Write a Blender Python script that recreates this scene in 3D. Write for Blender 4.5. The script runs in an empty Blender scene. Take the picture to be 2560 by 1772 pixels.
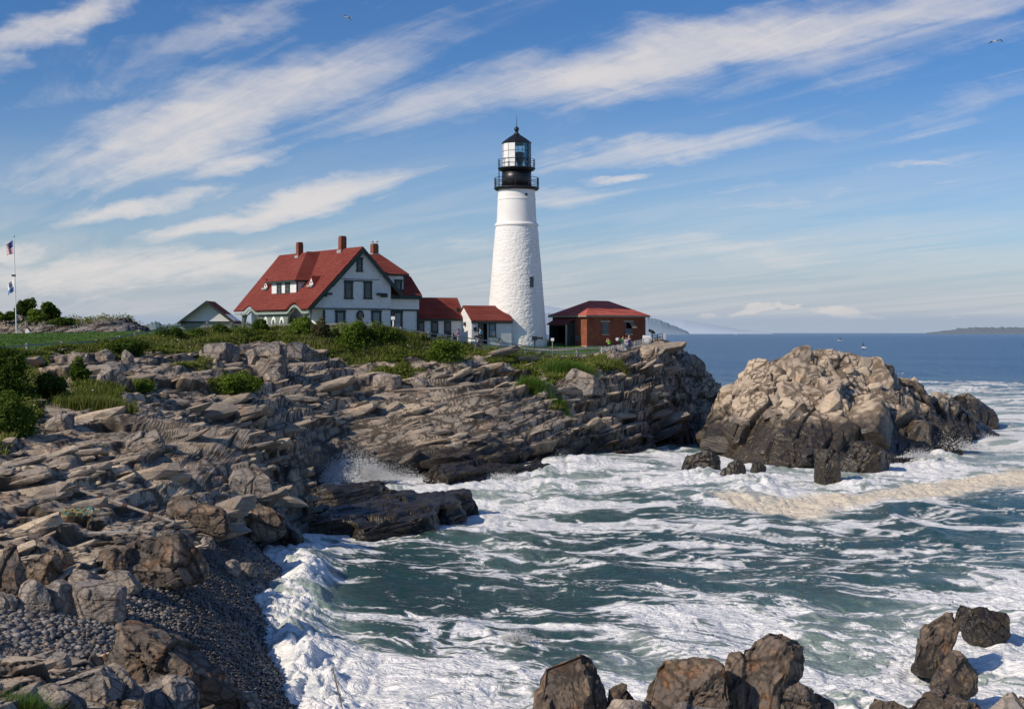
import bpy, bmesh, math, random
import numpy as np
from mathutils import Vector, Matrix
random.seed(7); RNG = np.random.default_rng(11)
C = bpy.context.scene.collection
scene = bpy.context.scene
# ---------------------------------------------------------------- camera model of the photograph (2560 px wide)
F, CX, HV, CZ = 3360.0, 1280.0, 832.0, 11.0
K = 2560 / 2306.0
def P(u, v, Y): return np.array([(u - CX) / F * Y, Y, CZ - (v - HV) / F * Y])
def D(ud, vd, Y): return P(ud * K, vd * K, Y)
def WY(vd): return CZ * F / (vd * K - HV)           # depth of the sea surface seen at row vd
def uvd(X, Y, Z): return (X / Y * F + CX) / K, (HV - (Z - CZ) / Y * F) / K
# ---------------------------------------------------------------- object helpers
def tag(o, label=None, cat=None, group=None, kind=None):
    if label: o['label'] = label
    if cat: o['category'] = cat
    if group: o['group'] = group
    if kind: o['kind'] = kind
    return o
def empty(name, loc=(0, 0, 0), rotz=0.0, label=None, cat=None, group=None):
    o = bpy.data.objects.new(name, None); C.objects.link(o)
    o.location = loc; o.rotation_euler = (0, 0, rotz); o.empty_display_size = .2
    return tag(o, label, cat, group)
def link(name, me, mat=None, parent=None):
    o = bpy.data.objects.new(name, me); C.objects.link(o)
    if mat is not None: me.materials.append(mat)
    if parent is not None: o.parent = parent
    return o
def mesh_np(name, V, Fc, mat=None, attrs=None, smooth=False, parent=None):
    V = np.asarray(V, dtype=np.float32); Fc = np.asarray(Fc, dtype=np.int32)
    me = bpy.data.meshes.new(name); n, k = Fc.shape
    me.vertices.add(len(V)); me.vertices.foreach_set('co', V.ravel())
    me.loops.add(n * k); me.loops.foreach_set('vertex_index', Fc.ravel())
    me.polygons.add(n); me.polygons.foreach_set('loop_start', np.arange(0, n * k, k, dtype=np.int32))
    me.polygons.foreach_set('use_smooth', np.full(n, smooth))
    me.update(calc_edges=True)
    for a, vals in (attrs or {}).items():
        at = me.attributes.new(a, 'FLOAT', 'POINT'); at.data.foreach_set('value', np.asarray(vals, dtype=np.float32))
    return link(name, me, mat, parent)
class MB:
    """collects simple solids; build() links them as ONE mesh object"""
    def __init__(s, T=None): s.bm = bmesh.new(); s.T = T
    def _v(s, p):
        p = Vector([float(c) for c in p])
        return s.bm.verts.new(s.T @ p if s.T is not None else p)
    def poly(s, pts):
        try: return s.bm.faces.new([s._v(p) for p in pts])
        except ValueError: return None
    def prism(s, pts, d):
        """polygon pts extruded along vector d"""
        d = Vector([float(c) for c in d]); a = [s._v(p) for p in pts]
        b = [s._v(Vector([float(c) for c in p]) + d) for p in pts]; n = len(pts)
        s.bm.faces.new(a); s.bm.faces.new(b[::-1])
        for i in range(n): s.bm.faces.new((a[i], b[i], b[(i + 1) % n], a[(i + 1) % n]))
    def box(s, lo, hi):
        x0, y0, z0 = lo; x1, y1, z1 = hi
        s.prism([(x0, y0, z0), (x1, y0, z0), (x1, y1, z0), (x0, y1, z0)], (0, 0, z1 - z0))
    def tube(s, p, q, r, r2=None, n=8, caps=True):
        p = Vector([float(c) for c in p]); q = Vector([float(c) for c in q]); r2 = r if r2 is None else r2
        z = (q - p).normalized(); x = z.orthogonal().normalized(); y = z.cross(x)
        A = [s._v(p + (x * math.cos(t) + y * math.sin(t)) * r) for t in [2 * math.pi * i / n for i in range(n)]]
        B = [s._v(q + (x * math.cos(t) + y * math.sin(t)) * r2) for t in [2 * math.pi * i / n for i in range(n)]]
        for i in range(n): s.bm.faces.new((A[i], A[(i + 1) % n], B[(i + 1) % n], B[i]))
        if caps: s.bm.faces.new(A[::-1]); s.bm.faces.new(B)
    def path(s, pts, r, n=6):
        for a, b in zip(pts[:-1], pts[1:]): s.tube(a, b, r, n=n)
    def lathe(s, prof, n=48, c=(0, 0), a0=0.0, caps=True):
        rings = []
        for r, z in prof:
            rings.append([s._v((c[0] + r * math.cos(a0 + 2 * math.pi * i / n), c[1] + r * math.sin(a0 + 2 * math.pi * i / n), z)) for i in range(n)])
        for A, B in zip(rings[:-1], rings[1:]):
            for i in range(n): s.bm.faces.new((A[i], A[(i + 1) % n], B[(i + 1) % n], B[i]))
        if caps: s.bm.faces.new(rings[0][::-1]); s.bm.faces.new(rings[-1])
    def ball(s, c, r, seg=12, rings=8, sc=(1, 1, 1)):
        m = Matrix.Translation(Vector([float(x) for x in c])) @ Matrix.Diagonal((r * sc[0], r * sc[1], r * sc[2], 1))
        if s.T is not None: m = s.T @ m
        bmesh.ops.create_uvsphere(s.bm, u_segments=seg, v_segments=rings, radius=1, matrix=m)
    def build(s, name, mat, parent=None, smooth=False, bevel=0):
        bmesh.ops.recalc_face_normals(s.bm, faces=s.bm.faces[:])
        if bevel: bmesh.ops.bevel(s.bm, geom=s.bm.edges[:], offset=bevel, segments=1, affect='EDGES')
        me = bpy.data.meshes.new(name); s.bm.to_mesh(me); s.bm.free()
        if smooth:
            me.polygons.foreach_set('use_smooth', np.full(len(me.polygons), True))
        return link(name, me, mat, parent)
def children(o): return [c for c in bpy.data.objects if c.parent == o]
# ---------------------------------------------------------------- numpy noise
def _h(ix, iy, iz, seed):
    n = (ix.astype(np.uint32) * np.uint32(374761393) + iy.astype(np.uint32) * np.uint32(668265263)
         + iz.astype(np.uint32) * np.uint32(2246822519) + np.uint32((seed * 3266489917) & 0xffffffff))
    n ^= n >> np.uint32(15); n *= np.uint32(2246822519); n ^= n >> np.uint32(13); n *= np.uint32(3266489917); n ^= n >> np.uint32(16)
    return n
def _f(n): return (n & np.uint32(0xffff)).astype(np.float32) / 65535.0, (n >> np.uint32(16)).astype(np.float32) / 65535.0
def vnoise(p, seed=0):
    i = np.floor(p).astype(np.int64); f = (p - i).astype(np.float32); f = f * f * f * (f * (f * 6 - 15) + 10)
    r = 0
    for dx in (0, 1):
        wx = f[:, 0] if dx else 1 - f[:, 0]
        for dy in (0, 1):
            wy = f[:, 1] if dy else 1 - f[:, 1]
            for dz in (0, 1):
                wz = f[:, 2] if dz else 1 - f[:, 2]
                r = r + wx * wy * wz * _f(_h(i[:, 0] + dx, i[:, 1] + dy, i[:, 2] + dz, seed))[0]
    return r * 2 - 1
def fbm(p, oct=4, seed=0, gain=.5):
    a, s, r = 1.0, 1.0, 0
    for o in range(oct): r = r + a * vnoise(p * s + 17.3 * o, seed + o); a *= gain; s *= 2.03
    return r
def billow(p, oct=4, seed=0, gain=.5):
    a, s, r = 1.0, 1.0, 0
    for o in range(oct): r = r + a * (1 - 2 * np.abs(vnoise(p * s + 9.7 * o, seed + o))); a *= gain; s *= 2.03
    return r
def cells(p, seed=0, jit=.9):
    """nearest and second cell: F1, F2, id hash, offset from the nearest centre"""
    N = len(p); F1 = np.full(N, 9e9, np.float32); F2 = F1.copy(); idn = np.zeros(N, np.uint32); off = np.zeros((N, 3), np.float32)
    i = np.floor(p).astype(np.int64)
    for dx in (-1, 0, 1):
        for dy in (-1, 0, 1):
            for dz in (-1, 0, 1):
                cx, cy, cz = i[:, 0] + dx, i[:, 1] + dy, i[:, 2] + dz
                h = _h(cx, cy, cz, seed); a, b = _f(h); c, _ = _f(_h(cx, cy, cz, seed + 77))
                o = np.stack([p[:, 0] - (cx + .5 + (a - .5) * jit), p[:, 1] - (cy + .5 + (b - .5) * jit), p[:, 2] - (cz + .5 + (c - .5) * jit)], 1).astype(np.float32)
                d = (o * o).sum(1); m = d < F1
                F2 = np.where(m, F1, np.minimum(F2, d)); F1 = np.where(m, d, F1); idn = np.where(m, h, idn); off[m] = o[m]
    return np.sqrt(F1), np.sqrt(F2), idn, off
def smst(a, b, x):
    t = np.clip((x - a) / (b - a), 0, 1); return t * t * (3 - 2 * t)
def blocks(p, size, amp, seed, R, tilt=.6, crack=.25, crackw=.10):
    """fractured-block relief: every cell gets its own height and its own tilted face"""
    q = (p @ R.T) / np.array(size, np.float32)
    F1, F2, idn, off = cells(q, seed)
    a, b = _f(idn); g1, g2 = _f(idn * np.uint32(2654435761) ^ (idn >> np.uint32(7)))
    d = (a - .5) + tilt * ((b - .5) * 2 * off[:, 0] + (g1 - .5) * 2 * off[:, 1] + (g2 - .5) * off[:, 2])
    d = d - crack * (1 - smst(0, crackw, F2 - F1))
    return d * amp, a, F2 - F1
def basis(az, dip):
    """rows: along strike, across, bed normal"""
    e1 = np.array([math.cos(az), math.sin(az), 0]); e2 = np.array([-math.sin(az) * math.cos(dip), math.cos(az) * math.cos(dip), math.sin(dip)])
    return np.stack([e1, e2, np.cross(e1, e2)]).astype(np.float32)
def in_poly(u, v, poly):
    c = np.zeros(u.shape, bool); n = len(poly)
    for i in range(n):
        x0, y0 = poly[i]; x1, y1 = poly[(i + 1) % n]
        m = ((y0 > v) != (y1 > v)) & (u < (x1 - x0) * (v - y0) / ((y1 - y0) or 1e-9) + x0); c ^= m
    return c
def poly_dist(u, v, poly, closed=True):
    d = np.full(u.shape, 1e9); n = len(poly)
    for i in range(n if closed else n - 1):
        x0, y0 = poly[i]; x1, y1 = poly[(i + 1) % n]
        dx, dy = x1 - x0, y1 - y0; t = np.clip(((u - x0) * dx + (v - y0) * dy) / (dx * dx + dy * dy + 1e-9), 0, 1)
        d = np.minimum(d, np.hypot(u - x0 - t * dx, v - y0 - t * dy))
    return d
def soft_poly(u, v, poly, w):
    """1 inside, 0 outside, w px soft edge"""
    s = poly_dist(u, v, poly); s = np.where(in_poly(u, v, poly), s, -s); return smst(-w, w, s)
# ---------------------------------------------------------------- node helpers
class NT:
    def __init__(s, tree): s.t = tree; tree.nodes.clear()
    def n(s, typ, **kw):
        nd = s.t.nodes.new(typ)
        for k, v in kw.items():
            if k.startswith('_'): setattr(nd, k[1:], v)
        return nd
    def set(s, sock, v):
        if hasattr(v, 'is_output') or isinstance(v, bpy.types.NodeSocket): s.t.links.new(v, sock)
        elif v is not None:
            if isinstance(v, (tuple, list)) and sock.type == 'RGBA' and len(v) == 3: v = (*v, 1)
            sock.default_value = v
    def m(s, op, a, b=None, c=None, clamp=False):
        nd = s.t.nodes.new('ShaderNodeMath'); nd.operation = op; nd.use_clamp = clamp
        for i, x in enumerate((a, b, c)):
            if x is not None: s.set(nd.inputs[i], x)
        return nd.outputs[0]
    def vm(s, op, a, b=None, scale=None):
        nd = s.t.nodes.new('ShaderNodeVectorMath'); nd.operation = op
        s.set(nd.inputs[0], a)
        if b is not None: s.set(nd.inputs[1], b)
        if scale is not None: s.set(nd.inputs['Scale'], scale)
        return nd.outputs[1] if op in ('LENGTH', 'DOT_PRODUCT', 'DISTANCE') else nd.outputs[0]
    def mix(s, f, a, b, blend='MIX'):
        nd = s.t.nodes.new('ShaderNodeMix'); nd.data_type = 'RGBA'; nd.blend_type = blend; nd.clamp_factor = True
        s.set(nd.inputs[0], f); s.set(nd.inputs[6], a); s.set(nd.inputs[7], b); return nd.outputs[2]
    def mixf(s, f, a, b):
        nd = s.t.nodes.new('ShaderNodeMix'); nd.data_type = 'FLOAT'
        s.set(nd.inputs[0], f); s.set(nd.inputs[2], a); s.set(nd.inputs[3], b); return nd.outputs[0]
    def ss(s, x, a, b, lo=0.0, hi=1.0):
        nd = s.t.nodes.new('ShaderNodeMapRange'); nd.interpolation_type = 'SMOOTHSTEP'
        s.set(nd.inputs[0], x); s.set(nd.inputs[1], a); s.set(nd.inputs[2], b); s.set(nd.inputs[3], lo); s.set(nd.inputs[4], hi); return nd.outputs[0]
    def noise(s, vec, scale, detail=4, rough=.55, dist=0.0):
        nd = s.t.nodes.new('ShaderNodeTexNoise'); s.set(nd.inputs['Vector'], vec); nd.inputs['Scale'].default_value = scale
        nd.inputs['Detail'].default_value = detail; nd.inputs['Roughness'].default_value = rough; nd.inputs['Distortion'].default_value = dist
        return nd.outputs[0]
    def noisec(s, vec, scale, detail=4, rough=.55):
        s.noise(vec, scale, detail, rough); return s.t.nodes[-1].outputs[1]
    def vor(s, vec, scale, feature='F1', out=0, rnd=1.0):
        nd = s.t.nodes.new('ShaderNodeTexVoronoi'); nd.feature = feature; s.set(nd.inputs['Vector'], vec); nd.inputs['Scale'].default_value = scale
        nd.inputs['Randomness'].default_value = rnd; return nd.outputs[out]
    def mapping(s, vec, loc=(0, 0, 0), rot=(0, 0, 0), sc=(1, 1, 1)):
        nd = s.t.nodes.new('ShaderNodeMapping'); s.set(nd.inputs[0], vec); nd.inputs[1].default_value = loc; nd.inputs[2].default_value = rot; nd.inputs[3].default_value = sc
        return nd.outputs[0]
    def attr(s, name):
        nd = s.t.nodes.new('ShaderNodeAttribute'); nd.attribute_name = name; return nd.outputs['Fac']
    def obj(s): return s.t.nodes.new('ShaderNodeTexCoord').outputs['Object']
    def sep(s, v):
        nd = s.t.nodes.new('ShaderNodeSeparateXYZ'); s.set(nd.inputs[0], v); return nd.outputs
    def comb(s, x, y, z):
        nd = s.t.nodes.new('ShaderNodeCombineXYZ')
        for i, a in enumerate((x, y, z)): s.set(nd.inputs[i], a)
        return nd.outputs[0]
    def bump(s, h, strength=.5, dist=.05, normal=None):
        nd = s.t.nodes.new('ShaderNodeBump'); s.set(nd.inputs['Strength'], strength); s.set(nd.inputs['Distance'], dist); s.set(nd.inputs['Height'], h)
        if normal is not None: s.set(nd.inputs['Normal'], normal)
        return nd.outputs[0]
    def bsdf(s, col, rough=.8, spec=.3, normal=None, **kw):
        b = s.t.nodes.new('ShaderNodeBsdfPrincipled'); s.set(b.inputs['Base Color'], col); s.set(b.inputs['Roughness'], rough)
        s.set(b.inputs['Specular IOR Level'], spec)
        if normal is not None: s.set(b.inputs['Normal'], normal)
        for k, v in kw.items(): s.set(b.inputs[k.replace('_', ' ')], v)
        return b.outputs[0]
    def out(s, sh):
        o = s.t.nodes.new('ShaderNodeOutputMaterial'); s.t.links.new(sh, o.inputs[0])
def new_mat(name):
    m = bpy.data.materials.new(name); m.use_nodes = True; return m, NT(m.node_tree)
def paint(name, col, rough=.6, spec=.3, var=.12, scale=3.0, bump=0.0, metallic=0.0, dirt=0.0):
    """painted or plain surface: slight tone changes, optional bump"""
    m, t = new_mat(name); o = t.obj()
    n = t.noise(o, scale, 5, .6); f = t.ss(n, .3, .7)
    c = t.mix(f, tuple(x * (1 - var) for x in col), tuple(min(1, x * (1 + var)) for x in col))
    if dirt: c = t.mix(t.m('MULTIPLY', t.ss(t.noise(o, scale * .35, 6, .65), .5, .75), dirt), c, tuple(x * .45 for x in col))
    nb = t.bump(t.noise(o, scale * 9, 4), bump, .03) if bump else None
    t.out(t.bsdf(c, rough, spec, nb, Metallic=metallic)); return m
# ================================================================ camera, sun, sky
cam = bpy.data.cameras.new('camera'); camo = bpy.data.objects.new('camera', cam); C.objects.link(camo)
camo.location = (0, 0, CZ); camo.rotation_euler = (math.radians(90), 0, 0)
cam.sensor_width = 36; cam.lens = 36 * F / 2560; cam.shift_y = -(886 - HV) / 2560
cam.clip_start = .5; cam.clip_end = 60000; scene.camera = camo
SUN_AZ = math.radians(59); SUN_EL = math.radians(35)      # sun stands behind the viewer's left shoulder
SUN = Vector((-math.sin(SUN_AZ) * math.cos(SUN_EL), -math.cos(SUN_AZ) * math.cos(SUN_EL), math.sin(SUN_EL)))
sl = bpy.data.lights.new('sun', 'SUN'); sl.energy = 4.1; sl.angle = math.radians(.55); sl.color = (1, .88, .73)
so = bpy.data.objects.new('sun', sl); C.objects.link(so); so.rotation_euler = SUN.to_track_quat('Z', 'Y').to_euler(); so.location = SUN * 300
w = bpy.data.worlds.new('World'); scene.world = w; w.use_nodes = True; t = NT(w.node_tree)
sky = t.n('ShaderNodeTexSky'); sky.sky_type = 'NISHITA'; sky.sun_disc = False; sky.sun_elevation = SUN_EL
sky.sun_rotation = math.atan2(SUN.x, SUN.y); sky.altitude = 0; sky.air_density = 1.0; sky.dust_density = .6; sky.ozone_density = 2.2
dirv = t.n('ShaderNodeTexCoord').outputs['Generated']; dx, dy, dz = t.sep(dirv)[:3]
ay = t.m('MAXIMUM', t.m('ABSOLUTE', dy), .06)
s_ = t.m('DIVIDE', dx, ay); t_ = t.m('DIVIDE', dz, ay)     # bearing and elevation tangents
st0 = t.comb(s_, t_, 0)
stw = t.vm('SCALE', t.vm('SUBTRACT', t.noisec(t.mapping(st0, sc=(1, 2.6, 1)), 9, 5, .6), (.5, .5, .5)), scale=1.0)
st = t.vm('ADD', st0, t.vm('MULTIPLY', stw, (.13, .045, 0)))
def bl(ud, vd, ru, rv, slope, wt):
    """soft elliptical bank of cirrus at a bearing / elevation"""
    a = math.atan(-slope)
    v = t.vm('SUBTRACT', st, ((ud - 1153) / 3026.5, (749.4 - vd) / 3026.5, 0))
    x, y = t.sep(v)[:2]
    p = t.m('ADD', t.m('MULTIPLY', x, math.cos(a)), t.m('MULTIPLY', y, math.sin(a)))
    q = t.m('SUBTRACT', t.m('MULTIPLY', y, math.cos(a)), t.m('MULTIPLY', x, math.sin(a)))
    L = t.vm('LENGTH', t.comb(t.m('MULTIPLY', p, 3026.5 / ru), t.m('MULTIPLY', q, 3026.5 / rv), 0))
    return t.ss(L, 1.75, .0, 0, wt)
BL = [(500, 262, 470, 95, -.34, 1.0), (620, 190, 300, 70, -.28, .45), (110, 70, 260, 55, -.45, 1.0), (300, 462, 210, 34, -.2, 1.12), (640, 472, 330, 38, -.27, 1.15),
      (1500, 130, 900, 66, -.19, 1.0), (1950, 120, 480, 60, -.2, .6), (1500, 330, 380, 34, -.12, .8), (300, 610, 640, 46, -.03, .95), (40, 560, 130, 34, 0, .85),
      (1500, 560, 900, 55, .02, .62), (1350, 215, 480, 40, -.15, .65), (520, 350, 160, 34, -.15, 1.0), (1390, 395, 80, 14, -.1, 1.0),
      (1270, 440, 150, 32, -.12, .75), (1700, 405, 110, 13, -.08, .55), (1790, 445, 190, 20, -.1, .5), (2020, 372, 130, 16, -.1, .6), (1150, 640, 1300, 75, 0, .5),
      (500, 60, 350, 45, -.3, .6), (200, 185, 260, 50, -.2, .45), (700, 590, 340, 30, -.05, .5), (2150, 240, 300, 30, -.12, .4)]
cov = None
for b in BL:
    x = bl(*b); cov = x if cov is None else t.m('MAXIMUM', cov, x)
tp = t.m('ADD', t.m('MAXIMUM', t_, 0.0), .06)
cc = t.m('DIVIDE', t.m('ADD', s_, .62), tp); ll = t.m('DIVIDE', 1.0, tp)
wv = t.comb(cc, t.m('MULTIPLY', ll, .30), 0)
warp = t.vm('SCALE', t.vm('SUBTRACT', t.noisec(wv, .9, 4, .5), (.5, .5, .5)), scale=1.5)
wv2 = t.vm('ADD', wv, warp)
n1 = t.noise(wv2, 1.3, 6, .62, .6)
n2 = t.noise(t.mapping(wv2, sc=(2.5, .9, 1)), 2.2, 6, .68, .35)
n3 = t.noise(t.mapping(st, sc=(5, 14, 1)), 2.2, 6, .62, .5)
nn = t.m('ADD', t.m('ADD', t.m('MULTIPLY', n1, .40), t.m('MULTIPLY', n2, .34)), t.m('MULTIPLY', n3, .36))
al = t.ss(t.m('ADD', nn, t.m('MULTIPLY', cov, .46)), .59, 1.10, 0, .90)
veil = t.m('MULTIPLY', t.ss(t_, .20, .02, .02, .40), t.ss(n1, .3, .72, .25, 1))
al = t.m('MAXIMUM', al, veil)
feather = t.ss(t.m('ADD', t.m('MULTIPLY', n2, .6), t.m('MULTIPLY', n3, .5)), .50, .80, 0, .42)
al = t.m('MAXIMUM', al, t.m('MULTIPLY', feather, t.ss(n1, .36, .62)))
# little cumulus heads low over the sea
cu = None
for b in [(1590, 706, 50, 9, 0, 1), (1700, 703, 52, 12, 0, 1), (1760, 697, 60, 11, 0, 1), (1880, 697, 80, 12, 0, 1), (1960, 703, 60, 8, 0, .8), (2120, 706, 140, 7, 0, .6), (215, 700, 60, 18, -.2, .9)]:
    x = bl(*b); cu = x if cu is None else t.m('MAXIMUM', cu, x)
n4 = t.noise(t.mapping(st, sc=(1, 2.2, 1)), 55, 6, .6)
cu = t.ss(t.m('ADD', t.m('MULTIPLY', cu, .55), n4), .78, 1.0, 0, .55)
hz = t.ss(t_, .085, .0, 0, .9)                          # sea haze along the horizon
skyc = t.mix(1.0, sky.outputs[0], t.mix(t.ss(t_, .02, .26), (.68, .85, 1.12), (.33, .62, .99)), 'MULTIPLY')
base = t.mix(hz, skyc, (3.95, 4.6, 5.6))
col = t.mix(al, base, (7.5, 7.1, 6.9)); col = t.mix(cu, col, (7.6, 7.0, 6.6))
bank = t.ss(t_, .0165, .0085, 0, .8)                     # fog bank lying on the water
col = t.mix(bank, col, (3.5, 4.3, 5.5))
w.cycles.sampling_method = 'MANUAL'; w.cycles.sample_map_resolution = 128
bg = t.n('ShaderNodeBackground'); t.set(bg.inputs[0], col); bg.inputs[1].default_value = .10
wo = t.n('ShaderNodeOutputWorld'); w.node_tree.links.new(bg.outputs[0], wo.inputs[0])
scene.view_settings.view_transform = 'Standard'; scene.view_settings.look = 'None'; scene.view_settings.exposure = 0
scene.render.engine = 'CYCLES'; scene.cycles.max_bounces = 5; scene.cycles.diffuse_bounces = 2; scene.cycles.glossy_bounces = 2
scene.cycles.transmission_bounces = 4; scene.cycles.transparent_max_bounces = 12; scene.cycles.use_denoising = True
scene.cycles.use_adaptive_sampling = True; scene.cycles.adaptive_threshold = .02
# ================================================================ land
# control points: (column, row) of the surface and its distance; heights follow from the camera model
LAND = [
 # edge of the plateau, along the fence
 (-250, 812, 88), (0, 800, 96), (150, 786, 105), (340, 757, 118), (450, 745, 125), (560, 741, 128), (720, 738, 128), (860, 743, 128), (960, 763, 130), (1100, 784, 134), (1230, 801, 138), (1345, 805, 140), (1420, 790, 146), (1470, 775, 151),
 (700, 741, 134), (860, 750, 134), (1000, 768, 137), (1150, 782, 142), (1280, 793, 144), (1400, 788, 150),
 # lawn and yard behind it
 (-250, 775, 160), (40, 772, 165), (200, 770, 175), (330, 768, 185), (-100, 768, 195), (330, 766, 140), (560, 770, 142), (760, 775, 146), (930, 776, 146), (1080, 779, 148), (1180, 779, 150), (1290, 781, 152), (1400, 782, 152), (1450, 778, 162),
 (600, 768, 165), (1000, 775, 170), (1250, 775, 172), (1400, 775, 172), (450, 765, 185), (700, 768, 200), (1100, 772, 200), (1440, 765, 180),
 # brushy slope
 (-250, 865, 80), (0, 850, 88), (100, 828, 93), (200, 815, 98), (400, 795, 111), (600, 785, 121), (800, 795, 126), (1000, 812, 127.5), (1200, 826, 132), (1330, 830, 135),
 (-250, 960, 66), (0, 950, 72), (100, 915, 78), (200, 888, 84), (320, 880, 90), (450, 868, 98), (650, 850, 112), (850, 850, 120.5), (1050, 855, 121.5), (1200, 868, 123), (1320, 862, 127), (1400, 845, 132), (1460, 815, 142),
 # upper rock shelf
 (-250, 1010, 60), (0, 1000, 66), (200, 960, 74), (400, 948, 81), (600, 928, 98), (770, 935, 111), (900, 905, 115), (1100, 895, 117), (1250, 905, 121), (1330, 890, 124), (1400, 862, 128), (1470, 838, 136),
 # lower slabs
 (-250, 1080, 52), (0, 1060, 58), (200, 1040, 62), (400, 1010, 70), (540, 990, 77), (680, 1000, 99), (800, 985, 109), (900, 960, 111), (1000, 968, 111.5), (1130, 975, 113.5), (1230, 965, 117.5), (1300, 930, 121),
 (700, 1042, 99), (830, 1028, 107.5), (1000, 1028, 109), (1150, 1024, 112), (1250, 1018, 116.5), (1300, 1000, 120.5), (1345, 985, 123), (1400, 975, 127.5), (1455, 970, 133),
 # cliff edge on the right: upper lip, then the second crag behind
 (1365, 905, 124), (1440, 865, 134), (1475, 845, 139), (1500, 772, 152), (1490, 800, 147),
 (1520, 815, 163), (1550, 803, 168), (1590, 812, 170), (1608, 845, 173), (1560, 850, 164), (1540, 905, 157), (1590, 925, 170), (1610, 920, 176),
 # left ledges
 (-250, 1180, 46), (0, 1150, 50), (200, 1150, 54), (400, 1165, 58), (530, 1180, 63), (620, 1000, 75.5), (625, 1060, 74), (600, 1110, 71), (480, 1100, 66), (640, 1150, 70), (632, 1185, 68), (560, 1060, 71),
 (0, 1250, 43), (200, 1230, 47), (430, 1215, 54), (540, 1225, 59), (300, 1265, 46), (430, 1290, 49),
 # shingle
 (-250, 1430, 32), (0, 1400, 36), (150, 1360, 39), (270, 1370, 40.5), (450, 1345, 46), (560, 1330, 50), (555, 1250, 58.5), (400, 1450, 39), (560, 1460, 43), (300, 1480, 36), (600, 1540, 40), (650, 1596, 38.4), (700, 1700, 35),
 # bottom left rocks and the ground under the viewer
 (0, 1500, 29), (170, 1530, 30), (0, 1596, 24), (250, 1600, 27), (450, 1620, 31), (-250, 1596, 24)]
UNDER = [(715, 1088, 97.5), (800, 1075, 102.6), (880, 1072, 103.5), (960, 1066, 105.5), (1080, 1060, 107), (1180, 1052, 110), (1250, 1044, 113.5), (690, 1108, 90), (680, 1140, 82), (760, 1090, 92), (690, 1110, 80), (720, 1200, 72), (900, 1250, 70), (900, 1090, 101), (1100, 1075, 106), (1290, 1060, 114), (1380, 1040, 121), (1480, 1010, 134), (1550, 985, 146), (1620, 960, 168), (1700, 1000, 135), (1640, 900, 200), (1700, 860, 260), (650, 1260, 66), (690, 1400, 52), (760, 1500, 46), (800, 1600, 40), (1000, 1400, 52), (1300, 1300, 60), (1650, 1200, 75), (1800, 1100, 100), (900, 1596, 41), (1300, 1596, 41), (1700, 1596, 41), (1560, 780, 230), (1540, 770, 300)]
Q = [D(*c) for c in LAND]
for c in UNDER:
    q = D(*c); q[2] = -1.9; Q.append(q)
Q += [np.array(a, float) for a in [(0, -3, 9.3), (0, 4, 8.9), (-8, 6, 8.6), (8, 6, 7.6), (0, 10, 6.6), (-8, 12, 6.8), (-16, 12, 7.2), (-30, 12, 8.0), (6, 16, 3.0), (0, 18, 3.6), (-8, 18, 5.0), (12, 24, -1), (2, 26, .2), (-5, 26, 1.6), (14, 12, 3),
      (20, 30, -2), (0, 33, -1.2), (-3, 34, -.3), (10, 34, -1.8), (-45, 30, 7), (-60, 60, 8.5), (-90, 110, 10), (-75, 160, 10), (-30, 235, 9.5), (20, 215, 6), (10, 190, 9.3), (-120, 300, 9), (-60, 300, 9), (0, 300, 8.5), (-140, 200, 9.5), (-110, 240, 9.3), (-75, 235, 9.4), (-180, 260, 9), (-60, 205, 9.6), (-30, 205, 9.5), (20, 260, 7)]]
Q = np.array(Q)
_CEN = Q[:, :2].copy(); _c2 = 1.5 ** 2
def _ker(A): return np.sqrt(((A[:, None, :] - _CEN[None]) ** 2).sum(2) + _c2)
_n = len(Q); _A = np.zeros((_n + 3, _n + 3)); _A[:_n, :_n] = _ker(_CEN) - np.eye(_n) * .35
_A[:_n, _n] = 1; _A[:_n, _n + 1:] = _CEN; _A[_n:, :_n] = _A[:_n, _n:].T
_W = np.linalg.solve(_A, np.concatenate([Q[:, 2], np.zeros(3)]))
def H(x, y):
    sh = np.shape(x); a = np.stack([np.ravel(x), np.ravel(y)], 1).astype(np.float64); r = np.empty(len(a))
    for i in range(0, len(a), 60000):
        b = a[i:i + 60000]; r[i:i + 60000] = _ker(b) @ _W[:_n] + _W[_n] + b @ _W[_n + 1:]
    return np.clip(r, -2.5, 14).reshape(sh)
def fan(Hf, us, y0, y1, rows, dens=900, wy=.30):
    """height field on rays of equal bearing, rows spaced by the length of the profile seen on each ray"""
    us = np.asarray(us, float); ys = np.geomspace(y0, y1, dens) if np.ndim(y0) == 0 else None
    X = (us[:, None] - CX) / F * ys[None]; Y = np.broadcast_to(ys, X.shape)
    Z = Hf(X, Y)
    dY = np.diff(Y, axis=1); dZ = np.diff(Z, axis=1)
    hf = np.clip((CZ - Z[:, 1:]) / Y[:, 1:], .01, .3)
    ds = (np.sqrt((dY * (hf + wy * .12)) ** 2 + (dZ * .9) ** 2)) / Y[:, 1:]
    ds = ds * np.where(Z[:, 1:] < -.8, .15, 1)
    cu = np.concatenate([np.zeros((len(us), 1)), np.cumsum(ds, 1)], 1)
    k = np.ones(9) / 9
    cu = cu / cu[:, -1:]
    g = np.linspace(0, 1, rows); YY = np.stack([np.interp(g, cu[i], ys) for i in range(len(us))])
    # neighbouring rays keep similar spacing
    pad = np.pad(YY, ((4, 4), (0, 0)), mode='edge'); YY = sum(pad[i:i + len(us)] for i in range(9)) / 9
    XX = (us[:, None] - CX) / F * YY
    return XX, YY, Hf(XX, YY)
def grid_faces(nu, nv):
    i = np.arange(nu * nv).reshape(nu, nv)
    return np.stack([i[:-1, :-1], i[1:, :-1], i[1:, 1:], i[:-1, 1:]], -1).reshape(-1, 4)
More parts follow.
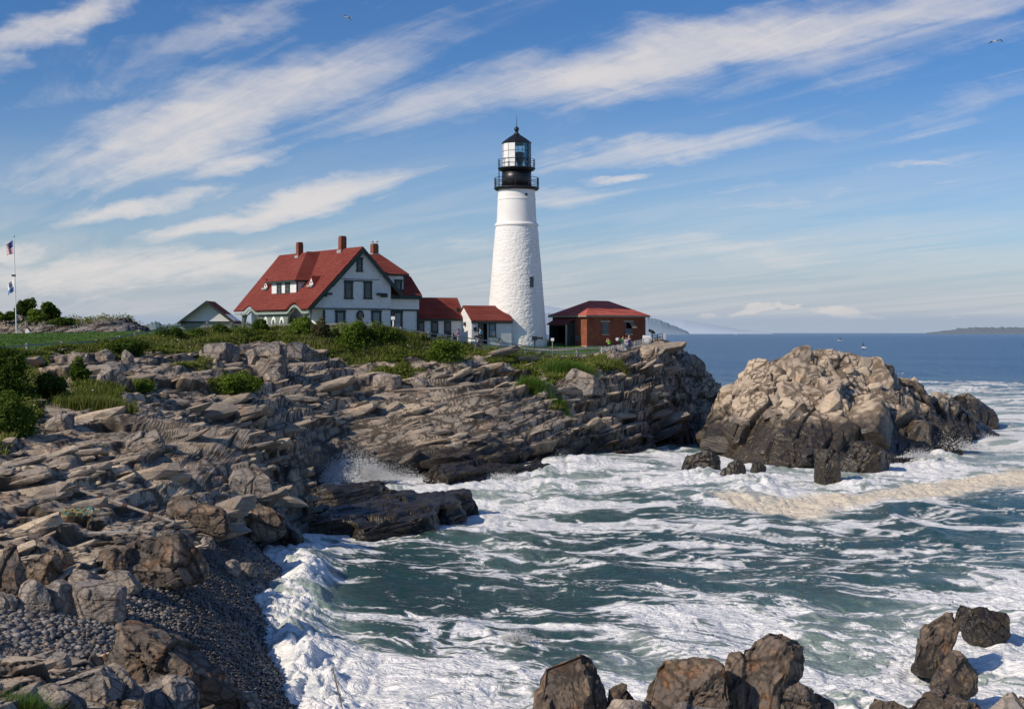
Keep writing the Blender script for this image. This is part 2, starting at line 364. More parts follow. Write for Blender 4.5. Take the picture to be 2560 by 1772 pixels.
def vnormals(V, Fc):
    a, b, c, d = (V[Fc[:, i]] for i in range(4)); n = np.cross(c - a, d - b); N = np.zeros_like(V)
    for i in range(4): np.add.at(N, Fc[:, i], n)
    return N / (np.linalg.norm(N, axis=1, keepdims=True) + 1e-12)
def terrace(p, nb, thick, seed, wob, share, sharp=.75):
    """steps parallel to a bedding plane: flat treads and steep risers"""
    h = p @ nb + fbm(p / (thick * 5), 3, seed) * wob
    q = h / thick; k = np.floor(q); f = q - k
    hh = _f(_h(k.astype(np.int64), np.zeros(len(p), np.int64), np.zeros(len(p), np.int64), seed))[0]
    w = .25 + .5 * hh
    g = np.clip((f - w) / (1 - sharp) + .5, 0, 1)
    return (g - f) * thick * share, hh
BED = np.array([-.20, .0, .98], np.float32); BED /= np.linalg.norm(BED)
def rock_relief(p, R, s=1.0, seed=3, bed=BED, blk=1.0, ter=1.0, split=False, iso=1.0):
    """layered blocky relief; returns displacement (m), tone, openness of cracks"""
    p = p.astype(np.float32)
    wp = p + np.stack([fbm(p / (8 * s), 2, seed + 40), fbm(p / (8 * s) + 31, 2, seed + 41), fbm(p / (8 * s) + 67, 2, seed + 42)], 1) * np.array([.8, .8, .10], np.float32) * s
    m1 = smst(-.35, .35, fbm(p / (11 * s), 2, seed + 60)); m2 = smst(-.2, .4, fbm(p / (6 * s), 2, seed + 61))
    d1, t1, c1 = blocks(wp, (13 * s / iso ** .5, 5.0 * s, 1.9 * s * iso), .85 * s * blk, seed, R, .7, .30, .03)
    d2, t2, c2 = blocks(wp, (5.2 * s / iso ** .5, 2.2 * s, 1.0 * s * iso), .44 * s * blk, seed + 1, R, .9, .40, .04)
    e1, h1 = terrace(wp + bed * (d1 * .5)[:, None], bed, 1.05 * s, seed + 5, .25 * s, .60 * ter, .9)
    e2, h2 = terrace(wp, bed, .36 * s, seed + 6, .08 * s, .45 * ter, .85)
    d3, t3, c3 = blocks(wp, (2.3 * s / iso ** .5, 1.1 * s, .55 * s * iso), .18 * s * blk, seed + 2, R, 1.1, .45, .06)
    d4, t4, c4 = blocks(wp, (.95 * s / iso ** .5, .5 * s, .32 * s * iso), .07 * s * blk, seed + 4, R, 1.2, .4, .09)
    nz = fbm(p / (.45 * s), 2, seed + 9) * .015 * s
    d = d1 + d2 * (.35 + .65 * m2) + d3 * (.4 + .6 * m1) + d4 + nz; e = e1 * (.35 + .65 * m1) + e2
    tone, crk = .3 * t1 + .25 * t2 + .2 * t3 + .15 * h2 + .1 * t4, np.minimum(np.minimum(c1 * 2.2, c2 * 1.5), np.minimum(c3 * 1.1, c4 * 1.3 + .05))
    return (d, e, tone, crk) if split else (d * .75 + e, tone, crk)
# ---- masks of the ground cover, authored on the surface seen from the viewpoint, stored per vertex
GRASSY = [[(-300, 780), (0, 795), (150, 785), (340, 755), (520, 735), (700, 728), (880, 738), (1000, 768), (1200, 795), (1330, 800), (1370, 805), (1400, 822), (1330, 838), (1250, 842), (1160, 825), (1090, 815), (1000, 812), (900, 815), (820, 820), (740, 800), (680, 772), (600, 770), (540, 778), (480, 800), (420, 800), (330, 800), (200, 795), (120, 800), (60, 835), (110, 860), (90, 930), (40, 1000), (-300, 1040)],
          [(1180, 880), (1200, 845), (1260, 820), (1330, 812), (1330, 840), (1250, 850), (1215, 895)], [(470, 870), (500, 845), (580, 855), (590, 872), (520, 885)], [(1235, 918), (1260, 905), (1285, 912), (1250, 925)],
          [(120, 905), (190, 870), (300, 878), (260, 905), (150, 925)], [(300, 865), (345, 858), (360, 872), (310, 880)], [(820, 838), (900, 822), (960, 828), (900, 845)], [(420, 830), (380, 815), (470, 820), (490, 835)]]
BEACH = [(-300, 1372), (100, 1375), (260, 1385), (275, 1330), (440, 1300), (450, 1215), (545, 1200), (700, 1235), (700, 1700), (520, 1700), (545, 1590), (480, 1520), (330, 1450), (180, 1490), (80, 1480), (-300, 1440)]
LAWN = [(-300, 796), (0, 800), (150, 784), (260, 776), (340, 757), (450, 740), (720, 730), (860, 735), (960, 758), (1100, 779), (1230, 797), (1345, 800), (1420, 790), (1498, 765), (1498, 600), (-300, 600)]
def zones(X, Y, Z):
    u, v = uvd(X, Y, Z); p = np.stack([X, Y, Z], 1)
    n = fbm(p / 3.0, 4, 91) * 13 + fbm(p / .8, 3, 92) * 5
    veg = np.zeros(len(X))
    for g in GRASSY: veg = np.maximum(veg, soft_poly(u + n, v + n * .8, np.array(g), 5))
    for (a, b, c) in [(0, 0, 0)]: pass
    lim = np.interp(X, [-60, -38, -36.6, -34.8, -31.7, -29, -25, -18, -12, -8.3, -2.3, 3.5, 9.6, 14], [84, 92, 96, 105, 118, 125, 128, 128, 128, 130, 134, 138, 140.5, 148])
    lawn = smst(-1.5, 1.5, Y - (lim + 1.5)) * (Z > 7.5) * (1 - smst(9.6, 10.8, X + n * .05))
    beach = soft_poly(u + n * .5, v + n * .5, np.array(BEACH), 9) * (Y < 66)
    veg = veg * (1 - beach)
    return veg, lawn, beach
def strata(az, dip):
    """rows: along strike, down dip, bed normal"""
    n = np.array([dip[0], dip[1], 1.0]); n /= np.linalg.norm(n); e = np.array([math.cos(az), math.sin(az), 0]); e -= n * (e @ n); e /= np.linalg.norm(e)
    return np.stack([e, np.cross(n, e), n]).astype(np.float32)
R_MAIN = strata(math.radians(20), (-.24, .05))
us = np.arange(-160, 1830, 2.0)
X, Y, Z = fan(H, us, 7, 290, 1000)
nu, nv = X.shape; Fc = grid_faces(nu, nv)
V = np.stack([X.ravel(), Y.ravel(), Z.ravel()], 1)
N = vnormals(V, Fc)
veg, lawn, beach = zones(V[:, 0], V[:, 1], V[:, 2])
dsp, stp, tone, crk = rock_relief(V, R_MAIN, split=True)
u_, v_ = uvd(V[:, 0], V[:, 1], V[:, 2])
amp = (1 - lawn) * (1 - .97 * beach) * (1 - .55 * veg)
amp *= np.interp(V[:, 1], [7, 20, 45, 75, 130], [.35, .5, .7, .9, 1.0])
SLAB = [(640, 985), (780, 925), (900, 895), (1080, 885), (1250, 905), (1330, 885), (1290, 950), (1150, 1000), (900, 1030), (640, 1060)]
slab = soft_poly(u_, v_, np.array(SLAB), 22); amp *= 1 - .62 * slab
CRAG = [(1290, 900), (1400, 850), (1480, 765), (1530, 765), (1640, 830), (1640, 960), (1440, 1010), (1330, 1010)]
crag = soft_poly(u_, v_, np.array(CRAG), 15); amp *= 1 + .5 * crag
slope = 1 - np.clip(N[:, 2], 0, 1)
def soften(a, k):
    g = a.reshape(nu, nv); w = np.exp(-.5 * (np.arange(-2 * k, 2 * k + 1) / k) ** 2); w /= w.sum(); pdd = np.pad(g, ((2 * k, 2 * k), (0, 0)), mode='edge')
    return sum(w[i] * pdd[i:i + nu] for i in range(4 * k + 1)).ravel()
flat_ = smst(.55, .9, N[:, 2]); far_ = np.clip((V[:, 1] - 25) / 40, 0, 1)
for _k in (3,):
    dsp = dsp + (soften(dsp, _k) - dsp) * flat_ * far_; stp = stp + (soften(stp, 4) - stp) * flat_ * far_; dsp = dsp + (soften(dsp, 1) - dsp) * .6; dsp = dsp + (soften(dsp, 3) - dsp) * .7 * (1 - flat_) * far_
dirn = N * .55 + np.array([.22, -.62, .12]); dirn /= np.linalg.norm(dirn, axis=1, keepdims=True)
V = V + dirn * (dsp * amp)[:, None]; V[:, 2] += stp * amp
V[:, 2] += lawn * fbm(V / 6, 3, 5) * .08 + beach * (fbm(V / 2.5, 3, 6) * .10)
G = V.reshape(nu, nv, 3); S = G.copy(); S[1:-1] = .76 * G[1:-1] + .12 * (G[2:] + G[:-2]); G = S
V = G.reshape(-1, 3); LANDV = G
keep = (V[Fc][:, :, 2].max(1) > -1.0)
# ---- rock material
def rock_mat(name, light=(.60, .475, .335), grey=(.295, .248, .198), rust=(.44, .24, .12), dark=(.10, .08, .062), wet_z=1.3, wet_w=1.3, rust_amt=.45, zones_=False, scale=1.0, warm=.5, crackd=.8):
    m, t = new_mat(name); o = t.obj(); z = t.sep(o)[2]
    tone = t.attr('tone'); crk = t.attr('crack')
    n1 = t.noise(o, .35 / scale, 4, .62, .4); n2 = t.noise(o, 2.2 / scale, 4, .65, .3); n3 = t.noise(o, 11 / scale, 4, .65)
    ox, oy, oz = t.sep(o)[:3]; bedz = t.m('ADD', oz, t.m('SUBTRACT', t.m('MULTIPLY', ox, .24), t.m('MULTIPLY', oy, .04)))
    ob = t.vm('ADD', t.comb(t.m('MULTIPLY', ox, .45), t.m('MULTIPLY', oy, .45), t.m('MULTIPLY', bedz, 3.6)), t.vm('SCALE', t.noisec(o, .7, 3), scale=.55))
    band = t.noise(ob, 1.5 / scale, 4, .7)
    c = t.mix(t.ss(t.m('ADD', t.m('MULTIPLY', n1, .7), t.m('MULTIPLY', tone, .45)), .42, .78 + (.5 - warm) * .3), grey, light)
    c = t.mix(t.m('MULTIPLY', t.ss(band, .52, .68), .42), c, dark)
    c = t.mix(t.m('MULTIPLY', t.ss(t.m('ADD', t.noise(o, .55 / scale, 5, .7, .6), t.m('MULTIPLY', n2, .28)), .66, .82), rust_amt), c, rust)
    c = t.mix(t.m('MULTIPLY', t.ss(n2, .52, .72), .35), c, tuple(x * 1.25 for x in light))
    c = t.mix(t.m('MULTIPLY', t.ss(n3, .50, .74), .42), c, dark)
    c = t.mix(t.ss(crk, .16, .03, 0, crackd), c, tuple(x * .25 for x in dark))
    wn = t.m('ADD', t.m('MULTIPLY', t.m('SUBTRACT', n1, .5), 3.2), t.m('MULTIPLY', t.m('SUBTRACT', n2, .5), 1.5))
    wet = t.ss(t.m('ADD', z, wn), wet_z + wet_w, wet_z - wet_w * .4)
    algae = t.mix(t.ss(n2, .45, .65), (.022, .018, .014), (.055, .040, .018))
    c = t.mix(t.m('MULTIPLY', wet, .93), c, algae)
    vc = t.vor(ob, 1.1 / scale, 'DISTANCE_TO_EDGE'); c = t.mix(t.ss(vc, .022, .0, 0, .4), c, tuple(x * .3 for x in dark))
    h = t.m('ADD', t.m('ADD', t.m('MULTIPLY', band, .5), t.m('MULTIPLY', n3, .35)), t.m('MULTIPLY', t.ss(vc, 0, .09), .12))
    h = t.m('ADD', h, t.m('MULTIPLY', t.noise(o, 38 / scale, 3, .6), .12))
    rough = t.mixf(wet, .92, t.mixf(n3, .22, .5))
    nb = t.bump(h, .75, .11 * scale)
    if zones_:
        veg, lawn, beach = t.attr('veg'), t.attr('lawn'), t.attr('beach')
        g = t.mix(t.ss(n2, .35, .65), (.045, .062, .016), (.10, .105, .030)); g = t.mix(t.ss(n3, .55, .75), g, (.13, .10, .05))
        c = t.mix(t.ss(t.m('ADD', veg, t.m('MULTIPLY', t.m('SUBTRACT', n2, .5), .8)), .35, .6), c, g)
        lw = t.mix(t.ss(t.noise(o, .25, 5), .35, .65), (.055, .115, .022), (.085, .15, .03)); lw = t.mix(t.m('MULTIPLY', t.ss(n3, .4, .7), .3), lw, (.03, .07, .012))
        path = t.ss(t.attr('path'), .3, .7)
        lw = t.mix(path, lw, t.mix(n3, (.22, .20, .18), (.32, .30, .27)))
        c = t.mix(t.ss(lawn, .4, .6), c, lw)
        pb = t.mix(t.vor(o, 9, 'F1', 1), (.05, .05, .052), (.17, .165, .16))
        c = t.mix(t.ss(beach, .4, .6), c, t.mix(.7, pb, (.03, .03, .03)))
        rough = t.mixf(t.m('MAXIMUM', veg, lawn), rough, .95)
    t.out(t.bsdf(c, rough, t.mixf(wet, .25, .5), nb)); return m
M_LAND = rock_mat('headland_rock', zones_=True)
pathp = ((LANDV[:, :, 1].ravel() > 141) * smst(.35, .5, vnoise(np.stack([V[:, 0] / 14, V[:, 1] / 14, V[:, 0] * 0], 1).astype(np.float32), 33) * .5 + .5) * (V[:, 0] > -25)) * .0
d_path = poly_dist(V[:, 0], V[:, 1], np.array([(-60, 178), (-30, 165), (-33, 140), (-8, 139.5), (4, 145), (8, 150), (13, 152)]), closed=False)
pathp = smst(1.6, .9, d_path + vnoise((V / .8).astype(np.float32), 3) * .3)
land = mesh_np('headland_ground', V, Fc[keep], M_LAND, dict(tone=tone, crack=crk * (amp > .3) + (amp <= .3), veg=veg, lawn=lawn, beach=beach, path=pathp), smooth=False)
tag(land, kind='structure')
def land_z(x, y): return float(H(np.array([x]), np.array([y]))[0])
_tree = None
def ground_pts():
    """visible-side vertices of the finished ground with their normals and masks"""
    return V

# ---- loose and half buried angular blocks
def chunks(pos, size, seed, R=R_MAIN, asp=(2.9, 1.3, .60), p_=7, sub_=2, cut=.55):
    bm = bmesh.new(); bmesh.ops.create_icosphere(bm, subdivisions=sub_, radius=1); bm.verts.ensure_lookup_table()
    v0 = np.array([v.co[:] for v in bm.verts], np.float32); f0 = np.array([[v.index for v in f.verts] for f in bm.faces], np.int32); bm.free()
    v0 = v0 / ((np.abs(v0) ** p_).sum(1, keepdims=True) ** (1 / p_)); r = np.random.default_rng(seed); VV, TT = [], []
    for i in range(len(pos)):
        v = v0.copy()
        for k in range(7):
            n = r.normal(size=3); n /= np.linalg.norm(n); d0 = r.uniform(cut, 1.05) * (1 + .3 * (1 - np.abs(n).max())); v -= np.maximum(0, v @ n - d0)[:, None] * n
        v = v * np.array(asp) * r.uniform(.65, 1.35, 3) * size[i] * .5
        a = r.normal(0, .16); b = r.normal(0, .10); c = r.normal(0, .12); E = np.array((Matrix.Rotation(a, 3, 'Z') @ Matrix.Rotation(b, 3, 'Y') @ Matrix.Rotation(c, 3, 'X')))
        VV.append((v @ E.T) @ R + pos[i]); TT.append(np.full(len(v), r.beta(1.6, 2.6)))
    return np.concatenate(VV), (f0[None] + (np.arange(len(pos)) * len(v0))[:, None, None]).reshape(-1, 3), np.concatenate(TT)
ci = np.where((amp > .28) & (lawn < .1) & (beach < .15) & (V[:, 1] > 30) & (V[:, 1] < 165) & (V[:, 2] > .6))[0]
wgt = (1 - .75 * slab[ci]) * (.25 + smst(-.2, .5, fbm((V[ci] / 7).astype(np.float32), 2, 401))) * (1 - .5 * veg[ci]); ck = RNG.choice(ci, 1300, replace=False, p=wgt / wgt.sum())
csz = np.clip(RNG.lognormal(-1.05, .62, 1300), .14, 1.6) * np.interp(V[ck, 1], [30, 60, 110], [.55, .85, 1.25]); cp = V[ck] - np.array([0, 0, .20]) * csz[:, None]
CV, CF, CT = chunks(cp, csz, 77)
tag(mesh_np('broken_rock', CV, CF, M_LAND, dict(tone=CT, crack=np.ones(len(CV)), veg=np.zeros(len(CV)), lawn=np.zeros(len(CV)), beach=np.zeros(len(CV)), path=np.zeros(len(CV)))), kind='stuff')
# ================================================================ sea
FOAM = [ # column, row, foam cover
 (580, 1200, 1), (600, 1300, 1), (600, 1400, 1), (640, 1500, 1), (690, 1580, 1), (660, 1220, 1), (665, 1330, .95), (700, 1230, .75), (730, 1290, .45), (720, 1350, .5), (700, 1420, .95), (760, 1420, .7), (800, 1480, .8), (760, 1560, .95), (850, 1560, .85), (850, 1430, .55), (920, 1480, .7), (950, 1540, .55), (1050, 1570, .75), (1000, 1590, .8), (900, 1595, .85),
 (760, 1215, .7), (850, 1205, .7), (950, 1195, .55), (800, 1240, .45), (900, 1250, .30), (1000, 1180, .7), (850, 1300, .12), (900, 1350, .12), (1000, 1300, .22), (1000, 1240, .42), (950, 1400, .25), (1050, 1380, .2), (1080, 1440, .4), (1150, 1450, .72), (1100, 1500, .7), (1200, 1400, .3), (1250, 1350, .22), (1150, 1340, .3),
 (1120, 1200, .62), (1180, 1160, .6), (1200, 1220, .72), (1160, 1270, .62), (1250, 1290, .45), (1250, 1160, .5), (1280, 1230, .35), (1080, 1150, .85), (1130, 1110, 1),
 (740, 1060, 1), (850, 1075, 1), (950, 1075, .95), (780, 1110, .8), (700, 1130, .7), (1050, 1080, 1), (1200, 1075, 1), (1300, 1050, .97), (1250, 1110, .9), (1350, 1080, .85), (1400, 1030, .9), (1480, 1010, .7), (1560, 985, .55), (1530, 960, .5), (1620, 940, .3), (1600, 970, .4),
 (1450, 1060, .82), (1350, 1130, .7), (1420, 1120, .6), (1480, 1150, .45), (1550, 1100, .85), (1620, 1085, 1), (1720, 1060, 1), (1800, 1060, 1), (1900, 1080, .95), (2000, 1060, 1), (2080, 1030, 1), (2150, 1010, 1), (2220, 990, .9), (2280, 1000, .85), (2200, 930, 1), (2150, 890, .9), (2290, 940, .8), (2100, 872, .9), (2200, 868, .8), (2306, 875, .55), (2306, 900, .75), (2306, 960, .75), (2250, 1050, .8), (2150, 1060, .75), (2000, 1100, .7), (1800, 1100, .85), (1700, 1110, .7), (1580, 1130, .6), (1900, 1120, .55),
 (1640, 1150, .5), (1780, 1175, .6), (1900, 1190, .45), (1400, 1180, .35), (1550, 1180, .28), (1650, 1210, .3), (2000, 1165, .35), (2100, 1160, .32), (2250, 1150, .25), (2200, 1190, .3), (2050, 1210, .28), (1900, 1240, .28), (1750, 1250, .3), (1600, 1260, .38), (1450, 1230, .3), (1450, 1290, .3), (1300, 1390, .4), (1400, 1330, .3), (1550, 1330, .4), (1700, 1310, .5), (1850, 1290, .45), (2000, 1280, .5), (2150, 1260, .55), (2280, 1240, .45), (2280, 1290, .7),
 (1500, 1390, .62), (1350, 1440, .55), (1250, 1440, .3), (1450, 1450, .75), (1600, 1400, .7), (1750, 1370, .72), (1900, 1350, .68), (2050, 1340, .75), (2200, 1330, .85), (1600, 1480, .75), (1750, 1450, .75), (1900, 1450, .82), (2000, 1480, .9), (2150, 1500, .97), (2280, 1420, .92), (1850, 1540, .9), (2050, 1580, .97), (2250, 1560, .97), (1400, 1520, .85), (1500, 1490, .8), (1300, 1500, .75), (1180, 1560, .8), (1150, 1490, .6),
 (1300, 1170, .42), (1350, 1230, .3), (2300, 800, .0), (2000, 800, 0), (1700, 800, 0), (1540, 800, 0), (2306, 850, 0), (2150, 848, .0), (1650, 850, .0), (1630, 900, .05), (1600, 870, 0), (1800, 850, 0), (2000, 845, 0)]
FM = np.array(FOAM, float)
def foam_cover(u, v):
    r = np.zeros(u.shape); ws = np.full(u.shape, 1e-6)
    for (a, b, c) in FM:
        sx = 62.; sy = max(10., (b - 749) * .075)
        w_ = np.exp(-.5 * (((u - a) / sx) ** 2 + ((v - b) / sy) ** 2)); r += w_ * c; ws += w_
    return r / ws
SCUM = [(1590, 1112), (1640, 1122), (1700, 1133), (1780, 1136), (1860, 1128), (1950, 1118), (2050, 1103), (2150, 1085), (2250, 1072), (2400, 1062)]
BRK = [(600, 1195), (628, 1225), (640, 1270), (640, 1330), (630, 1390), (650, 1450), (700, 1520), (740, 1600), (760, 1680)]
us = np.arange(-260, 2840, 3.0)
vs = np.concatenate([[.55, .8, 1.1, 1.5, 2, 2.6, 3.3, 4.1, 5], np.arange(6, 120, 1.25), np.arange(120, 1010, 1.55)])
YY = CZ * F / vs[None] + 0 * us[:, None]; XX = (us[:, None] - CX) / F * YY
nu, nv = XX.shape; Fw = grid_faces(nu, nv)
Vw = np.stack([XX.ravel(), YY.ravel(), 0 * YY.ravel()], 1)
uw, vw = uvd(Vw[:, 0], Vw[:, 1], 0 * Vw[:, 0])
p3 = np.stack([Vw[:, 0], Vw[:, 1], 0 * Vw[:, 0]], 1).astype(np.float32)
jit = fbm(p3 / 4.0, 4, 61)
cover = foam_cover(uw + jit * 26, vw + jit * 9)
cover = cover ** np.interp(cover, [.0, .5, .85], [1.5, 1.4, 1.0])
cover = np.where(vw < 852, np.minimum(cover, .02), cover)
step = np.gradient(YY, axis=1).ravel(); step = np.abs(step)
hgt = np.zeros(len(Vw))
for L, A, an, sd in [(42, .42, 200, 1), (23, .30, 185, 2), (13, .24, 215, 3), (8, .19, 195, 4), (5.2, .14, 230, 5), (3.4, .10, 178, 6), (2.2, .075, 208, 7), (1.4, .05, 190, 8), (.9, .032, 222, 9), (.55, .02, 200, 10)]:
    ca, sa = math.cos(math.radians(an)), math.sin(math.radians(an))
    x1 = Vw[:, 0] * ca + Vw[:, 1] * sa; y1 = -Vw[:, 0] * sa + Vw[:, 1] * ca
    q = np.stack([x1 / L, y1 / (2.2 * L), 0 * x1 + sd * 7], 1).astype(np.float32)
    q[:, 0] += fbm(q * .6 + 3, 2, 70 + sd) * .6
    fade = smst(L * .55, L * .18, step)
    hgt += A * fade * (billow(q, 1, 80 + sd) - .35) * (.85 if L > 3 else 1)
sheltered = smst(400, 60, Vw[:, 1])
hgt *= (1 - .35 * smst(700, 900, vw) * 0)
pb = p3 / 1.0; puff = -np.clip(billow(pb, 3, 33, .45), -1.4, 1.4); puff2 = fbm(p3 / 2.6, 3, 35)
near = smst(.9, .3, step)
hgt += cover ** 2 * (puff * .10 + puff2 * .12) * near
scd = poly_dist(uw, vw + jit * 3.5, np.array(SCUM, float), closed=False)
scw = np.interp(uw, [1560, 1640, 1800, 2000, 2150, 2306, 2500], [4, 13, 20, 19, 22, 26, 28])
scum = smst(scw + 4, scw - 9, scd + 4.5 * fbm(p3 / 1.7, 3, 44))
hgt += scum * (.12 + .06 * puff)
bd = poly_dist(uw + jit * 14, vw, np.array(BRK, float), closed=False)
bw = np.interp(vw, [1180, 1250, 1400, 1600], [58, 72, 80, 84])
brk0 = np.exp(-((uw - 785) / 60.) ** 2 - ((vw - 1076) / 13.) ** 2) + .6 * np.exp(-((uw - 870) / 70.) ** 2 - ((vw - 1076) / 10.) ** 2)
brk = np.exp(-(bd / bw) ** 2) * smst(1175, 1205, vw)
puff3 = -np.clip(billow(p3 / .36, 3, 37, .5), -1.4, 1.4)
hgt += brk * (.62 + .10 * puff + .08 * puff2 + .06 * puff3 * near)
lump = np.exp(-((uw - 700) / 45.) ** 2 - ((vw - 1290) / 75.) ** 2); hgt += lump * .62        # green back of the wave
# small breaker in front of the standing rock and surge around the offshore rocks
for (a, b, ru, rv, A) in [(785, 1074, 46, 11, 1.7), (845, 1077, 48, 8, .8), (735, 1080, 26, 7, .5), (1165, 1440, 55, 16, .55), (1100, 1425, 40, 14, .3), (1700, 1095, 60, 14, .5), (1590, 1075, 55, 16, .55), (2110, 1022, 60, 18, .9), (2180, 880, 80, 8, .7), (2060, 870, 40, 6, .5), (1300, 1040, 60, 10, .4), (1220, 1060, 50, 12, .5), (2150, 950, 50, 14, .6), (1960, 1075, 60, 12, .4), (1900, 1560, 60, 30, .35), (900, 1430, 60, 14, .25)]:
    e = np.exp(-((uw - a) / ru) ** 2 - ((vw - b) / rv) ** 2); hgt += e * A * (.8 + .35 * puff) * (Vw[:, 1] < 400)
Vw[:, 2] = hgt
Vw[:, 0] += hgt * .12 * np.where(Vw[:, 1] < 300, 1, 0)
SEA_U, SEA_V, SEA_H = uw.reshape(nu, nv), vw.reshape(nu, nv), hgt.reshape(nu, nv)
milk = np.clip(cover * 1.0 + brk + lump * .9, 0, 1)
cover2 = np.clip(np.maximum(np.maximum(cover, np.maximum(brk, brk0) * 1.5), scum * 1.1), 0, 1)
# marbled foam: warped filaments and patches, ranked so that the cover above is met exactly
ca, sa = math.cos(math.radians(-14)), math.sin(math.radians(-14))
fl = np.stack([(Vw[:, 0] * ca + Vw[:, 1] * sa) * .55, -Vw[:, 0] * sa + Vw[:, 1] * ca, 0 * Vw[:, 0]], 1).astype(np.float32)
wz = np.stack([fbm(fl / 3.4, 3, 101), fbm(fl / 3.4 + 19, 3, 102), 0 * Vw[:, 0]], 1)
fl2 = fl + wz * 1.3
wz2 = np.stack([fbm(fl2 / .9, 3, 103), fbm(fl2 / .9 + 7, 3, 104), 0 * Vw[:, 0]], 1)
fl3 = fl2 + wz2 * .28
rid = lambda q, sd: 1 - np.abs(vnoise(q.astype(np.float32), sd)) * 2
fld = .54 * fbm(fl2 / 3.8, 3, 111) + .46 * rid(fl3 / 1.5, 112) + 0.40 * rid(fl3 / .62, 113) * near + .32 * rid(fl3 / .27, 114) * smst(.35, .12, step) + .16 * fbm(fl3 / .5, 3, 115) * near
sub = np.sort(fld[::17]); rank = np.searchsorted(sub, fld) / len(sub)
edge = .32
fo = smst(1 - cover2 - edge * .5, 1 - cover2 + edge, rank * (1 + edge) - edge * .4) * smst(.03, .12, cover2)
thin = smst(1 - cover2 - .42, 1 - cover2 + .1, rank) * smst(.25, .7, cover2) * .30
fo = np.maximum(fo, thin)
grain = rid(fl3 / .5, 121) * .5 + rid(fl3 / .21, 122) * .5 * smst(.3, .1, step)
m, t = new_mat('sea_water'); o = t.obj(); x, y, z = t.sep(o)[:3]
foam, mk, sc_, gr = t.attr('foam'), t.attr('milk'), t.attr('scum'), t.attr('grain')
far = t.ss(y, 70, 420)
f2 = t.noise(t.mapping(o, sc=(.6, 1, .4)), 3.0, 4, .66, .8)
foam = t.m('ADD', foam, t.m('MULTIPLY', t.m('MULTIPLY', t.m('SUBTRACT', f2, .5), 1.1), t.m('MULTIPLY', foam, t.m('SUBTRACT', 1.15, foam))), clamp=True)
foam = t.m('MAXIMUM', foam, t.m('MULTIPLY', sc_, t.ss(f2, .12, .34)))
deep = t.mix(far, t.mix(f2, (.003, .027, .024), (.014, .060, .049)), (.012, .075, .17)); deep = t.mix(t.ss(y, 900, 9000, 0, .8), deep, (.085, .15, .25))  # distance haze over the far water is painted into its base colour
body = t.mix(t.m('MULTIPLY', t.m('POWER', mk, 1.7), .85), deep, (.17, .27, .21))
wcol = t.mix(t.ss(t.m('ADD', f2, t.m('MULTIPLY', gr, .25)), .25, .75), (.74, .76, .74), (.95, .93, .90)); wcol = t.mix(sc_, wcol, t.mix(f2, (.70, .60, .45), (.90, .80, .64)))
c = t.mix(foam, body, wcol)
b2 = t.noise(t.mapping(o, sc=(.35, .22, 1)), .9, 4, .68, .4)
hb = t.m('ADD', t.m('MULTIPLY', f2, t.mixf(far, .16, .05)), t.m('MULTIPLY', b2, t.mixf(far, .12, 1.0)))
hb = t.m('ADD', hb, t.m('MULTIPLY', t.m('MULTIPLY', foam, t.m('ADD', f2, t.m('MULTIPLY', gr, .3))), .18))
nb = t.bump(hb, 1.0, t.mixf(far, .8, 1.6))
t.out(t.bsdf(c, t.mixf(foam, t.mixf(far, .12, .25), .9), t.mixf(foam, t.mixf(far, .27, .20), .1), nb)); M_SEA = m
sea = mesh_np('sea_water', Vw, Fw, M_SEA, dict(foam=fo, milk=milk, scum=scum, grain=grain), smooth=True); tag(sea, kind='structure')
# deep floor of the cove and everything beyond the camera's back is plain water at sea level
# ================================================================ building materials
def siding(name, col, row=.16, kind='shingle', var=.10):
    m, t = new_mat(name); o = t.obj(); x, y, z = t.sep(o)[:3]
    bk = t.n('ShaderNodeTexBrick'); t.set(bk.inputs['Vector'], t.comb(t.m('ADD', x, y), z, 0)); bk.offset = .5
    bk.inputs['Scale'].default_value = 1; bk.inputs['Brick Width'].default_value = .22 if kind == 'shingle' else 4.0; bk.inputs['Row Height'].default_value = row
    bk.inputs['Mortar Size'].default_value = .008; bk.inputs['Color1'].default_value = (*[c * (1 - var) for c in col], 1); bk.inputs['Color2'].default_value = (*[min(1, c * (1 + var * .3)) for c in col], 1)
    bk.inputs['Mortar'].default_value = (*[c * .62 for c in col], 1)
    n = t.noise(o, .8, 5, .6); c = t.mix(t.ss(n, .45, .75, 0, .22), bk.outputs[0], tuple(v * .6 for v in col))
    t.out(t.bsdf(c, .75, .2, t.bump(bk.outputs[1], -.5, .02))); return m
def roof_mat(name='red_shingle', k=1.0):
    m, t = new_mat(name); o = t.obj(); x, y, z = t.sep(o)[:3]
    bk = t.n('ShaderNodeTexBrick'); t.set(bk.inputs['Vector'], t.comb(t.m('ADD', y, t.m('MULTIPLY', x, .15)), z, 0)); bk.offset = .5
    bk.inputs['Scale'].default_value = 1; bk.inputs['Brick Width'].default_value = .38; bk.inputs['Row Height'].default_value = .17; bk.inputs['Mortar Size'].default_value = .018
    bk.inputs['Color1'].default_value = (*[x * k for x in (.165, .036, .027)], 1); bk.inputs['Color2'].default_value = (*[x * k for x in (.225, .054, .040)], 1); bk.inputs['Mortar'].default_value = (.11, .018, .013, 1)
    n = t.noise(o, .45, 6, .65); n2 = t.noise(t.mapping(o, sc=(1, 1, .3)), 2.2, 4, .7)
    c = t.mix(t.ss(n, .35, .75, 0, .4), bk.outputs[0], tuple(x * k for x in (.25, .075, .056))); c = t.mix(t.ss(n2, .55, .8, 0, .45), c, (.13, .022, .016))
    t.out(t.bsdf(c, .9, .15, t.bump(bk.outputs[1], -.4, .02))); return m
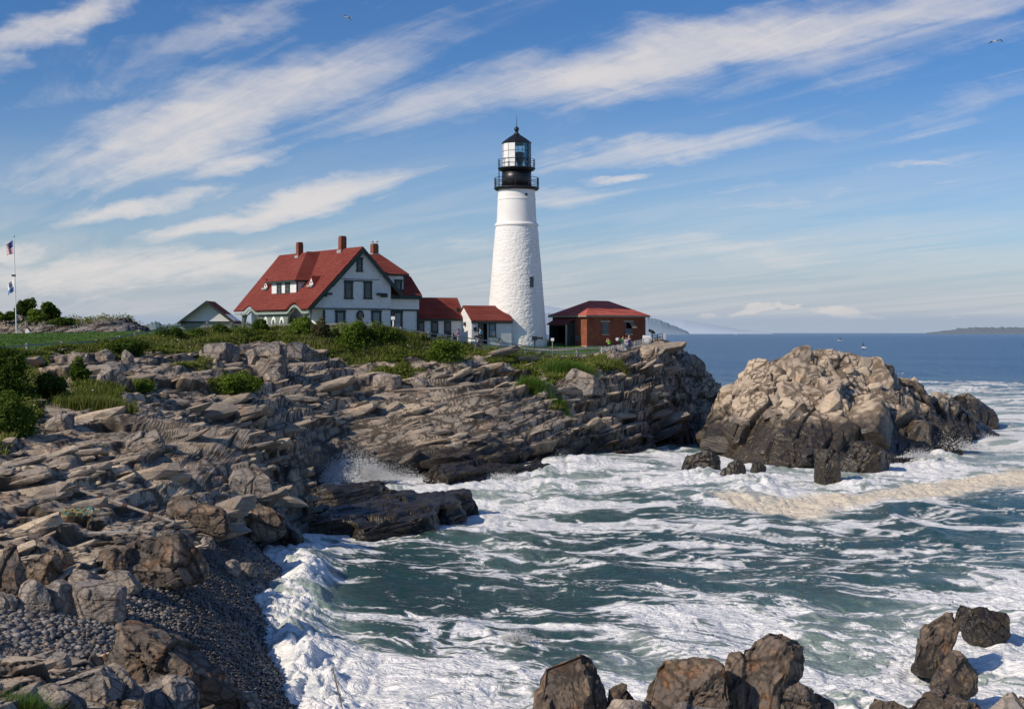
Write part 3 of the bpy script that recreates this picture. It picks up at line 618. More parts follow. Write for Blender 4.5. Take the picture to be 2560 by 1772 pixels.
def brick_mat(name='red_brick', a=(.21, .058, .028), b=(.32, .095, .045)):
    m, t = new_mat(name); o = t.obj(); x, y, z = t.sep(o)[:3]
    bk = t.n('ShaderNodeTexBrick'); t.set(bk.inputs['Vector'], t.comb(t.m('ADD', x, y), z, 0)); bk.offset = .5
    bk.inputs['Scale'].default_value = 1; bk.inputs['Brick Width'].default_value = .22; bk.inputs['Row Height'].default_value = .075; bk.inputs['Mortar Size'].default_value = .008
    bk.inputs['Color1'].default_value = (*a, 1); bk.inputs['Color2'].default_value = (*b, 1); bk.inputs['Mortar'].default_value = (.22, .13, .09, 1)
    n = t.noise(o, .7, 6, .65); c = t.mix(t.ss(n, .42, .75, 0, .5), bk.outputs[0], tuple(v * .5 for v in a))
    t.out(t.bsdf(c, .9, .15, t.bump(bk.outputs[1], -.5, .01))); return m
def glass_mat(name, col=(.02, .025, .03)):
    m, t = new_mat(name); n = t.noise(t.obj(), 1.5, 3)
    t.out(t.bsdf(t.mix(n, col, tuple(c * 2.2 for c in col)), .06, .6)); return m
M_WHITE = siding('white_shingle_wall', (.80, .79, .77)); M_CLAP = siding('white_clapboard', (.78, .77, .75), .13, 'board')
M_ROOF = roof_mat(); M_BRICK = brick_mat(); M_CHIM = brick_mat('chimney_brick', (.19, .05, .03), (.29, .085, .05))
M_TRIM = paint('dark_green_trim', (.026, .045, .042), .5); M_SAGE = paint('grey_green_panel', (.17, .205, .17), .7, var=.08)
M_WPAINT = paint('white_paint', (.80, .79, .76), .55, var=.06); M_FLASH = paint('lead_flashing', (.34, .34, .33), .5)
M_PANE = glass_mat('window_glass'); M_PANEL = glass_mat('pale_reflecting_glass', (.10, .14, .17)); M_SASH = paint('grey_green_sash', (.13, .16, .17), .6)
M_BLACK = paint('black_paint', (.012, .012, .014), .38, .5, var=.3); M_DARK = paint('dark_interior', (.006, .006, .006), 1, 0); M_STONE = paint('granite_block', (.38, .33, .27), .9, .2, .2, 2, .4)
M_CONC = paint('pale_concrete', (.42, .38, .33), .9, .2, .15, 2, .3)
class Frame:
    def __init__(s, X, Y, ang):
        s.O = Vector((X, Y, 0)); s.ang = ang; s.T = Matrix.Translation(s.O) @ Matrix.Rotation(ang, 4, 'Z'); s.I = s.T.inverted()
    def hit(s, u, v, n, d):
        """point of the plane n.p = d (local axes) seen along the line of sight (u, v)"""
        c = s.I @ Vector((0, 0, CZ)); r = (s.I.to_3x3() @ Vector(((u - CX) / F, 1, (HV - v) / F))); n = Vector(n)
        return c + r * ((d - n.dot(c)) / n.dot(r))
    def front(s, u, v, a=0.0): p = s.hit(u, v, (0, 1, 0), a); return p.x, p.z
    def side(s, u, v, b=0.0): p = s.hit(u, v, (1, 0, 0), b); return p.y, p.z
def window(par, rect, a, name='window', bar=(2, 3), frame=.13, mat=M_TRIM, pane=M_PANE, axis='y', sign=-1, depth=.10, sash=True, label=None):
    """casement in the plane axis = a; rect = (p0, z0, p1, z1)"""
    p0, z0, p1, z1 = rect; p0, p1 = min(p0, p1), max(p0, p1); z0, z1 = min(z0, z1), max(z0, z1)
    def bx(mb, q0, w0, q1, w1, d0, d1):
        lo, hi = sorted((a + sign * d0, a + sign * d1))
        mb.box((q0, lo, w0), (q1, hi, w1)) if axis == 'y' else mb.box((lo, q0, w0), (hi, q1, w1))
    mb = MB()
    bx(mb, p0, z0, p0 + frame, z1, -.05, depth); bx(mb, p1 - frame, z0, p1, z1, -.05, depth)
    bx(mb, p0 - .04, z1 - frame, p1 + .04, z1 + .05, -.05, depth + .03); bx(mb, p0 - .06, z0 - .03, p1 + .06, z0 + frame * .7, -.05, depth + .05)
    w = mb.build(name, mat, par)
    if label: w['label'] = label
    q0, q1, w0, w1 = p0 + frame, p1 - frame, z0 + frame * .7, z1 - frame
    mb = MB(); bx(mb, q0, w0, q1, w1, .012, .03); mb.build('pane', pane, w)
    if sash:
        mb = MB(); f = .05
        bx(mb, q0, w0, q0 + f, w1, .031, .06); bx(mb, q1 - f, w0, q1, w1, .031, .06); bx(mb, q0 + f, w0, q1 - f, w0 + f, .031, .06); bx(mb, q0 + f, w1 - f, q1 - f, w1, .031, .06)
        zm = (w0 + w1) / 2; bx(mb, q0 + f, zm - .035, q1 - f, zm + .035, .031, .07)
        for i in range(1, bar[0] + 1):
            x = q0 + (q1 - q0) * i / (bar[0] + 1); bx(mb, x - .015, zm + .036, x + .015, w1 - f - .001, .031, .055)
        for j in range(1, bar[1]):
            z = zm + (w1 - zm) * j / bar[1]; bx(mb, q0 + f + .001, z - .014, q1 - f - .001, z + .014, .031, .05)
        mb.build('sash', M_SASH, w)
    return w
def gy(fr, x, y):
    p = fr.T @ Vector((x, y, 0)); return land_z(p.x, p.y)
# ================================================================ keeper's house
HA = math.atan2(.584, .821); Y0 = 141.5
HF = Frame((904.5 - CX) / F * Y0, Y0, HA)
hs = empty('keepers_house', HF.O, HA, 'large white shingled house with steep red gabled roof, green trim and three brick chimneys', 'house')
Z5 = lambda x, y: (780 + x / 6.383, 600 + y / 6.383); Z4 = lambda x, y: (600 + x / 6.94, 600 + y / 6.94)
zr = HF.front(904.5, 618.5, -.45)[1]; bL, zL = HF.front(770.8, 774, -.45); sl_ = (zr - zL) / -bL
bR, zR = HF.front(988.6, 729, -.45); gz = 9.6
rz = lambda b: zr - sl_ * abs(b)                       # roof plane height
wl = HF.front(808, 800)[0]; wr = HF.front(977, 800)[0]; LEN = 17.6
zband = HF.front(880, 771.5)[1]
mb = MB()
mb.prism([(wl, 0, gz), (wr, 0, gz), (wr, 0, rz(wr) - .3), (0, 0, zr - .3), (wl, 0, rz(wl) - .3)], (0, LEN, 0))
mb.prism([(bL + .35, .04, zband), (wl - .002, .04, zband), (wl - .002, .04, rz(wl) - .3), (bL + .35, .04, rz(bL + .35) - .3)], (0, 1.2, 0))
mb.build('wall', M_WHITE, hs)
# left roof slope with the two eyebrow arches in its eave
aE = [HF.side(*Z4(165, 1215), bL)[0], HF.side(*Z4(935, 1180), bL)[0]]; hw = [1.55, 1.75]; ht = [.50, .70]
def brow(a): return max(ht[i] * max(0., math.cos(min(1, abs(a - aE[i]) / hw[i]) * math.pi / 2)) ** 1.3 if abs(a - aE[i]) < hw[i] else 0 for i in (0, 1))
na, nr = 120, 26; A0, A1 = -.45, LEN + .35; vs_, fs_ = [], []
for i in range(na + 1):
    a = A0 + (A1 - A0) * i / na
    for j in range(nr + 1):
        r = j / nr; e = max(0, (r - .72) / .28); z = zr - (zr - zL) * r + brow(a) * e ** 1.5 * 1.0
        vs_.append((bL * r, a + (1.6 * (1 - r) if i == na else 0), z))
for i in range(na):
    for j in range(nr):
        p = i * (nr + 1) + j; fs_.append((p, p + 1, p + nr + 2, p + nr + 1))
rf = mesh_np('roof', vs_, fs_, M_ROOF, parent=hs)
so_ = rf.modifiers.new('thickness', 'SOLIDIFY'); so_.thickness = .16; so_.offset = -1
mb = MB()
mb.prism([(0.0, -.45, zr), (4.7, -.45, rz(4.7)), (4.7, -.45, rz(4.7) - .17), (0, -.45, zr - .17)], (0, LEN + .8, 0)); mb.build('roof', M_ROOF, hs)
# fascia under the waving eave
mb = MB(); n = 140
for i in range(n):
    a, b = A0 + (A1 - A0) * i / n, A0 + (A1 - A0) * (i + 1) / n
    za, zb = zL + brow(a) - .15, zL + brow(b) - .15
    mb.prism([(bL + .03, a, za), (bL + .03, b, zb), (bL + .03, b, zb - .24), (bL + .03, a, za - .24)], (.1, 0, 0))
mb.build('fascia', paint('pale_green_fascia', (.26, .31, .27), .6), hs)
# rake boards of the front gable
mb = MB()
for (b0, b1) in [(0, bL * .56), (bL * .56, bL + .02), (0, 4.75)]:
    k = .52 if b0 == 0 else .42
    mb.prism([(b0, -.52, rz(b0) - .03), (b1, -.52, rz(b1) - .03), (b1, -.52, rz(b1) - k), (b0, -.52, rz(b0) - k)], (0, .14 if b0 == 0 else .10, 0))
mb.build('rake_board', M_TRIM, hs)
for (q, s) in [((150, 840), 1), ((1200, 850), -1)]:
    b, z = HF.front(*Z5(*q), -.3); mb = MB(); mb.box((b - .1, -.55, z - .22), (b + s * 1.15, 0, z + .0)); mb.box((b, -.45, z - .42), (b + s * .6, 0, z - .225)); mb.build('bracket', M_TRIM, hs)
def fbox(x0, y0, x1, y1, d0=0.0, d1=.09, mb=None, a=0.0):
    b0, z0 = HF.front(*Z5(x0, y0), a); b1, z1 = HF.front(*Z5(x1, y1), a)
    mb.box((min(b0, b1), a - d1, min(z0, z1)), (max(b0, b1), a - d0, max(z0, z1)))
mb = MB()
fbox(0, 1082, 1258, 1112, 0, .11, mb); fbox(430, 616, 1075, 640, 0, .10, mb); fbox(508, 641, 955, 668, 0, .09, mb)
fbox(170, 1113, 203, 1640, 0, .10, mb); fbox(1255, 1113, 1275, 1640, 0, .10, mb); fbox(203, 1113, 1254, 1124, 0, .07, mb)
mb.build('trim_board', M_TRIM, hs)
for (x0, y0, x1, y1, pn) in [(710, 287, 803, 505, M_PANE), (515, 669, 648, 940, M_PANE), (824, 669, 952, 940, M_PANE), (372, 1126, 530, 1500, M_PANEL), (944, 1126, 1102, 1500, M_PANEL)]:
    b0, z0 = HF.front(*Z5(x0, y1)); b1, z1 = HF.front(*Z5(x1, y0))
    window(hs, (b0, z0, b1, z1), 0, pane=pn, frame=.16 if y0 < 1000 else .22)
b, z = HF.front(*Z5(765, 1205)); ow = MB()
pts = [(b + .44 * math.cos(k * math.pi / 16), -.12, z + .55 * math.sin(k * math.pi / 16)) for k in range(32)]; ow.prism(pts, (0, .12, 0)); ow = ow.build('oval_window', M_TRIM, hs)
pp = MB(); pp.prism([(b + .26 * math.cos(k * math.pi / 12), -.14, z + .36 * math.sin(k * math.pi / 12)) for k in range(24)], (0, .018, 0)); pp.build('pane', M_PANE, ow)
# arcade wall under the left eave
bA = bL + .42; zt = zL - .16
def sidep(x, y, b=bA): return HF.side(*Z4(x, y), b)
def arch(a0, a1, zs, ztop, n=14): return [((a0 + a1) / 2 - (a1 - a0) / 2 * math.cos(math.pi * i / n), zs + (ztop - zs) * math.sin(math.pi * i / n)) for i in range(n + 1)]
o2a, o2b = sidep(1165, 1300)[0], sidep(815, 1300)[0]; o1a, o1b = sidep(330, 1300)[0], sidep(70, 1300)[0]
zsp = sidep(990, 1480)[1]
prof = [(.1, gz)] + [(o2a, gz)] + arch(o2a, o2b, zsp, zt + .42) + [(o2b, gz), (o1a, gz)] + arch(o1a, o1b, zsp, zt + .30) + [(o1b, gz), (o1b + .28, gz), (o1b + .28, zt + .1), (o1a, zt + .05)]
# built as strips so the arches stay open
mb = MB()
def strip(a0, a1, lo, hi, k=1):
    for i in range(k):
        p, q = a0 + (a1 - a0) * i / k, a0 + (a1 - a0) * (i + 1) / k
        if min(hi(p) - lo(p), hi(q) - lo(q)) > .01: mb.prism([(bA, p, lo(p)), (bA, q, lo(q)), (bA, q, hi(q)), (bA, p, hi(p))], (.22, 0, 0))
top = lambda a: zL + brow(a) - .30
archz = lambda a0, a1, zt_: (lambda a: min(top(a) - .06, zsp + (zt_ - zsp) * math.sqrt(max(0, 1 - ((a - (a0 + a1) / 2) / ((a1 - a0) / 2)) ** 2))))
g_ = lambda a: gz
strip(.1, o2a, g_, top, 4); strip(o2a, o2b, archz(o2a, o2b, zt + .38), top, 20); strip(o2b, o1a, g_, top, 24); strip(o1a, o1b, archz(o1a, o1b, zt + .26), top, 20); strip(o1b, o1b + .3, g_, top, 2)
mb.build('arcade_wall', M_SAGE, hs)
mb = MB(); mb.box((bA + 1.9, .3, gz), (bA + 2.0, o1a - .3, zt + .5)); mb.build('porch_back_wall', M_TRIM, hs)
for xc in (450, 588, 730):
    ac, z1 = sidep(xc, 1330); hwid = .52; zc = z1 - .75
    ring = [(ac - hwid, gz)] + [(ac - hwid * math.cos(math.pi * i / 12), zc + .75 * math.sin(math.pi * i / 12)) for i in range(13)] + [(ac + hwid, gz)]
    wdo = MB(); wdo.prism([(bA - .06, a, z) for a, z in ring], (.058, 0, 0)); wdo = wdo.build('arched_window', M_WPAINT, hs)
    r2 = [(ac - hwid * .55, gz)] + [(ac - hwid * .55 * math.cos(math.pi * i / 12), zc + .45 * math.sin(math.pi * i / 12)) for i in range(13)] + [(ac + hwid * .55, gz)]
    q = MB(); q.prism([(bA - .085, a, z) for a, z in r2], (.022, 0, 0)); q.build('pane', paint('green_glass', (.05, .07, .055), .2), wdo)
for (x, y0, y1) in [(1215, 1225, 1700), (45, 1265, 1700)]:
    mb = MB(); a, z1 = HF.side(*Z4(x, y0), bL + .2); mb.tube((bL + .2, a, gz), (bL + .2, a, z1), .11, n=8); mb.box((bL + .02, a - .2, z1 - .28), (bL + .38, a + .2, z1)); mb.build('porch_post', M_SAGE, hs)
# dormer with hipped roof on the left slope
nrm = Vector((-sl_, 0, 1))                              # left plane: z - zr - sl*b... (b negative)
P_ = lambda x, y: HF.hit(*Z4(x, y), (-sl_, 0, 1), zr)
pbr = P_(990, 945); bd = pbr.x
dr = lambda x, y: HF.side(*Z4(x, y), bd)
aR, zB = dr(988, 946); aLf, _ = dr(542, 970); zE = dr(975, 700)[1]; aLf = min(aLf, aR + 6.2)
dm = MB(); dm.box((bd, aR, zB - .12), (-.3, aLf, zE)); dormer = dm.build('dormer', M_WHITE, hs)
aRe, aLe = aR - .35, aLf + .9; am = (aRe + aLe) / 2; bd_e = bd - .4; arR = aRe + 2.6; b1 = -1.9
rp = [(bd_e, aRe, zE + .02), (bd_e, aLe, zE + .02), (b1, am, zr - .02), (0.05, am, zr - .02)]
mb = MB()
mb.poly([rp[0], rp[1], rp[2]]); mb.poly([(bd_e, aRe, zE + .02), rp[2], rp[3], (bd_e * .30, aRe, zE + .02)]); mb.poly([(bd_e, aLe, zE + .02), (bd_e * .3, aLe, zE + .02), rp[3], rp[2]])
mb.build('roof', M_ROOF, dormer)
mb = MB(); mb.box((bd_e, aRe, zE - .16), (bd_e + .12, aLe, zE)); mb.box((bd_e + .121, aRe, zE - .16), (bd_e * .35, aRe + .1, zE)); mb.box((bd - .03, aR - .02, zB - .1), (bd + .1, aR + .12, zE - .17)); mb.build('trim_board', M_TRIM, dormer)
for (x0, x1) in ((648, 722), (795, 868)):
    a0, z0 = dr(x1, 955); a1, z1 = dr(x0, 745); window(dormer, (a0, z0, a1, z1), bd, axis='x', frame=.14)
# two little triangular roof lights
for (x, y) in ((497, 815), (1290, 765)):
    p = P_(x, y + 30); lv = MB(); w_ = .55; h_ = .95
    lv.prism([(p.x - .35, p.y - w_, p.z + .1), (p.x - .35, p.y + w_, p.z + .1), (p.x - .35, p.y, p.z + .1 + h_)], (1.4, 0, 0)); lv = lv.build('triangular_dormer', M_ROOF, hs)
    q = MB(); q.prism([(p.x - .38, p.y - w_ * .8, p.z + .12), (p.x - .38, p.y + w_ * .8, p.z + .12), (p.x - .38, p.y, p.z + .02 + h_ * .8)], (.028, 0, 0)); q.build('white_surround', M_WPAINT, lv)
    q = MB(); q.prism([(p.x - .40, p.y - w_ * .35, p.z + .25), (p.x - .40, p.y + w_ * .35, p.z + .25), (p.x - .40, p.y, p.z + .05 + h_ * .5)], (.018, 0, 0)); q.build('pane', M_PANE, lv)
    q = MB(); q.box((p.x - .6, p.y - w_ * 1.15, p.z - .12), (p.x - .36, p.y + w_ * 1.15, p.z + .09)); q.build('sill', M_FLASH, lv)
# right wing with its own hipped roof and dormer
wa = .55; bW = HF.front(1045, 760, wa)[0]; zWe = HF.front(1020, 738, wa - .4)[1]; bWe = HF.front(1056, 738.5, wa - .4)[0]
mb = MB(); mb.box((wr - .2, wa, gz), (bW, LEN - 3, zWe)); mb.box((wr - .1, wa - .07, HF.front(1000, 773, wa)[1]), (bW + .1, wa - .001, zWe - .25)); mb.build('wall', M_WHITE, hs, )
pk = HF.hit(*Z5(1060, 242), (0, 1, 0), 5.6); kn = HF.hit(*Z5(1580, 590), (0, 1, 0), 3.0)
mb = MB(); ye, yb = wa - .4, LEN - 2.6; ym = 5.6
zk = kn.z; bk_ = kn.x
mb.poly([(3.4, ye, zWe), (bWe, ye, zWe), (bk_, 3.0, zk), (2.0, 3.0, zk)]); mb.poly([(2.0, 3.0, zk), (bk_, 3.0, zk), (pk.x, ym, pk.z), (0, ym, pk.z)])
mb.poly([(bWe, ye, zWe), (bWe, yb, zWe), (bk_, yb - 2.5, zk), (bk_, 3.0, zk)]); mb.poly([(bk_, 3.0, zk), (bk_, yb - 2.5, zk), (pk.x, ym + 1.5, pk.z), (pk.x, ym, pk.z)])
mb.poly([(0, ym, pk.z), (pk.x, ym, pk.z), (pk.x, ym + 1.5, pk.z), (0, ym + 1.5, pk.z)])
mb.build('roof', M_ROOF, hs)
mb = MB(); mb.box((wr - .6, ye - .06, zWe - .42), (bWe - .05, wa - .08, zWe - .02)); mb.box((bWe - .15, wa - .08, zWe - .42), (bWe, yb, zWe - .02))
fbox(1276, 1105, 1690, 1135, 0, .12, mb, wa); fbox(1672, 1136, 1692, 1640, 0, .10, mb, wa); mb.build('trim_board', M_TRIM, hs)
b0, z0 = HF.front(*Z5(1290, 1500), wa); b1_, z1 = HF.front(*Z5(1440, 1138), wa); window(hs, (b0, z0, b1_, z1), wa, pane=M_PANEL, frame=.2)
da = wa + .45; b0, z0 = HF.front(*Z5(1165, 832), da); b1_, z1 = HF.front(*Z5(1470, 575), da)
dmr = MB(); dmr.box((b0 - .6, da, z0 - .3), (b1_, 5.2, z1)); dmr = dmr.build('dormer', M_WHITE, hs)
mb = MB(); mb.box((b0 - .8, da - .3, z1 - .02), (b1_ + .45, da - .15, z1 + .18)); mb.box((b1_ + .25, da - .149, z1 - .02), (b1_ + .45, 4, z1 + .18)); mb.box((b1_ - .1, da - .04, z0), (b1_ + .04, da + .2, z1 - .03)); mb.build('trim_board', M_TRIM, dmr)
mb = MB(); e = z1 + .19; mb.poly([(b0 - 1.4, da - .35, e), (b1_ + .5, da - .35, e), (pk.x + .1, ym - .4, pk.z + .03), (0, ym - .4, pk.z + .03)]); mb.poly([(b1_ + .5, da - .35, e), (b1_ + .5, 5.2, e), (pk.x + .1, ym, pk.z + .03), (pk.x + .1, ym - .4, pk.z + .03)]); mb.build('roof', M_ROOF, dmr)
x0, w0 = HF.front(*Z5(1318, 805), da); x1, w1 = HF.front(*Z5(1435, 640), da); window(dmr, (x0, w0, x1, w1), da, frame=.2, bar=(1, 1))
# chimneys
def chimney(b, a, wv, zt_, zb_):
    mb = MB(); h = wv / 2; mb.box((b - h, a - h, zb_), (b + h, a + h, zt_ - .5)); ch = None
    mb.prism([(b - h, a - h, zt_ - .5), (b + h, a - h, zt_ - .5), (b + h, a + h, zt_ - .5), (b - h, a + h, zt_ - .5)], (0, 0, .32))
    mb.box((b - h * .9, a - h * .9, zt_ - .18), (b + h * .9, a + h * .9, zt_)); ch = mb.build('chimney', M_CHIM, hs)
    mb = MB(); mb.box((b - h - .12, a - h - .12, zb_), (b + h + .12, a + h + .12, zb_ + .9)); mb.build('flashing', M_FLASH, ch)
    mb = MB(); mb.box((b - h * .6, a - h * .6, zt_ - .02), (b + h * .6, a + h * .6, zt_ + .015)); mb.build('flue', M_DARK, ch); return ch
for (uc, vt, b, zb_) in [(749, 606, -.25, zr - 1.1), (856, 590.5, -.15, zr - .95)]:
    a, z1 = HF.side(uc, vt, b); chimney(b, a, .62 if uc < 800 else .66, z1, zb_)
p = HF.hit(936, 609.5, (0, 1, 0), ym + .1); chimney(p.x, ym + .1, .68, p.z, pk.z - .75); CHIM3 = HF.T @ Vector((p.x, ym + .1, p.z))
# ================================================================ the two linking sheds
PA = math.atan2(.37, .93)
Z7 = lambda x, y: (1020 + x / 6.782, 740 + y / 6.782)
def gabled(name, label, corner_uv, Yc, u_right, eave_v, ridge_v, half, zg, left_over=.0, cat='shed'):
    fr = Frame((corner_uv - CX) / F * Yc, Yc, PA)
    r = empty(name, fr.O, PA, label, cat)
    w = fr.front(u_right, 800)[0]; ze = fr.front((corner_uv + u_right) / 2, eave_v, -.2)[1]; zt_ = fr.hit((corner_uv + u_right) / 2, ridge_v, (0, 1, 0), half)[2]
    lo, hi = min(0, w), max(0, w)
    mb = MB(); mb.prism([(lo, 0, zg), (lo, 0, ze - .08), (lo, half, zt_ - .14), (lo, 2 * half, ze - .08), (lo, 2 * half, zg)], (hi - lo, 0, 0)); mb.build('wall', M_CLAP, r)
    mb = MB(); o = .22
    mb.prism([(lo - .12, -o, ze), (lo - .12, half, zt_), (lo - .12, half, zt_ - .12), (lo - .12, -o, ze - .12)], (hi - lo + .2, 0, 0))
    mb.prism([(lo - .12, 2 * half + o, ze), (lo - .12, half + .002, zt_), (lo - .12, half + .002, zt_ - .12), (lo - .12, 2 * half + o, ze - .12)], (hi - lo + .2, 0, 0)); mb.build('roof', M_ROOF, r)
    mb = MB(); mb.box((lo - .05, -o - .03, ze - .34), (hi + .05, -.001, ze - .125)); mb.build('fascia', M_TRIM, r)
    return r, fr, w, ze, zt_
p1_, f1_, w1_, ze1, zt1 = gabled('linking_shed', 'white shed with long red roof joining the house, dark green doors', 1161, 149.3, 1043, 794.5, 744, 2.6, 9.4)
mb = MB()
for (x0, x1) in [(172, 276), (388, 512), (612, 730)]:
    b0 = f1_.front(*Z7(x0, 500))[0]; b1 = f1_.front(*Z7(x1, 500))[0]; mb = MB(); mb.box((b0, -.07, 9.5), (b1, -.002, ze1 - .36)); dr_ = mb.build('door', M_TRIM, p1_)
    mb = MB(); w_ = b1 - b0; mb.box((b0 + w_ * .2, -.085, 11.2), (b1 - w_ * .2, -.071, ze1 - .6)); mb.build('pane', M_PANE, dr_)
mb = MB(); b = f1_.front(*Z7(940, 500))[0]; mb.tube((b, -.12, 9.4), (b, -.12, ze1 - .3), .05); mb.build('drain_pipe', M_TRIM, p1_)
p2_, f2_, w2_, ze2, zt2 = gabled('entrance_shed', 'small white red-roofed entrance shed built against the lighthouse tower', 1179, 146.4, 1279, 800.5, 764, 2.45, 9.3)
b0 = f2_.front(*Z7(1198, 500))[0]; b1 = f2_.front(*Z7(1332, 500))[0]; zt_ = f2_.front(*Z7(1250, 460))[1]
mb = MB(); mb.box((b0 - .08, -.06, 9.4), (b1 + .08, -.002, zt_ + .08)); d_ = mb.build('door', M_TRIM, p2_)
mb = MB(); mb.box((b0 + .02, -.075, 9.45), (b0 + (b1 - b0) * .58, -.062, zt_)); mb.build('door_panel', paint('green_grey_door', (.06, .085, .08), .5), d_)
mb = MB(); mb.box((b0 + (b1 - b0) * .60, -.075, 9.45), (b1 - .02, -.062, zt_)); mb.build('doorway', M_DARK, d_)
b0, z0 = f2_.front(*Z7(1365, 690)); b1, z1 = f2_.front(*Z7(1487, 458)); window(p2_, (b0, z0, b1, z1), 0, pane=M_PANEL, frame=.1, mat=M_TRIM)
b0, z0 = f2_.front(*Z7(1108, 595)); b1, z1 = f2_.front(*Z7(1166, 525)); mb = MB(); mb.box((b0, -.05, z0), (b1, -.002, z1)); mb.build('plaque', M_BLACK, p2_)
b0, z0 = f2_.front(*Z7(1508, 772)); b1, z1 = f2_.front(*Z7(1560, 708)); mb = MB(); mb.box((b0, -.28, z0), (b1, -.002, z1)); mb.build('meter_box', paint('grey_box', (.17, .17, .16), .6), p2_)
a, z = f2_.side(*Z7(975, 475), 0); mb = MB(); mb.box((-.2, a - .18, z - .2), (-.002, a + .18, z + .2)); mb.build('wall_lamp', M_TRIM, p2_)
a, z = f2_.side(*Z7(885, 215), 0); mb = MB(); mb.box((-.45, a - .15, z - .3), (-.13, a + .15, z + .1)); mb.build('floodlight', M_TRIM, p2_)
# ================================================================ lighthouse
TX, TY = (1291.5 - CX) / F * 152, 152.0; SC = 152 / F
tz = lambda v: CZ + (HV - v) * SC
lh = empty('lighthouse', (TX, TY, 9.0), 0, 'tall white rubble-stone lighthouse tower with black lantern deck', 'lighthouse')
lh_z = 9.0; L = lambda v: tz(v) - lh_z
prof = [(870, 76.5), (840, 74.2), (800, 71.3), (740, 66.7), (680, 62), (620, 57), (566.5, 52.3)]
zz = np.linspace(L(870), L(566.5), 330); rr = np.interp(zz, [L(v) for v, r in prof], [r * SC for v, r in prof]); na = 300
th = np.linspace(0, 2 * math.pi, na, endpoint=False)
TH, ZZ = np.meshgrid(th, zz, indexing='ij'); RR = np.broadcast_to(rr, TH.shape)
pc = np.stack([(RR * np.cos(TH)).ravel(), (RR * np.sin(TH)).ravel(), ZZ.ravel()], 1).astype(np.float32)
q = pc / np.array([.62, .62, .34], np.float32); q = q + np.stack([fbm(q * .5, 2, 1), fbm(q * .5, 2, 2), fbm(q * .5, 2, 3)], 1) * .35
f1c, f2c, idn, off = cells(q, 5); ra = _f(idn)[0]
dd = (smst(0, .28, f2c - f1c) * .022 + (ra - .5) * .026 + (off[:, 2] * .014) + fbm(pc / .16, 2, 8) * .012)
R2 = RR.ravel() + dd * smst(0, .6, L(566.5) - ZZ.ravel())
Vt = np.stack([R2 * np.cos(TH.ravel()), R2 * np.sin(TH.ravel()), ZZ.ravel()], 1)
i = np.arange(na * 330).reshape(na, 330); j = np.roll(i, -1, 0); Ft = np.stack([i[:, :-1], j[:, :-1], j[:, 1:], i[:, 1:]], -1).reshape(-1, 4)
m, t = new_mat('whitewashed_stone'); o = t.obj(); n1 = t.noise(o, .5, 6, .6); n2 = t.noise(o, 7, 4, .6)
c = t.mix(t.ss(n1, .4, .75, 0, .35), (.82, .80, .76), (.68, .63, .56)); c = t.mix(t.ss(t.noise(t.mapping(o, sc=(2, 2, .25)), 1.6, 5, .65), .58, .8, 0, .35), c, (.55, .49, .42))
t.out(t.bsdf(c, .85, .15, t.bump(n2, .35, .03))); M_TOWER = m
mesh_np('tower_wall', Vt, Ft, M_TOWER, smooth=True, parent=lh)
def lathe(name, pr, mat, par=lh, n=64, smooth=True, a0=0.0, caps=True):
    mb = MB(); mb.lathe([(r * SC, L(v)) for v, r in pr], n, (0, 0), a0, caps); o_ = mb.build(name, mat, par, smooth)
    return o_
lathe('string_course', [(567, 52), (566, 54.6), (562.5, 55), (561, 54), (557.5, 50.5)], M_TOWER, smooth=False)
lathe('upper_wall', [(566, 50.6), (540, 49), (502, 47.2), (501, 48), (498, 48), (497, 47), (482, 46), (474, 49), (470, 51)], M_TOWER, smooth=False)
gal = lathe('lower_gallery', [(477.5, 47), (476, 53), (472.5, 56.5), (469.5, 56.5), (469.4, 30)], M_BLACK, smooth=False)
lathe('watch_room', [(470, 37.2), (424, 36.5)], M_BLACK, smooth=True)
gal2 = lathe('upper_gallery', [(428.5, 38), (427, 43), (423, 47), (420.5, 47), (420.4, 20)], M_BLACK, smooth=False)
def railing(par, r, v0, v1, nposts, nbars, rails):
    mb = MB(); rr = r * SC
    for zf in rails:
        z = L(v0) + (L(v1) - L(v0)) * zf; pts = [(rr * math.cos(2 * math.pi * k / 48), rr * math.sin(2 * math.pi * k / 48), z) for k in range(49)]
        mb.path(pts, .028, 5)
    for k in range(nbars):
        a = 2 * math.pi * k / nbars; mb.tube((rr * math.cos(a), rr * math.sin(a), L(v0)), (rr * math.cos(a), rr * math.sin(a), L(v1)), .014, n=4)
    g = mb.build('railing', M_BLACK, par)
    for k in range(nposts):
        a = 2 * math.pi * (k + .4) / nposts; mb = MB(); mb.tube((rr * math.cos(a), rr * math.sin(a), L(v0)), (rr * math.cos(a), rr * math.sin(a), L(v1) + .03), .035, n=6); mb.build('railing_post', M_BLACK, par)
railing(gal, 55.5, 469.5, 446, 10, 60, (1.0, .5)); railing(gal2, 46, 420.5, 400, 10, 16, (1.0, .45))
mb = MB(); a = math.radians(180 + 52); mb.tube((-44 * SC, -8 * SC, L(469)), (-44 * SC, -8 * SC, L(424)), .06, n=6); mb.build('ladder', M_BLACK, lh)
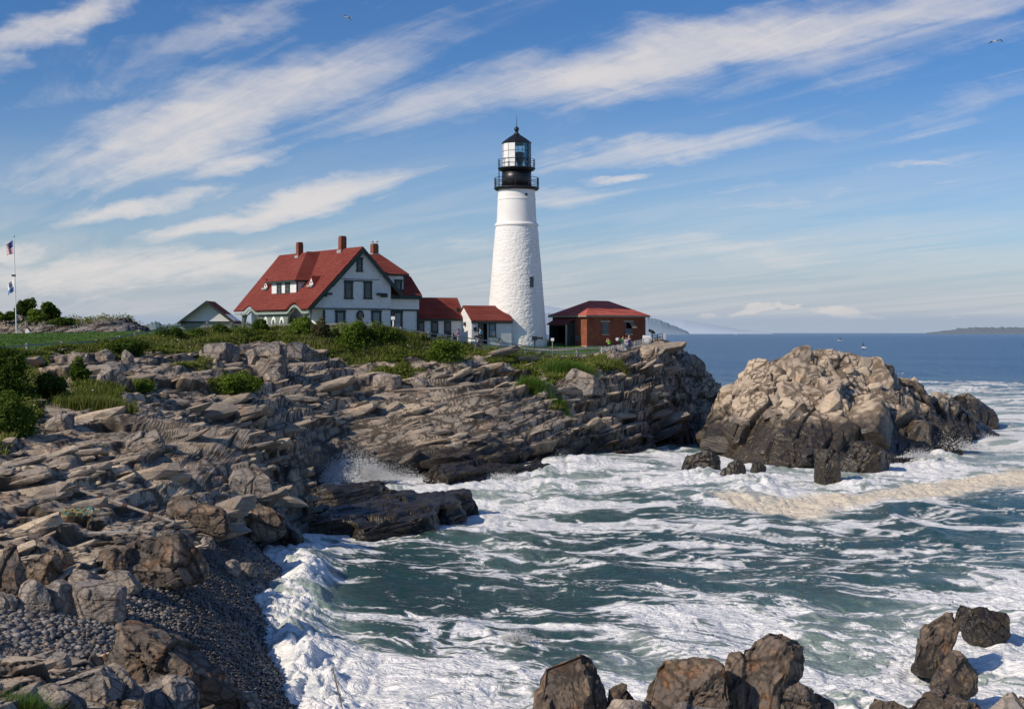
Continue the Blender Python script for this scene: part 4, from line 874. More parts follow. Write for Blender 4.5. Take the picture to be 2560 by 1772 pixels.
# twelve-sided lantern room: white storm panels landward, clear glass seaward
mgl, t = new_mat('clear_glass'); gl = t.n('ShaderNodeBsdfGlossy'); gl.inputs['Roughness'].default_value = .02; tr = t.n('ShaderNodeBsdfTransparent'); tr.inputs[0].default_value = (.86, .92, .93, 1)
fz = t.n('ShaderNodeFresnel'); fz.inputs[0].default_value = 1.5; mx = t.n('ShaderNodeMixShader'); t.set(mx.inputs[0], fz.outputs[0]); t.t.links.new(tr.outputs[0], mx.inputs[1]); t.t.links.new(gl.outputs[0], mx.inputs[2]); t.out(mx.outputs[0])
lan = lathe('lantern_base', [(421, 36), (419, 36)], M_BLACK, n=12, smooth=False)
rl = 35.2 * SC; e0 = math.radians(-90 - 6)
pos = [(rl * math.cos(e0 + k * math.pi / 6), rl * math.sin(e0 + k * math.pi / 6)) for k in range(12)]
za, zb = L(419), L(360)
for k in range(12):
    (xa, ya), (xb, yb_) = pos[k], pos[(k + 1) % 12]; white = k >= 7
    mb = MB(); mb.prism([(xa, ya, za), (xb, yb_, za), (xb, yb_, zb), (xa, ya, zb)], (-xa * .02, -ya * .02, 0)); mb.build('storm_panel' if white else 'glass_pane', M_WPAINT if white else mgl, lan)
mb = MB()
for k in range(12):
    (xa, ya), (xb, yb_) = pos[k], pos[(k + 1) % 12]
    mb.tube((xa * 1.01, ya * 1.01, za), (xa * 1.01, ya * 1.01, zb), .03 if k < 8 else .015, n=5)
    for f in (.34, .67): mb.tube((xa * 1.01, ya * 1.01, za + (zb - za) * f), (xb * 1.01, yb_ * 1.01, za + (zb - za) * f), .022, n=4)
mb.build('glazing_bar', M_BLACK, lan)
mb = MB(); mb.lathe([(.25, L(419)), (.3, L(405)), (.62, L(402)), (.66, L(384)), (.5, L(382)), (.1, L(380))], 16, (.35, -.1)); mb.build('lamp', paint('lamp_housing', (.015, .017, .022), .4), lan)
lathe('lantern_roof', [(360.5, 36.3), (357.5, 37.6), (356.5, 36.8), (345, 21), (336.5, 7.5), (334.5, 7.5), (333.5, 4.5), (331, 4), (330, 5), (329, 3.4)], M_BLACK, n=12, smooth=False, a0=e0)
fin = lathe('ventilator_ball', [(329.4 - 6.2 + 6.2 * math.cos(math.pi * k / 12), max(.05, 6.2 * math.sin(math.pi * k / 12))) for k in range(13)], M_BLACK, n=20)
lathe('lightning_rod', [(318, .8), (300, .5), (287, .25)], M_BLACK, n=6)
def on_tower(u, v, du, dv, name, mat, depth=.12):
    x = (u - 1291.5) / np.interp(L(v), zz, rr) * SC if v > 567 else (u - 1291.5) / 46.5
    th_ = math.asin(max(-1, min(1, x))); r_ = np.interp(L(v), zz, rr) if v > 567 else 46.8 * SC
    cxy = (r_ * math.sin(th_), -r_ * math.cos(th_)); tx = (math.cos(th_), math.sin(th_)); nx = (math.sin(th_), -math.cos(th_)); w_ = du * SC / max(.5, math.cos(th_)); h_ = dv * SC
    def pt(s, z, d): return (cxy[0] + tx[0] * s + nx[0] * d, cxy[1] + tx[1] * s + nx[1] * d, L(v) + z)
    return pt, w_, h_
pt, w_, h_ = on_tower(1327.5, 707, 4.8, 13, 'window', None)
mb = MB(); mb.prism([pt(-w_, -h_, .09), pt(w_, -h_, .09), pt(w_, h_, .09 - .0), pt(-w_, h_, .09)], (0, .3, 0)); wn = mb.build('window', M_SASH, lh)
mb = MB(); mb.prism([pt(-w_ * .78, -h_ * .9, .11), pt(w_ * .78, -h_ * .9, .11), pt(w_ * .78, h_ * .93, .11), pt(-w_ * .78, h_ * .93, .11)], (0, .018, 0)); mb.build('pane', M_PANE, wn)
pt, w_, h_ = on_tower(1315, 490.5, 3, 3, 'porthole', None)
mb = MB(); mb.prism([pt(math.cos(k * math.pi / 8) * w_, math.sin(k * math.pi / 8) * w_, .05) for k in range(16)], (0, .2, 0)); mb.build('porthole', M_PANE, lh)
# ================================================================ brick fog-signal house
Z6 = lambda x, y: (1330 + x / 6.232, 740 + y / 6.232)
BF = Frame((1467.2 - CX) / F * 152, 152, HA); bz = 9.0
bb = empty('brick_building', BF.O, HA, 'low red brick fog signal house with hipped red roof beside the tower', 'building')
bw_ = BF.front(1614, 800)[0]; al_ = BF.side(1381.3, 800)[0]; be = BF.front(1540, 791)[1]; brz = BF.hit(1500, 752, (0, 1, 0), al_ / 2)[2]
mb = MB(); mb.box((0, 0, bz + .55), (bw_, al_, be)); mb.build('wall', M_BRICK, bb)
mb = MB(); mb.box((-.12, -.12, bz - .6), (bw_ + .12, al_ + .12, bz + .548)); mb.build('stone_base', M_STONE, bb)
ov = .42; rl0, rl1 = BF.hit(1473.6, 752, (0, 1, 0), al_ / 2)[0], BF.hit(1521, 752, (0, 1, 0), al_ / 2)[0]; ev = be + .12; hm = al_ / 2
c_ = [(-ov, -ov, ev), (bw_ + ov, -ov, ev), (bw_ + ov, al_ + ov, ev), (-ov, al_ + ov, ev)]; g1, g2 = (rl0, hm, brz), (rl1, hm, brz)
mb = MB(); mb.poly([c_[0], c_[1], g2, g1]); mb.poly([c_[1], c_[2], g2]); mb.poly([c_[2], c_[3], g1, g2]); mb.poly([c_[3], c_[0], g1]); mb.build('roof', roof_mat('red_roofing', 2.7), bb)
mb = MB(); mb.box((-ov + .03, -ov + .03, be - .08), (bw_ + ov - .03, al_ + ov - .03, ev - .005)); mb.build('cornice', paint('buff_cornice', (.30, .25, .18), .7), bb)
M_SHUT = paint('grey_shutter', (.105, .12, .115), .7)
for n_, (x0, y0, x1, y1) in enumerate([(1085, 405, 1190, 590), (1450, 405, 1556, 585)]):
    b0, z0 = BF.front(*Z6(x0, y1)); b1, z1 = BF.front(*Z6(x1, y0))
    mb = MB(); mb.box((b0, -.05, z0), (b1, -.002, z1)); wn = mb.build('window', M_SHUT if n_ == 0 else M_SASH, bb); wn['label'] = ['window closed by a grey shutter', 'window with its top flap propped open'][n_]
    mb = MB(); mb.box((b0 - .22, -.10, z1), (b1 + .16, -.002, z1 + .17)); mb.build('lintel', M_STONE, wn)
    mb = MB(); mb.box((b0 - .04, -.14, z0 - .15), (b1 + .04, -.002, z0 - .001)); mb.build('sill', M_STONE, wn)
    mb = MB()
    if n_: mb.box((b0 + .12, -.06, z0 + (z1 - z0) * .45), (b1 - .1, -.051, z1 - .05)); mb.build('pane', M_DARK, wn)
    else:
        for k in range(5): mb.box((b0 + .06, -.062, z0 + .1 + k * (z1 - z0 - .2) / 5), (b1 - .06, -.051, z0 + .06 + (k + 1) * (z1 - z0 - .2) / 5))
        mb.build('shutter_board', paint('shutter_boards', (.13, .15, .145), .7), wn)
    if n_:
        mb = MB(); mb.prism([(b0 + .55, -.06, z1 - .05), (b1 + .18, -.06, z1 - .05), (b1 + .2, -.75, z0 + (z1 - z0) * .48), (b0 + .57, -.75, z0 + (z1 - z0) * .48)], (0, .05, .02)); mb.build('flap', paint('wood_flap', (.27, .21, .14), .7), wn)
# timber porch on the sunny end
a0, _ = BF.side(*Z6(668, 500), 0); a1, _ = BF.side(*Z6(400, 500), 0); zt_ = BF.side(*Z6(560, 450), -1.1)[1]; zh = zt_ + .85; dp = 1.25
pc_ = MB(); pc_.box((-dp, a0, bz + .3), (-.002, a0 + .08, zt_ + .3)); pc_.box((-dp, a1 - .08, bz + .3), (-.002, a1, zt_ + .3)); pc_.box((-dp, a0 + .081, zt_ - .1), (-dp + .1, a1 - .081, zt_ + .1)); pc_ = pc_.build('porch', M_TRIM, bb)
mb = MB(); mb.prism([(-dp - .25, a0 - .15, zt_ + .12), (-.002, a0 - .15, zh), (-.002, a0 - .15, zh - .1), (-dp - .25, a0 - .15, zt_ + .02)], (0, a1 - a0 + .3, 0)); mb.build('porch_roof', M_ROOF, pc_)
mb = MB(); mb.box((-.05, a0 + .15, bz + .35), (-.003, a1 - .15, zt_ - .1)); mb.build('doorway', M_DARK, pc_)
mb = MB(); mb.box((-dp - .04, a0 - .03, bz + .2), (-dp + .1, a0 + .12, zt_ + .05)); mb.build('corner_post', paint('pale_post', (.33, .33, .29), .7), pc_)
mb = MB(); mb.box((-dp - .9, a0 - .1, bz - .4), (-.13, a1 + .1, bz + .28)); mb.build('step', M_STONE, pc_)
b0, z0 = BF.side(*Z6(735, 700), 0); mb = MB(); mb.box((-.22, b0, z0), (-.002, b0 + .42, z0 + .62)); mb.build('meter_box', M_SHUT, bb)
# ================================================================ small garage on the left
GA = math.radians(0); GFm = Frame((519 - CX) / F * 162, 162, GA); gg = 9.2
ga = empty('garage', GFm.O, GA, 'small white clapboard garage with red roof, half its gable in shadow', 'garage')
ztp = GFm.front(519, 752, -.35)[1]; bl_, zel = GFm.front(445.5, 806, -.35); br_, _ = GFm.front(604, 804.5, -.35); br_ = -bl_
gl_ = GFm.front(452, 820)[0]; mb = MB(); mb.prism([(gl_, 0, gg), (-gl_, 0, gg), (-gl_, 0, zel + .25), (0, 0, ztp - .15), (gl_, 0, zel + .25)], (0, 3.6, 0)); mb.build('wall', M_CLAP, ga)
mb = MB(); s_l = (ztp - zel) / -bl_
mb.prism([(0, -.80, ztp), (br_, -.80, zel), (br_, -.80, zel - .14), (0, -.80, ztp - .14)], (0, 4.8, 0)); mb.prism([(-.002, -.80, ztp), (bl_, -.80, zel), (bl_, -.80, zel - .14), (-.002, -.80, ztp - .14)], (0, 4.8, 0)); mb.build('roof', M_ROOF, ga)
mb = MB()
for s in (-1, 1): mb.prism([(0, -.88, ztp - .02), (s * br_, -.88, zel - .02), (s * br_, -.88, zel - .30), (0, -.88, ztp - .30)], (0, .078, 0))
mb.build('rake_board', M_TRIM, ga)
mb = MB(); mb.box((gl_ + .02, -.07, gg), (-gl_ - .02, -.002, zel - .05)); mb.build('garage_door', M_SAGE, ga)
mb = MB(); mb.box((gl_, -.10, zel - .05), (-gl_, -.002, zel + .14)); mb.build('trim_board', M_TRIM, ga)
# ================================================================ separate rocks
M_ISLET = rock_mat('sea_stack_rock', light=(.56, .45, .325), grey=(.37, .30, .225), rust=(.52, .31, .16), dark=(.26, .19, .135), wet_z=2.9, wet_w=1.5, warm=.8, rust_amt=.5)
M_WETR = rock_mat('wet_ledge_rock', light=(.10, .085, .07), grey=(.06, .052, .045), rust=(.12, .07, .03), dark=(.03, .026, .022), wet_z=1.2, wet_w=1.0)
M_BROWN = rock_mat('brown_shore_rock', light=(.30, .215, .145), grey=(.15, .12, .098), rust=(.26, .115, .04), dark=(.04, .032, .026), wet_z=-.2, wet_w=.8, scale=.45, rust_amt=.85, crackd=.55)
M_BOULD = rock_mat('grey_boulder_rock', light=(.44, .36, .28), grey=(.27, .245, .225), rust=(.32, .17, .08), dark=(.12, .10, .085), wet_z=-2, wet_w=.5, scale=.6, rust_amt=.35, crackd=.5)
M_DARKB = rock_mat('dark_layered_rock', light=(.34, .25, .17), grey=(.15, .13, .115), rust=(.30, .13, .05), dark=(.05, .042, .036), wet_z=-2, wet_w=.5, scale=.5, rust_amt=.7, crackd=.55)
_unit = lambda v: (v / np.linalg.norm(v)).astype(np.float32)
def rbf(pts, c=1.0, reg=.05):
    Q = np.array(pts, float); cen = Q[:, :2].copy(); n = len(Q)
    ker = lambda A: np.sqrt(((A[:, None, :] - cen[None]) ** 2).sum(2) + c * c)
    A = np.zeros((n + 3, n + 3)); A[:n, :n] = ker(cen) - np.eye(n) * reg; A[:n, n] = 1; A[:n, n + 1:] = cen; A[n:, :n] = A[:n, n:].T
    W = np.linalg.solve(A, np.concatenate([Q[:, 2], np.zeros(3)]))
    def f(x, y):
        sh = np.shape(x); a = np.stack([np.ravel(x), np.ravel(y)], 1); r = np.empty(len(a))
        for i in range(0, len(a), 60000): b = a[i:i + 60000]; r[i:i + 60000] = ker(b) @ W[:n] + W[n] + b @ W[n + 1:]
        return r.reshape(sh)
    return f
def relief_fan(name, Hf, u0, u1, y0, y1, cols, rows, mat, R, s=1.0, seed=3, amp=1.0, blk=1.0, ter=1.0, cut=-.9, sm=.5, parent=None, bed=BED, iso=1.0):
    X, Y, Z = fan(Hf, np.linspace(u0, u1, cols), y0, y1, rows, dens=500, wy=.5)
    nu, nv = X.shape; Fc = grid_faces(nu, nv); V = np.stack([X.ravel(), Y.ravel(), Z.ravel()], 1); N = vnormals(V, Fc)
    d, tone, crk = rock_relief(V, R, s, seed, bed=bed, blk=blk, ter=ter, iso=iso)
    dn = N * .8 + np.array([0, 0, .4]); dn /= np.linalg.norm(dn, axis=1, keepdims=True)
    V = V + dn * (d * amp)[:, None]
    G = V.reshape(nu, nv, 3); S = G.copy(); S[1:-1] = (1 - sm * .8) * G[1:-1] + sm * .4 * (G[2:] + G[:-2]); V = S.reshape(-1, 3)
    keep = V[Fc][:, :, 2].max(1) > cut; Fk = Fc[keep]; used, inv = np.unique(Fk, return_inverse=True)
    return mesh_np(name, V[used], inv.reshape(Fk.shape), mat, dict(tone=tone[used], crack=crk[used]), parent=parent)
# ---- the great standing rock
IS = [(1608, 905, 134), (1606, 955, 131), (1640, 872, 135), (1672, 850, 136), (1684, 813, 138), (1720, 806, 138), (1762, 800, 137), (1792, 783, 137), (1880, 780, 138), (1935, 789, 138), (1975, 818, 138), (1992, 838, 139), (2060, 858, 140), (2110, 880, 143), (2150, 905, 147),
      (1700, 880, 128.5), (1800, 850, 130.5), (1900, 842, 131), (1880, 812, 134.5), (1790, 815, 134), (1960, 872, 131), (1750, 930, 122), (1850, 930, 122), (1950, 940, 123), (2030, 922, 128), (2090, 932, 132.5), (2140, 952, 139), (1690, 930, 124),
      (1645, 965, 123.5), (1750, 990, 117), (1850, 998, 116.5), (1950, 1000, 118), (2050, 985, 125), (2110, 975, 131), (1615, 1000, 124), (2160, 935, 150), (2190, 915, 160), (2165, 893, 163), (2120, 885, 158)]
ip = [D(*c) for c in IS]
for u in (1640, 1700, 1780, 1860, 1940, 2010, 2080): ip += [np.array([(u * K - CX) / F * 143, 143, np.interp(u, [1640, 1790, 1940, 2080], [4, 8, 8, 4])]), np.array([(u * K - CX) / F * 152, 152, np.interp(u, [1640, 1800, 2080], [-.5, 2.5, 1.5])]), np.array([(u * K - CX) / F * 160, 160, -2.2])]
for c in [(1601, 1000, 132), (1596, 1020, 122), (1598, 960, 138), (1600, 900, 146), (1625, 1040, 114.5), (1700, 1055, 109), (1780, 1055, 109), (1850, 1055, 109), (1930, 1055, 109.5), (2000, 1045, 113), (2065, 1036, 116.5), (2125, 1020, 123), (2190, 1000, 133), (2215, 960, 155), (2225, 925, 176), (2200, 900, 186), (2150, 880, 190), (1570, 1000, 128), (2260, 980, 140), (2260, 930, 170)]:
    q = D(*c); q[2] = -2.2; ip.append(q)
Hi = rbf(ip, .9)
il = relief_fan('sea_stack', lambda x, y: np.clip(Hi(x, y) - .45 * smst(4, 8, Hi(x, y)), -2.5, 9.6), 1565 * K, 2250 * K, 104, 190, 420, 460, M_ISLET, strata(math.radians(60), (-.5, -.45)), 1.0, 31, .95, 1.1, .45, bed=_unit(np.array([-.45, -.35, .8])), sm=.25, iso=2.0)
bp = [(1640, 905, 131), (1690, 860, 133), (1740, 835, 134), (1790, 800, 136), (1850, 800, 136.5), (1905, 800, 136.5), (1955, 835, 135), (2000, 870, 135), (1900, 870, 130), (1830, 880, 128), (1760, 890, 127), (1700, 930, 125), (1780, 950, 120.5), (1860, 950, 120.5), (1940, 910, 126), (2020, 920, 128), (2070, 905, 134), (2110, 930, 134), (1650, 970, 124), (1880, 990, 118), (1990, 985, 121), (1720, 990, 117), (1930, 950, 122), (1680, 835, 136), (1810, 840, 132), (2050, 960, 127), (1625, 940, 130), (1965, 800, 138.5), (1850, 915, 124)]
bpos, bsz = [], []; _r = np.random.default_rng(5)
for (u, v, Yb) in bp:
    q = D(u, v, Yb); q[2] = float(np.clip(Hi(np.array([q[0]]), np.array([q[1]]))[0], -1, 11)) - 1.5 - max(0, q[2] - 7.5) * .12; bpos.append(q); bsz.append(_r.uniform(2.2, 4.2))
for nB, (kk, zz_) in enumerate([(3, 0), (60, 1)]):
    if nB == 1:
        gi = np.array([v.co[:] for v in il.data.vertices]); gi = gi[(gi[:, 2] > .8) & (gi[:, 1] < 145)]; bpos = list(gi[_r.choice(len(gi), 170)] - [0, 0, .2]); bsz = list(np.clip(_r.lognormal(-.25, .4, 170), .35, 1.8))
    v_, f_, t_ = chunks(bpos, bsz, 11 + nB, strata(math.radians(60), (-.5, -.45)), (1.5, 1.15, .85), 9, 4 if nB == 0 else 2, .5)
    if nB == 0:
        d_, tn_, ck_ = rock_relief(v_, strata(math.radians(60), (-.5, -.45)), .55, 8, ter=.3, iso=2.0); e_ = v_ - np.repeat(np.array(bpos), len(v_) // len(bpos), 0); e_ /= np.linalg.norm(e_, axis=1, keepdims=True) + 1e-6; v_ = v_ + e_ * (d_ * .5)[:, None]; ck_ = np.maximum(ck_, .05)
    bo = mesh_np('block' if nB == 0 else 'rubble', v_, f_, M_ISLET, dict(tone=t_, crack=ck_ if nB == 0 else np.ones(len(v_))), parent=il); bo['kind'] = 'stuff'
tag(il, 'huge rounded tan rock standing in the surf off the headland', 'rock')
# ---- boulders as cut and weathered blocks
def ground_hit(ud, vd, sea=False, y0=18., y1=260.):
    ys = np.geomspace(y0, y1, 3000); x = (ud * K - CX) / F * ys; z = CZ - (vd * K - HV) / F * ys
    h = np.zeros_like(ys) if sea else np.maximum(H(x, ys), 0)
    i = int(np.argmax(z < h)); return x[i], ys[i], h[i]
_ico = {}
def ico(sub):
    if sub not in _ico:
        bm = bmesh.new(); bmesh.ops.create_icosphere(bm, subdivisions=sub, radius=1); bm.verts.ensure_lookup_table()
        _ico[sub] = (np.array([v.co[:] for v in bm.verts], np.float32), np.array([[v.index for v in f.verts] for f in bm.faces], np.int32)); bm.free()
    return _ico[sub]
def boulder(name, label, box, mat, seed, sub=5, depth=.8, sea=False, sink=.25, facets=11, rot=(0, 0, 0), s=None, amp=1.0, group=None, Y=None, cat='boulder', flat=.62):
    u0, v0, u1, v1 = box
    if Y is None: x, Y, z = ground_hit((u0 + u1) / 2, v1, sea)
    k = K / F * Y; w, h = (u1 - u0) * k / 2, (v1 - v0) * k / 2; dd = w * depth
    c = D((u0 + u1) / 2, (v0 + v1) / 2, Y); c[1] += dd * .45; c[2] -= h * sink; hz = h * (1 + sink)
    V, Fc = ico(sub); V = V.copy(); r = np.random.default_rng(seed)
    V /= (np.abs(V) ** 4).sum(1, keepdims=True) ** .25
    for i in range(facets + 4):
        n = r.normal(size=3); n[2] = abs(n[2]) * .9 - .15; n /= np.linalg.norm(n); d0 = r.uniform(flat, .98) * (1 + .18 * (1 - np.abs(n).max()))
        V -= np.maximum(0, V @ n - d0)[:, None] * n
    V /= np.abs(V).max(0)
    V = V * np.array([w, dd, hz])
    E = np.array(Matrix.Rotation(rot[2], 3, 'Z') @ Matrix.Rotation(rot[1], 3, 'Y') @ Matrix.Rotation(rot[0], 3, 'X')); V = V @ E.T
    sz = s or max(.18, min(1.0, (w + hz) / 4.5))
    # normals of the cut block
    a, b, cc = (V[Fc[:, i]] for i in range(3)); n = np.cross(b - a, cc - a); N = np.zeros_like(V)
    for i in range(3): np.add.at(N, Fc[:, i], n)
    N /= np.linalg.norm(N, axis=1, keepdims=True) + 1e-9
    Rr = np.linalg.qr(r.normal(size=(3, 3)))[0].astype(np.float32)
    d, tone, crk = rock_relief(V + r.uniform(-50, 50, 3), Rr, sz, seed % 50, iso=2.0, bed=_unit(r.normal(size=3) * .6 + np.array([-.35, -.1, .55])), blk=1.2, ter=.22)
    V = V + N * np.clip(d * amp * .55, -.35 * sz, .5 * sz)[:, None]
    o = mesh_np(name, V, Fc, mat, dict(tone=tone, crack=crk)); o.location = c
    return tag(o, label, cat, group)
def ledge(name, label, poly, ztop, mat, seed, slope=(0, 0), amp=.5, edge=.5, cols=220, rows=150, s=.8):
    W = np.array([[(u * K - CX) / F * ((CZ - ztop) * F / (v * K - HV)), (CZ - ztop) * F / (v * K - HV)] for u, v in poly]); c = W.mean(0)
    def f(x, y):
        sh = np.shape(x); xx, yy = np.ravel(x), np.ravel(y); p = np.stack([xx, yy, 0 * xx], 1).astype(np.float32)
        wob = fbm(p / 1.6, 3, seed) * .4
        sd = poly_dist(xx + wob, yy + wob, W); sd = np.where(in_poly(xx + wob, yy + wob, W), sd, -sd)
        return (smst(-edge, edge, sd) * (ztop + .9 + slope[0] * (xx - c[0]) + slope[1] * (yy - c[1]) + fbm(p / 3, 3, seed + 1) * .2) - .9).reshape(sh)
    us_ = [p[0] for p in poly]; o = relief_fan(name, f, (min(us_) - 25) * K, (max(us_) + 25) * K, W[:, 1].min() - 2, W[:, 1].max() + 2, cols, rows, mat, R_MAIN, s, seed, amp, cut=-.5)
    return tag(o, label, 'rock ledge')
ledge('rock_ledge', 'long black wet ledge reaching into the cove below the splash', [(640, 1152), (700, 1138), (790, 1128), (860, 1112), (1000, 1100), (1056, 1112), (1045, 1128), (985, 1140), (975, 1158), (840, 1172), (770, 1168), (690, 1172), (650, 1168)], .72, M_WETR, 71, (.0, .02), .75)
ledge('rock_ledge', 'narrow wet ledge with an ochre edge between two sheets of foam', [(695, 1092), (760, 1086), (850, 1080), (895, 1083), (850, 1098), (760, 1110), (705, 1108)], .40, M_WETR, 72, amp=.6)
ledge('rock_ledge', 'low dark ledge with water draining off it below the pale slabs', [(955, 1062), (1010, 1042), (1120, 1030), (1240, 1034), (1252, 1045), (1190, 1052), (1100, 1062), (1010, 1072)], .48, M_WETR, 73, amp=.85)
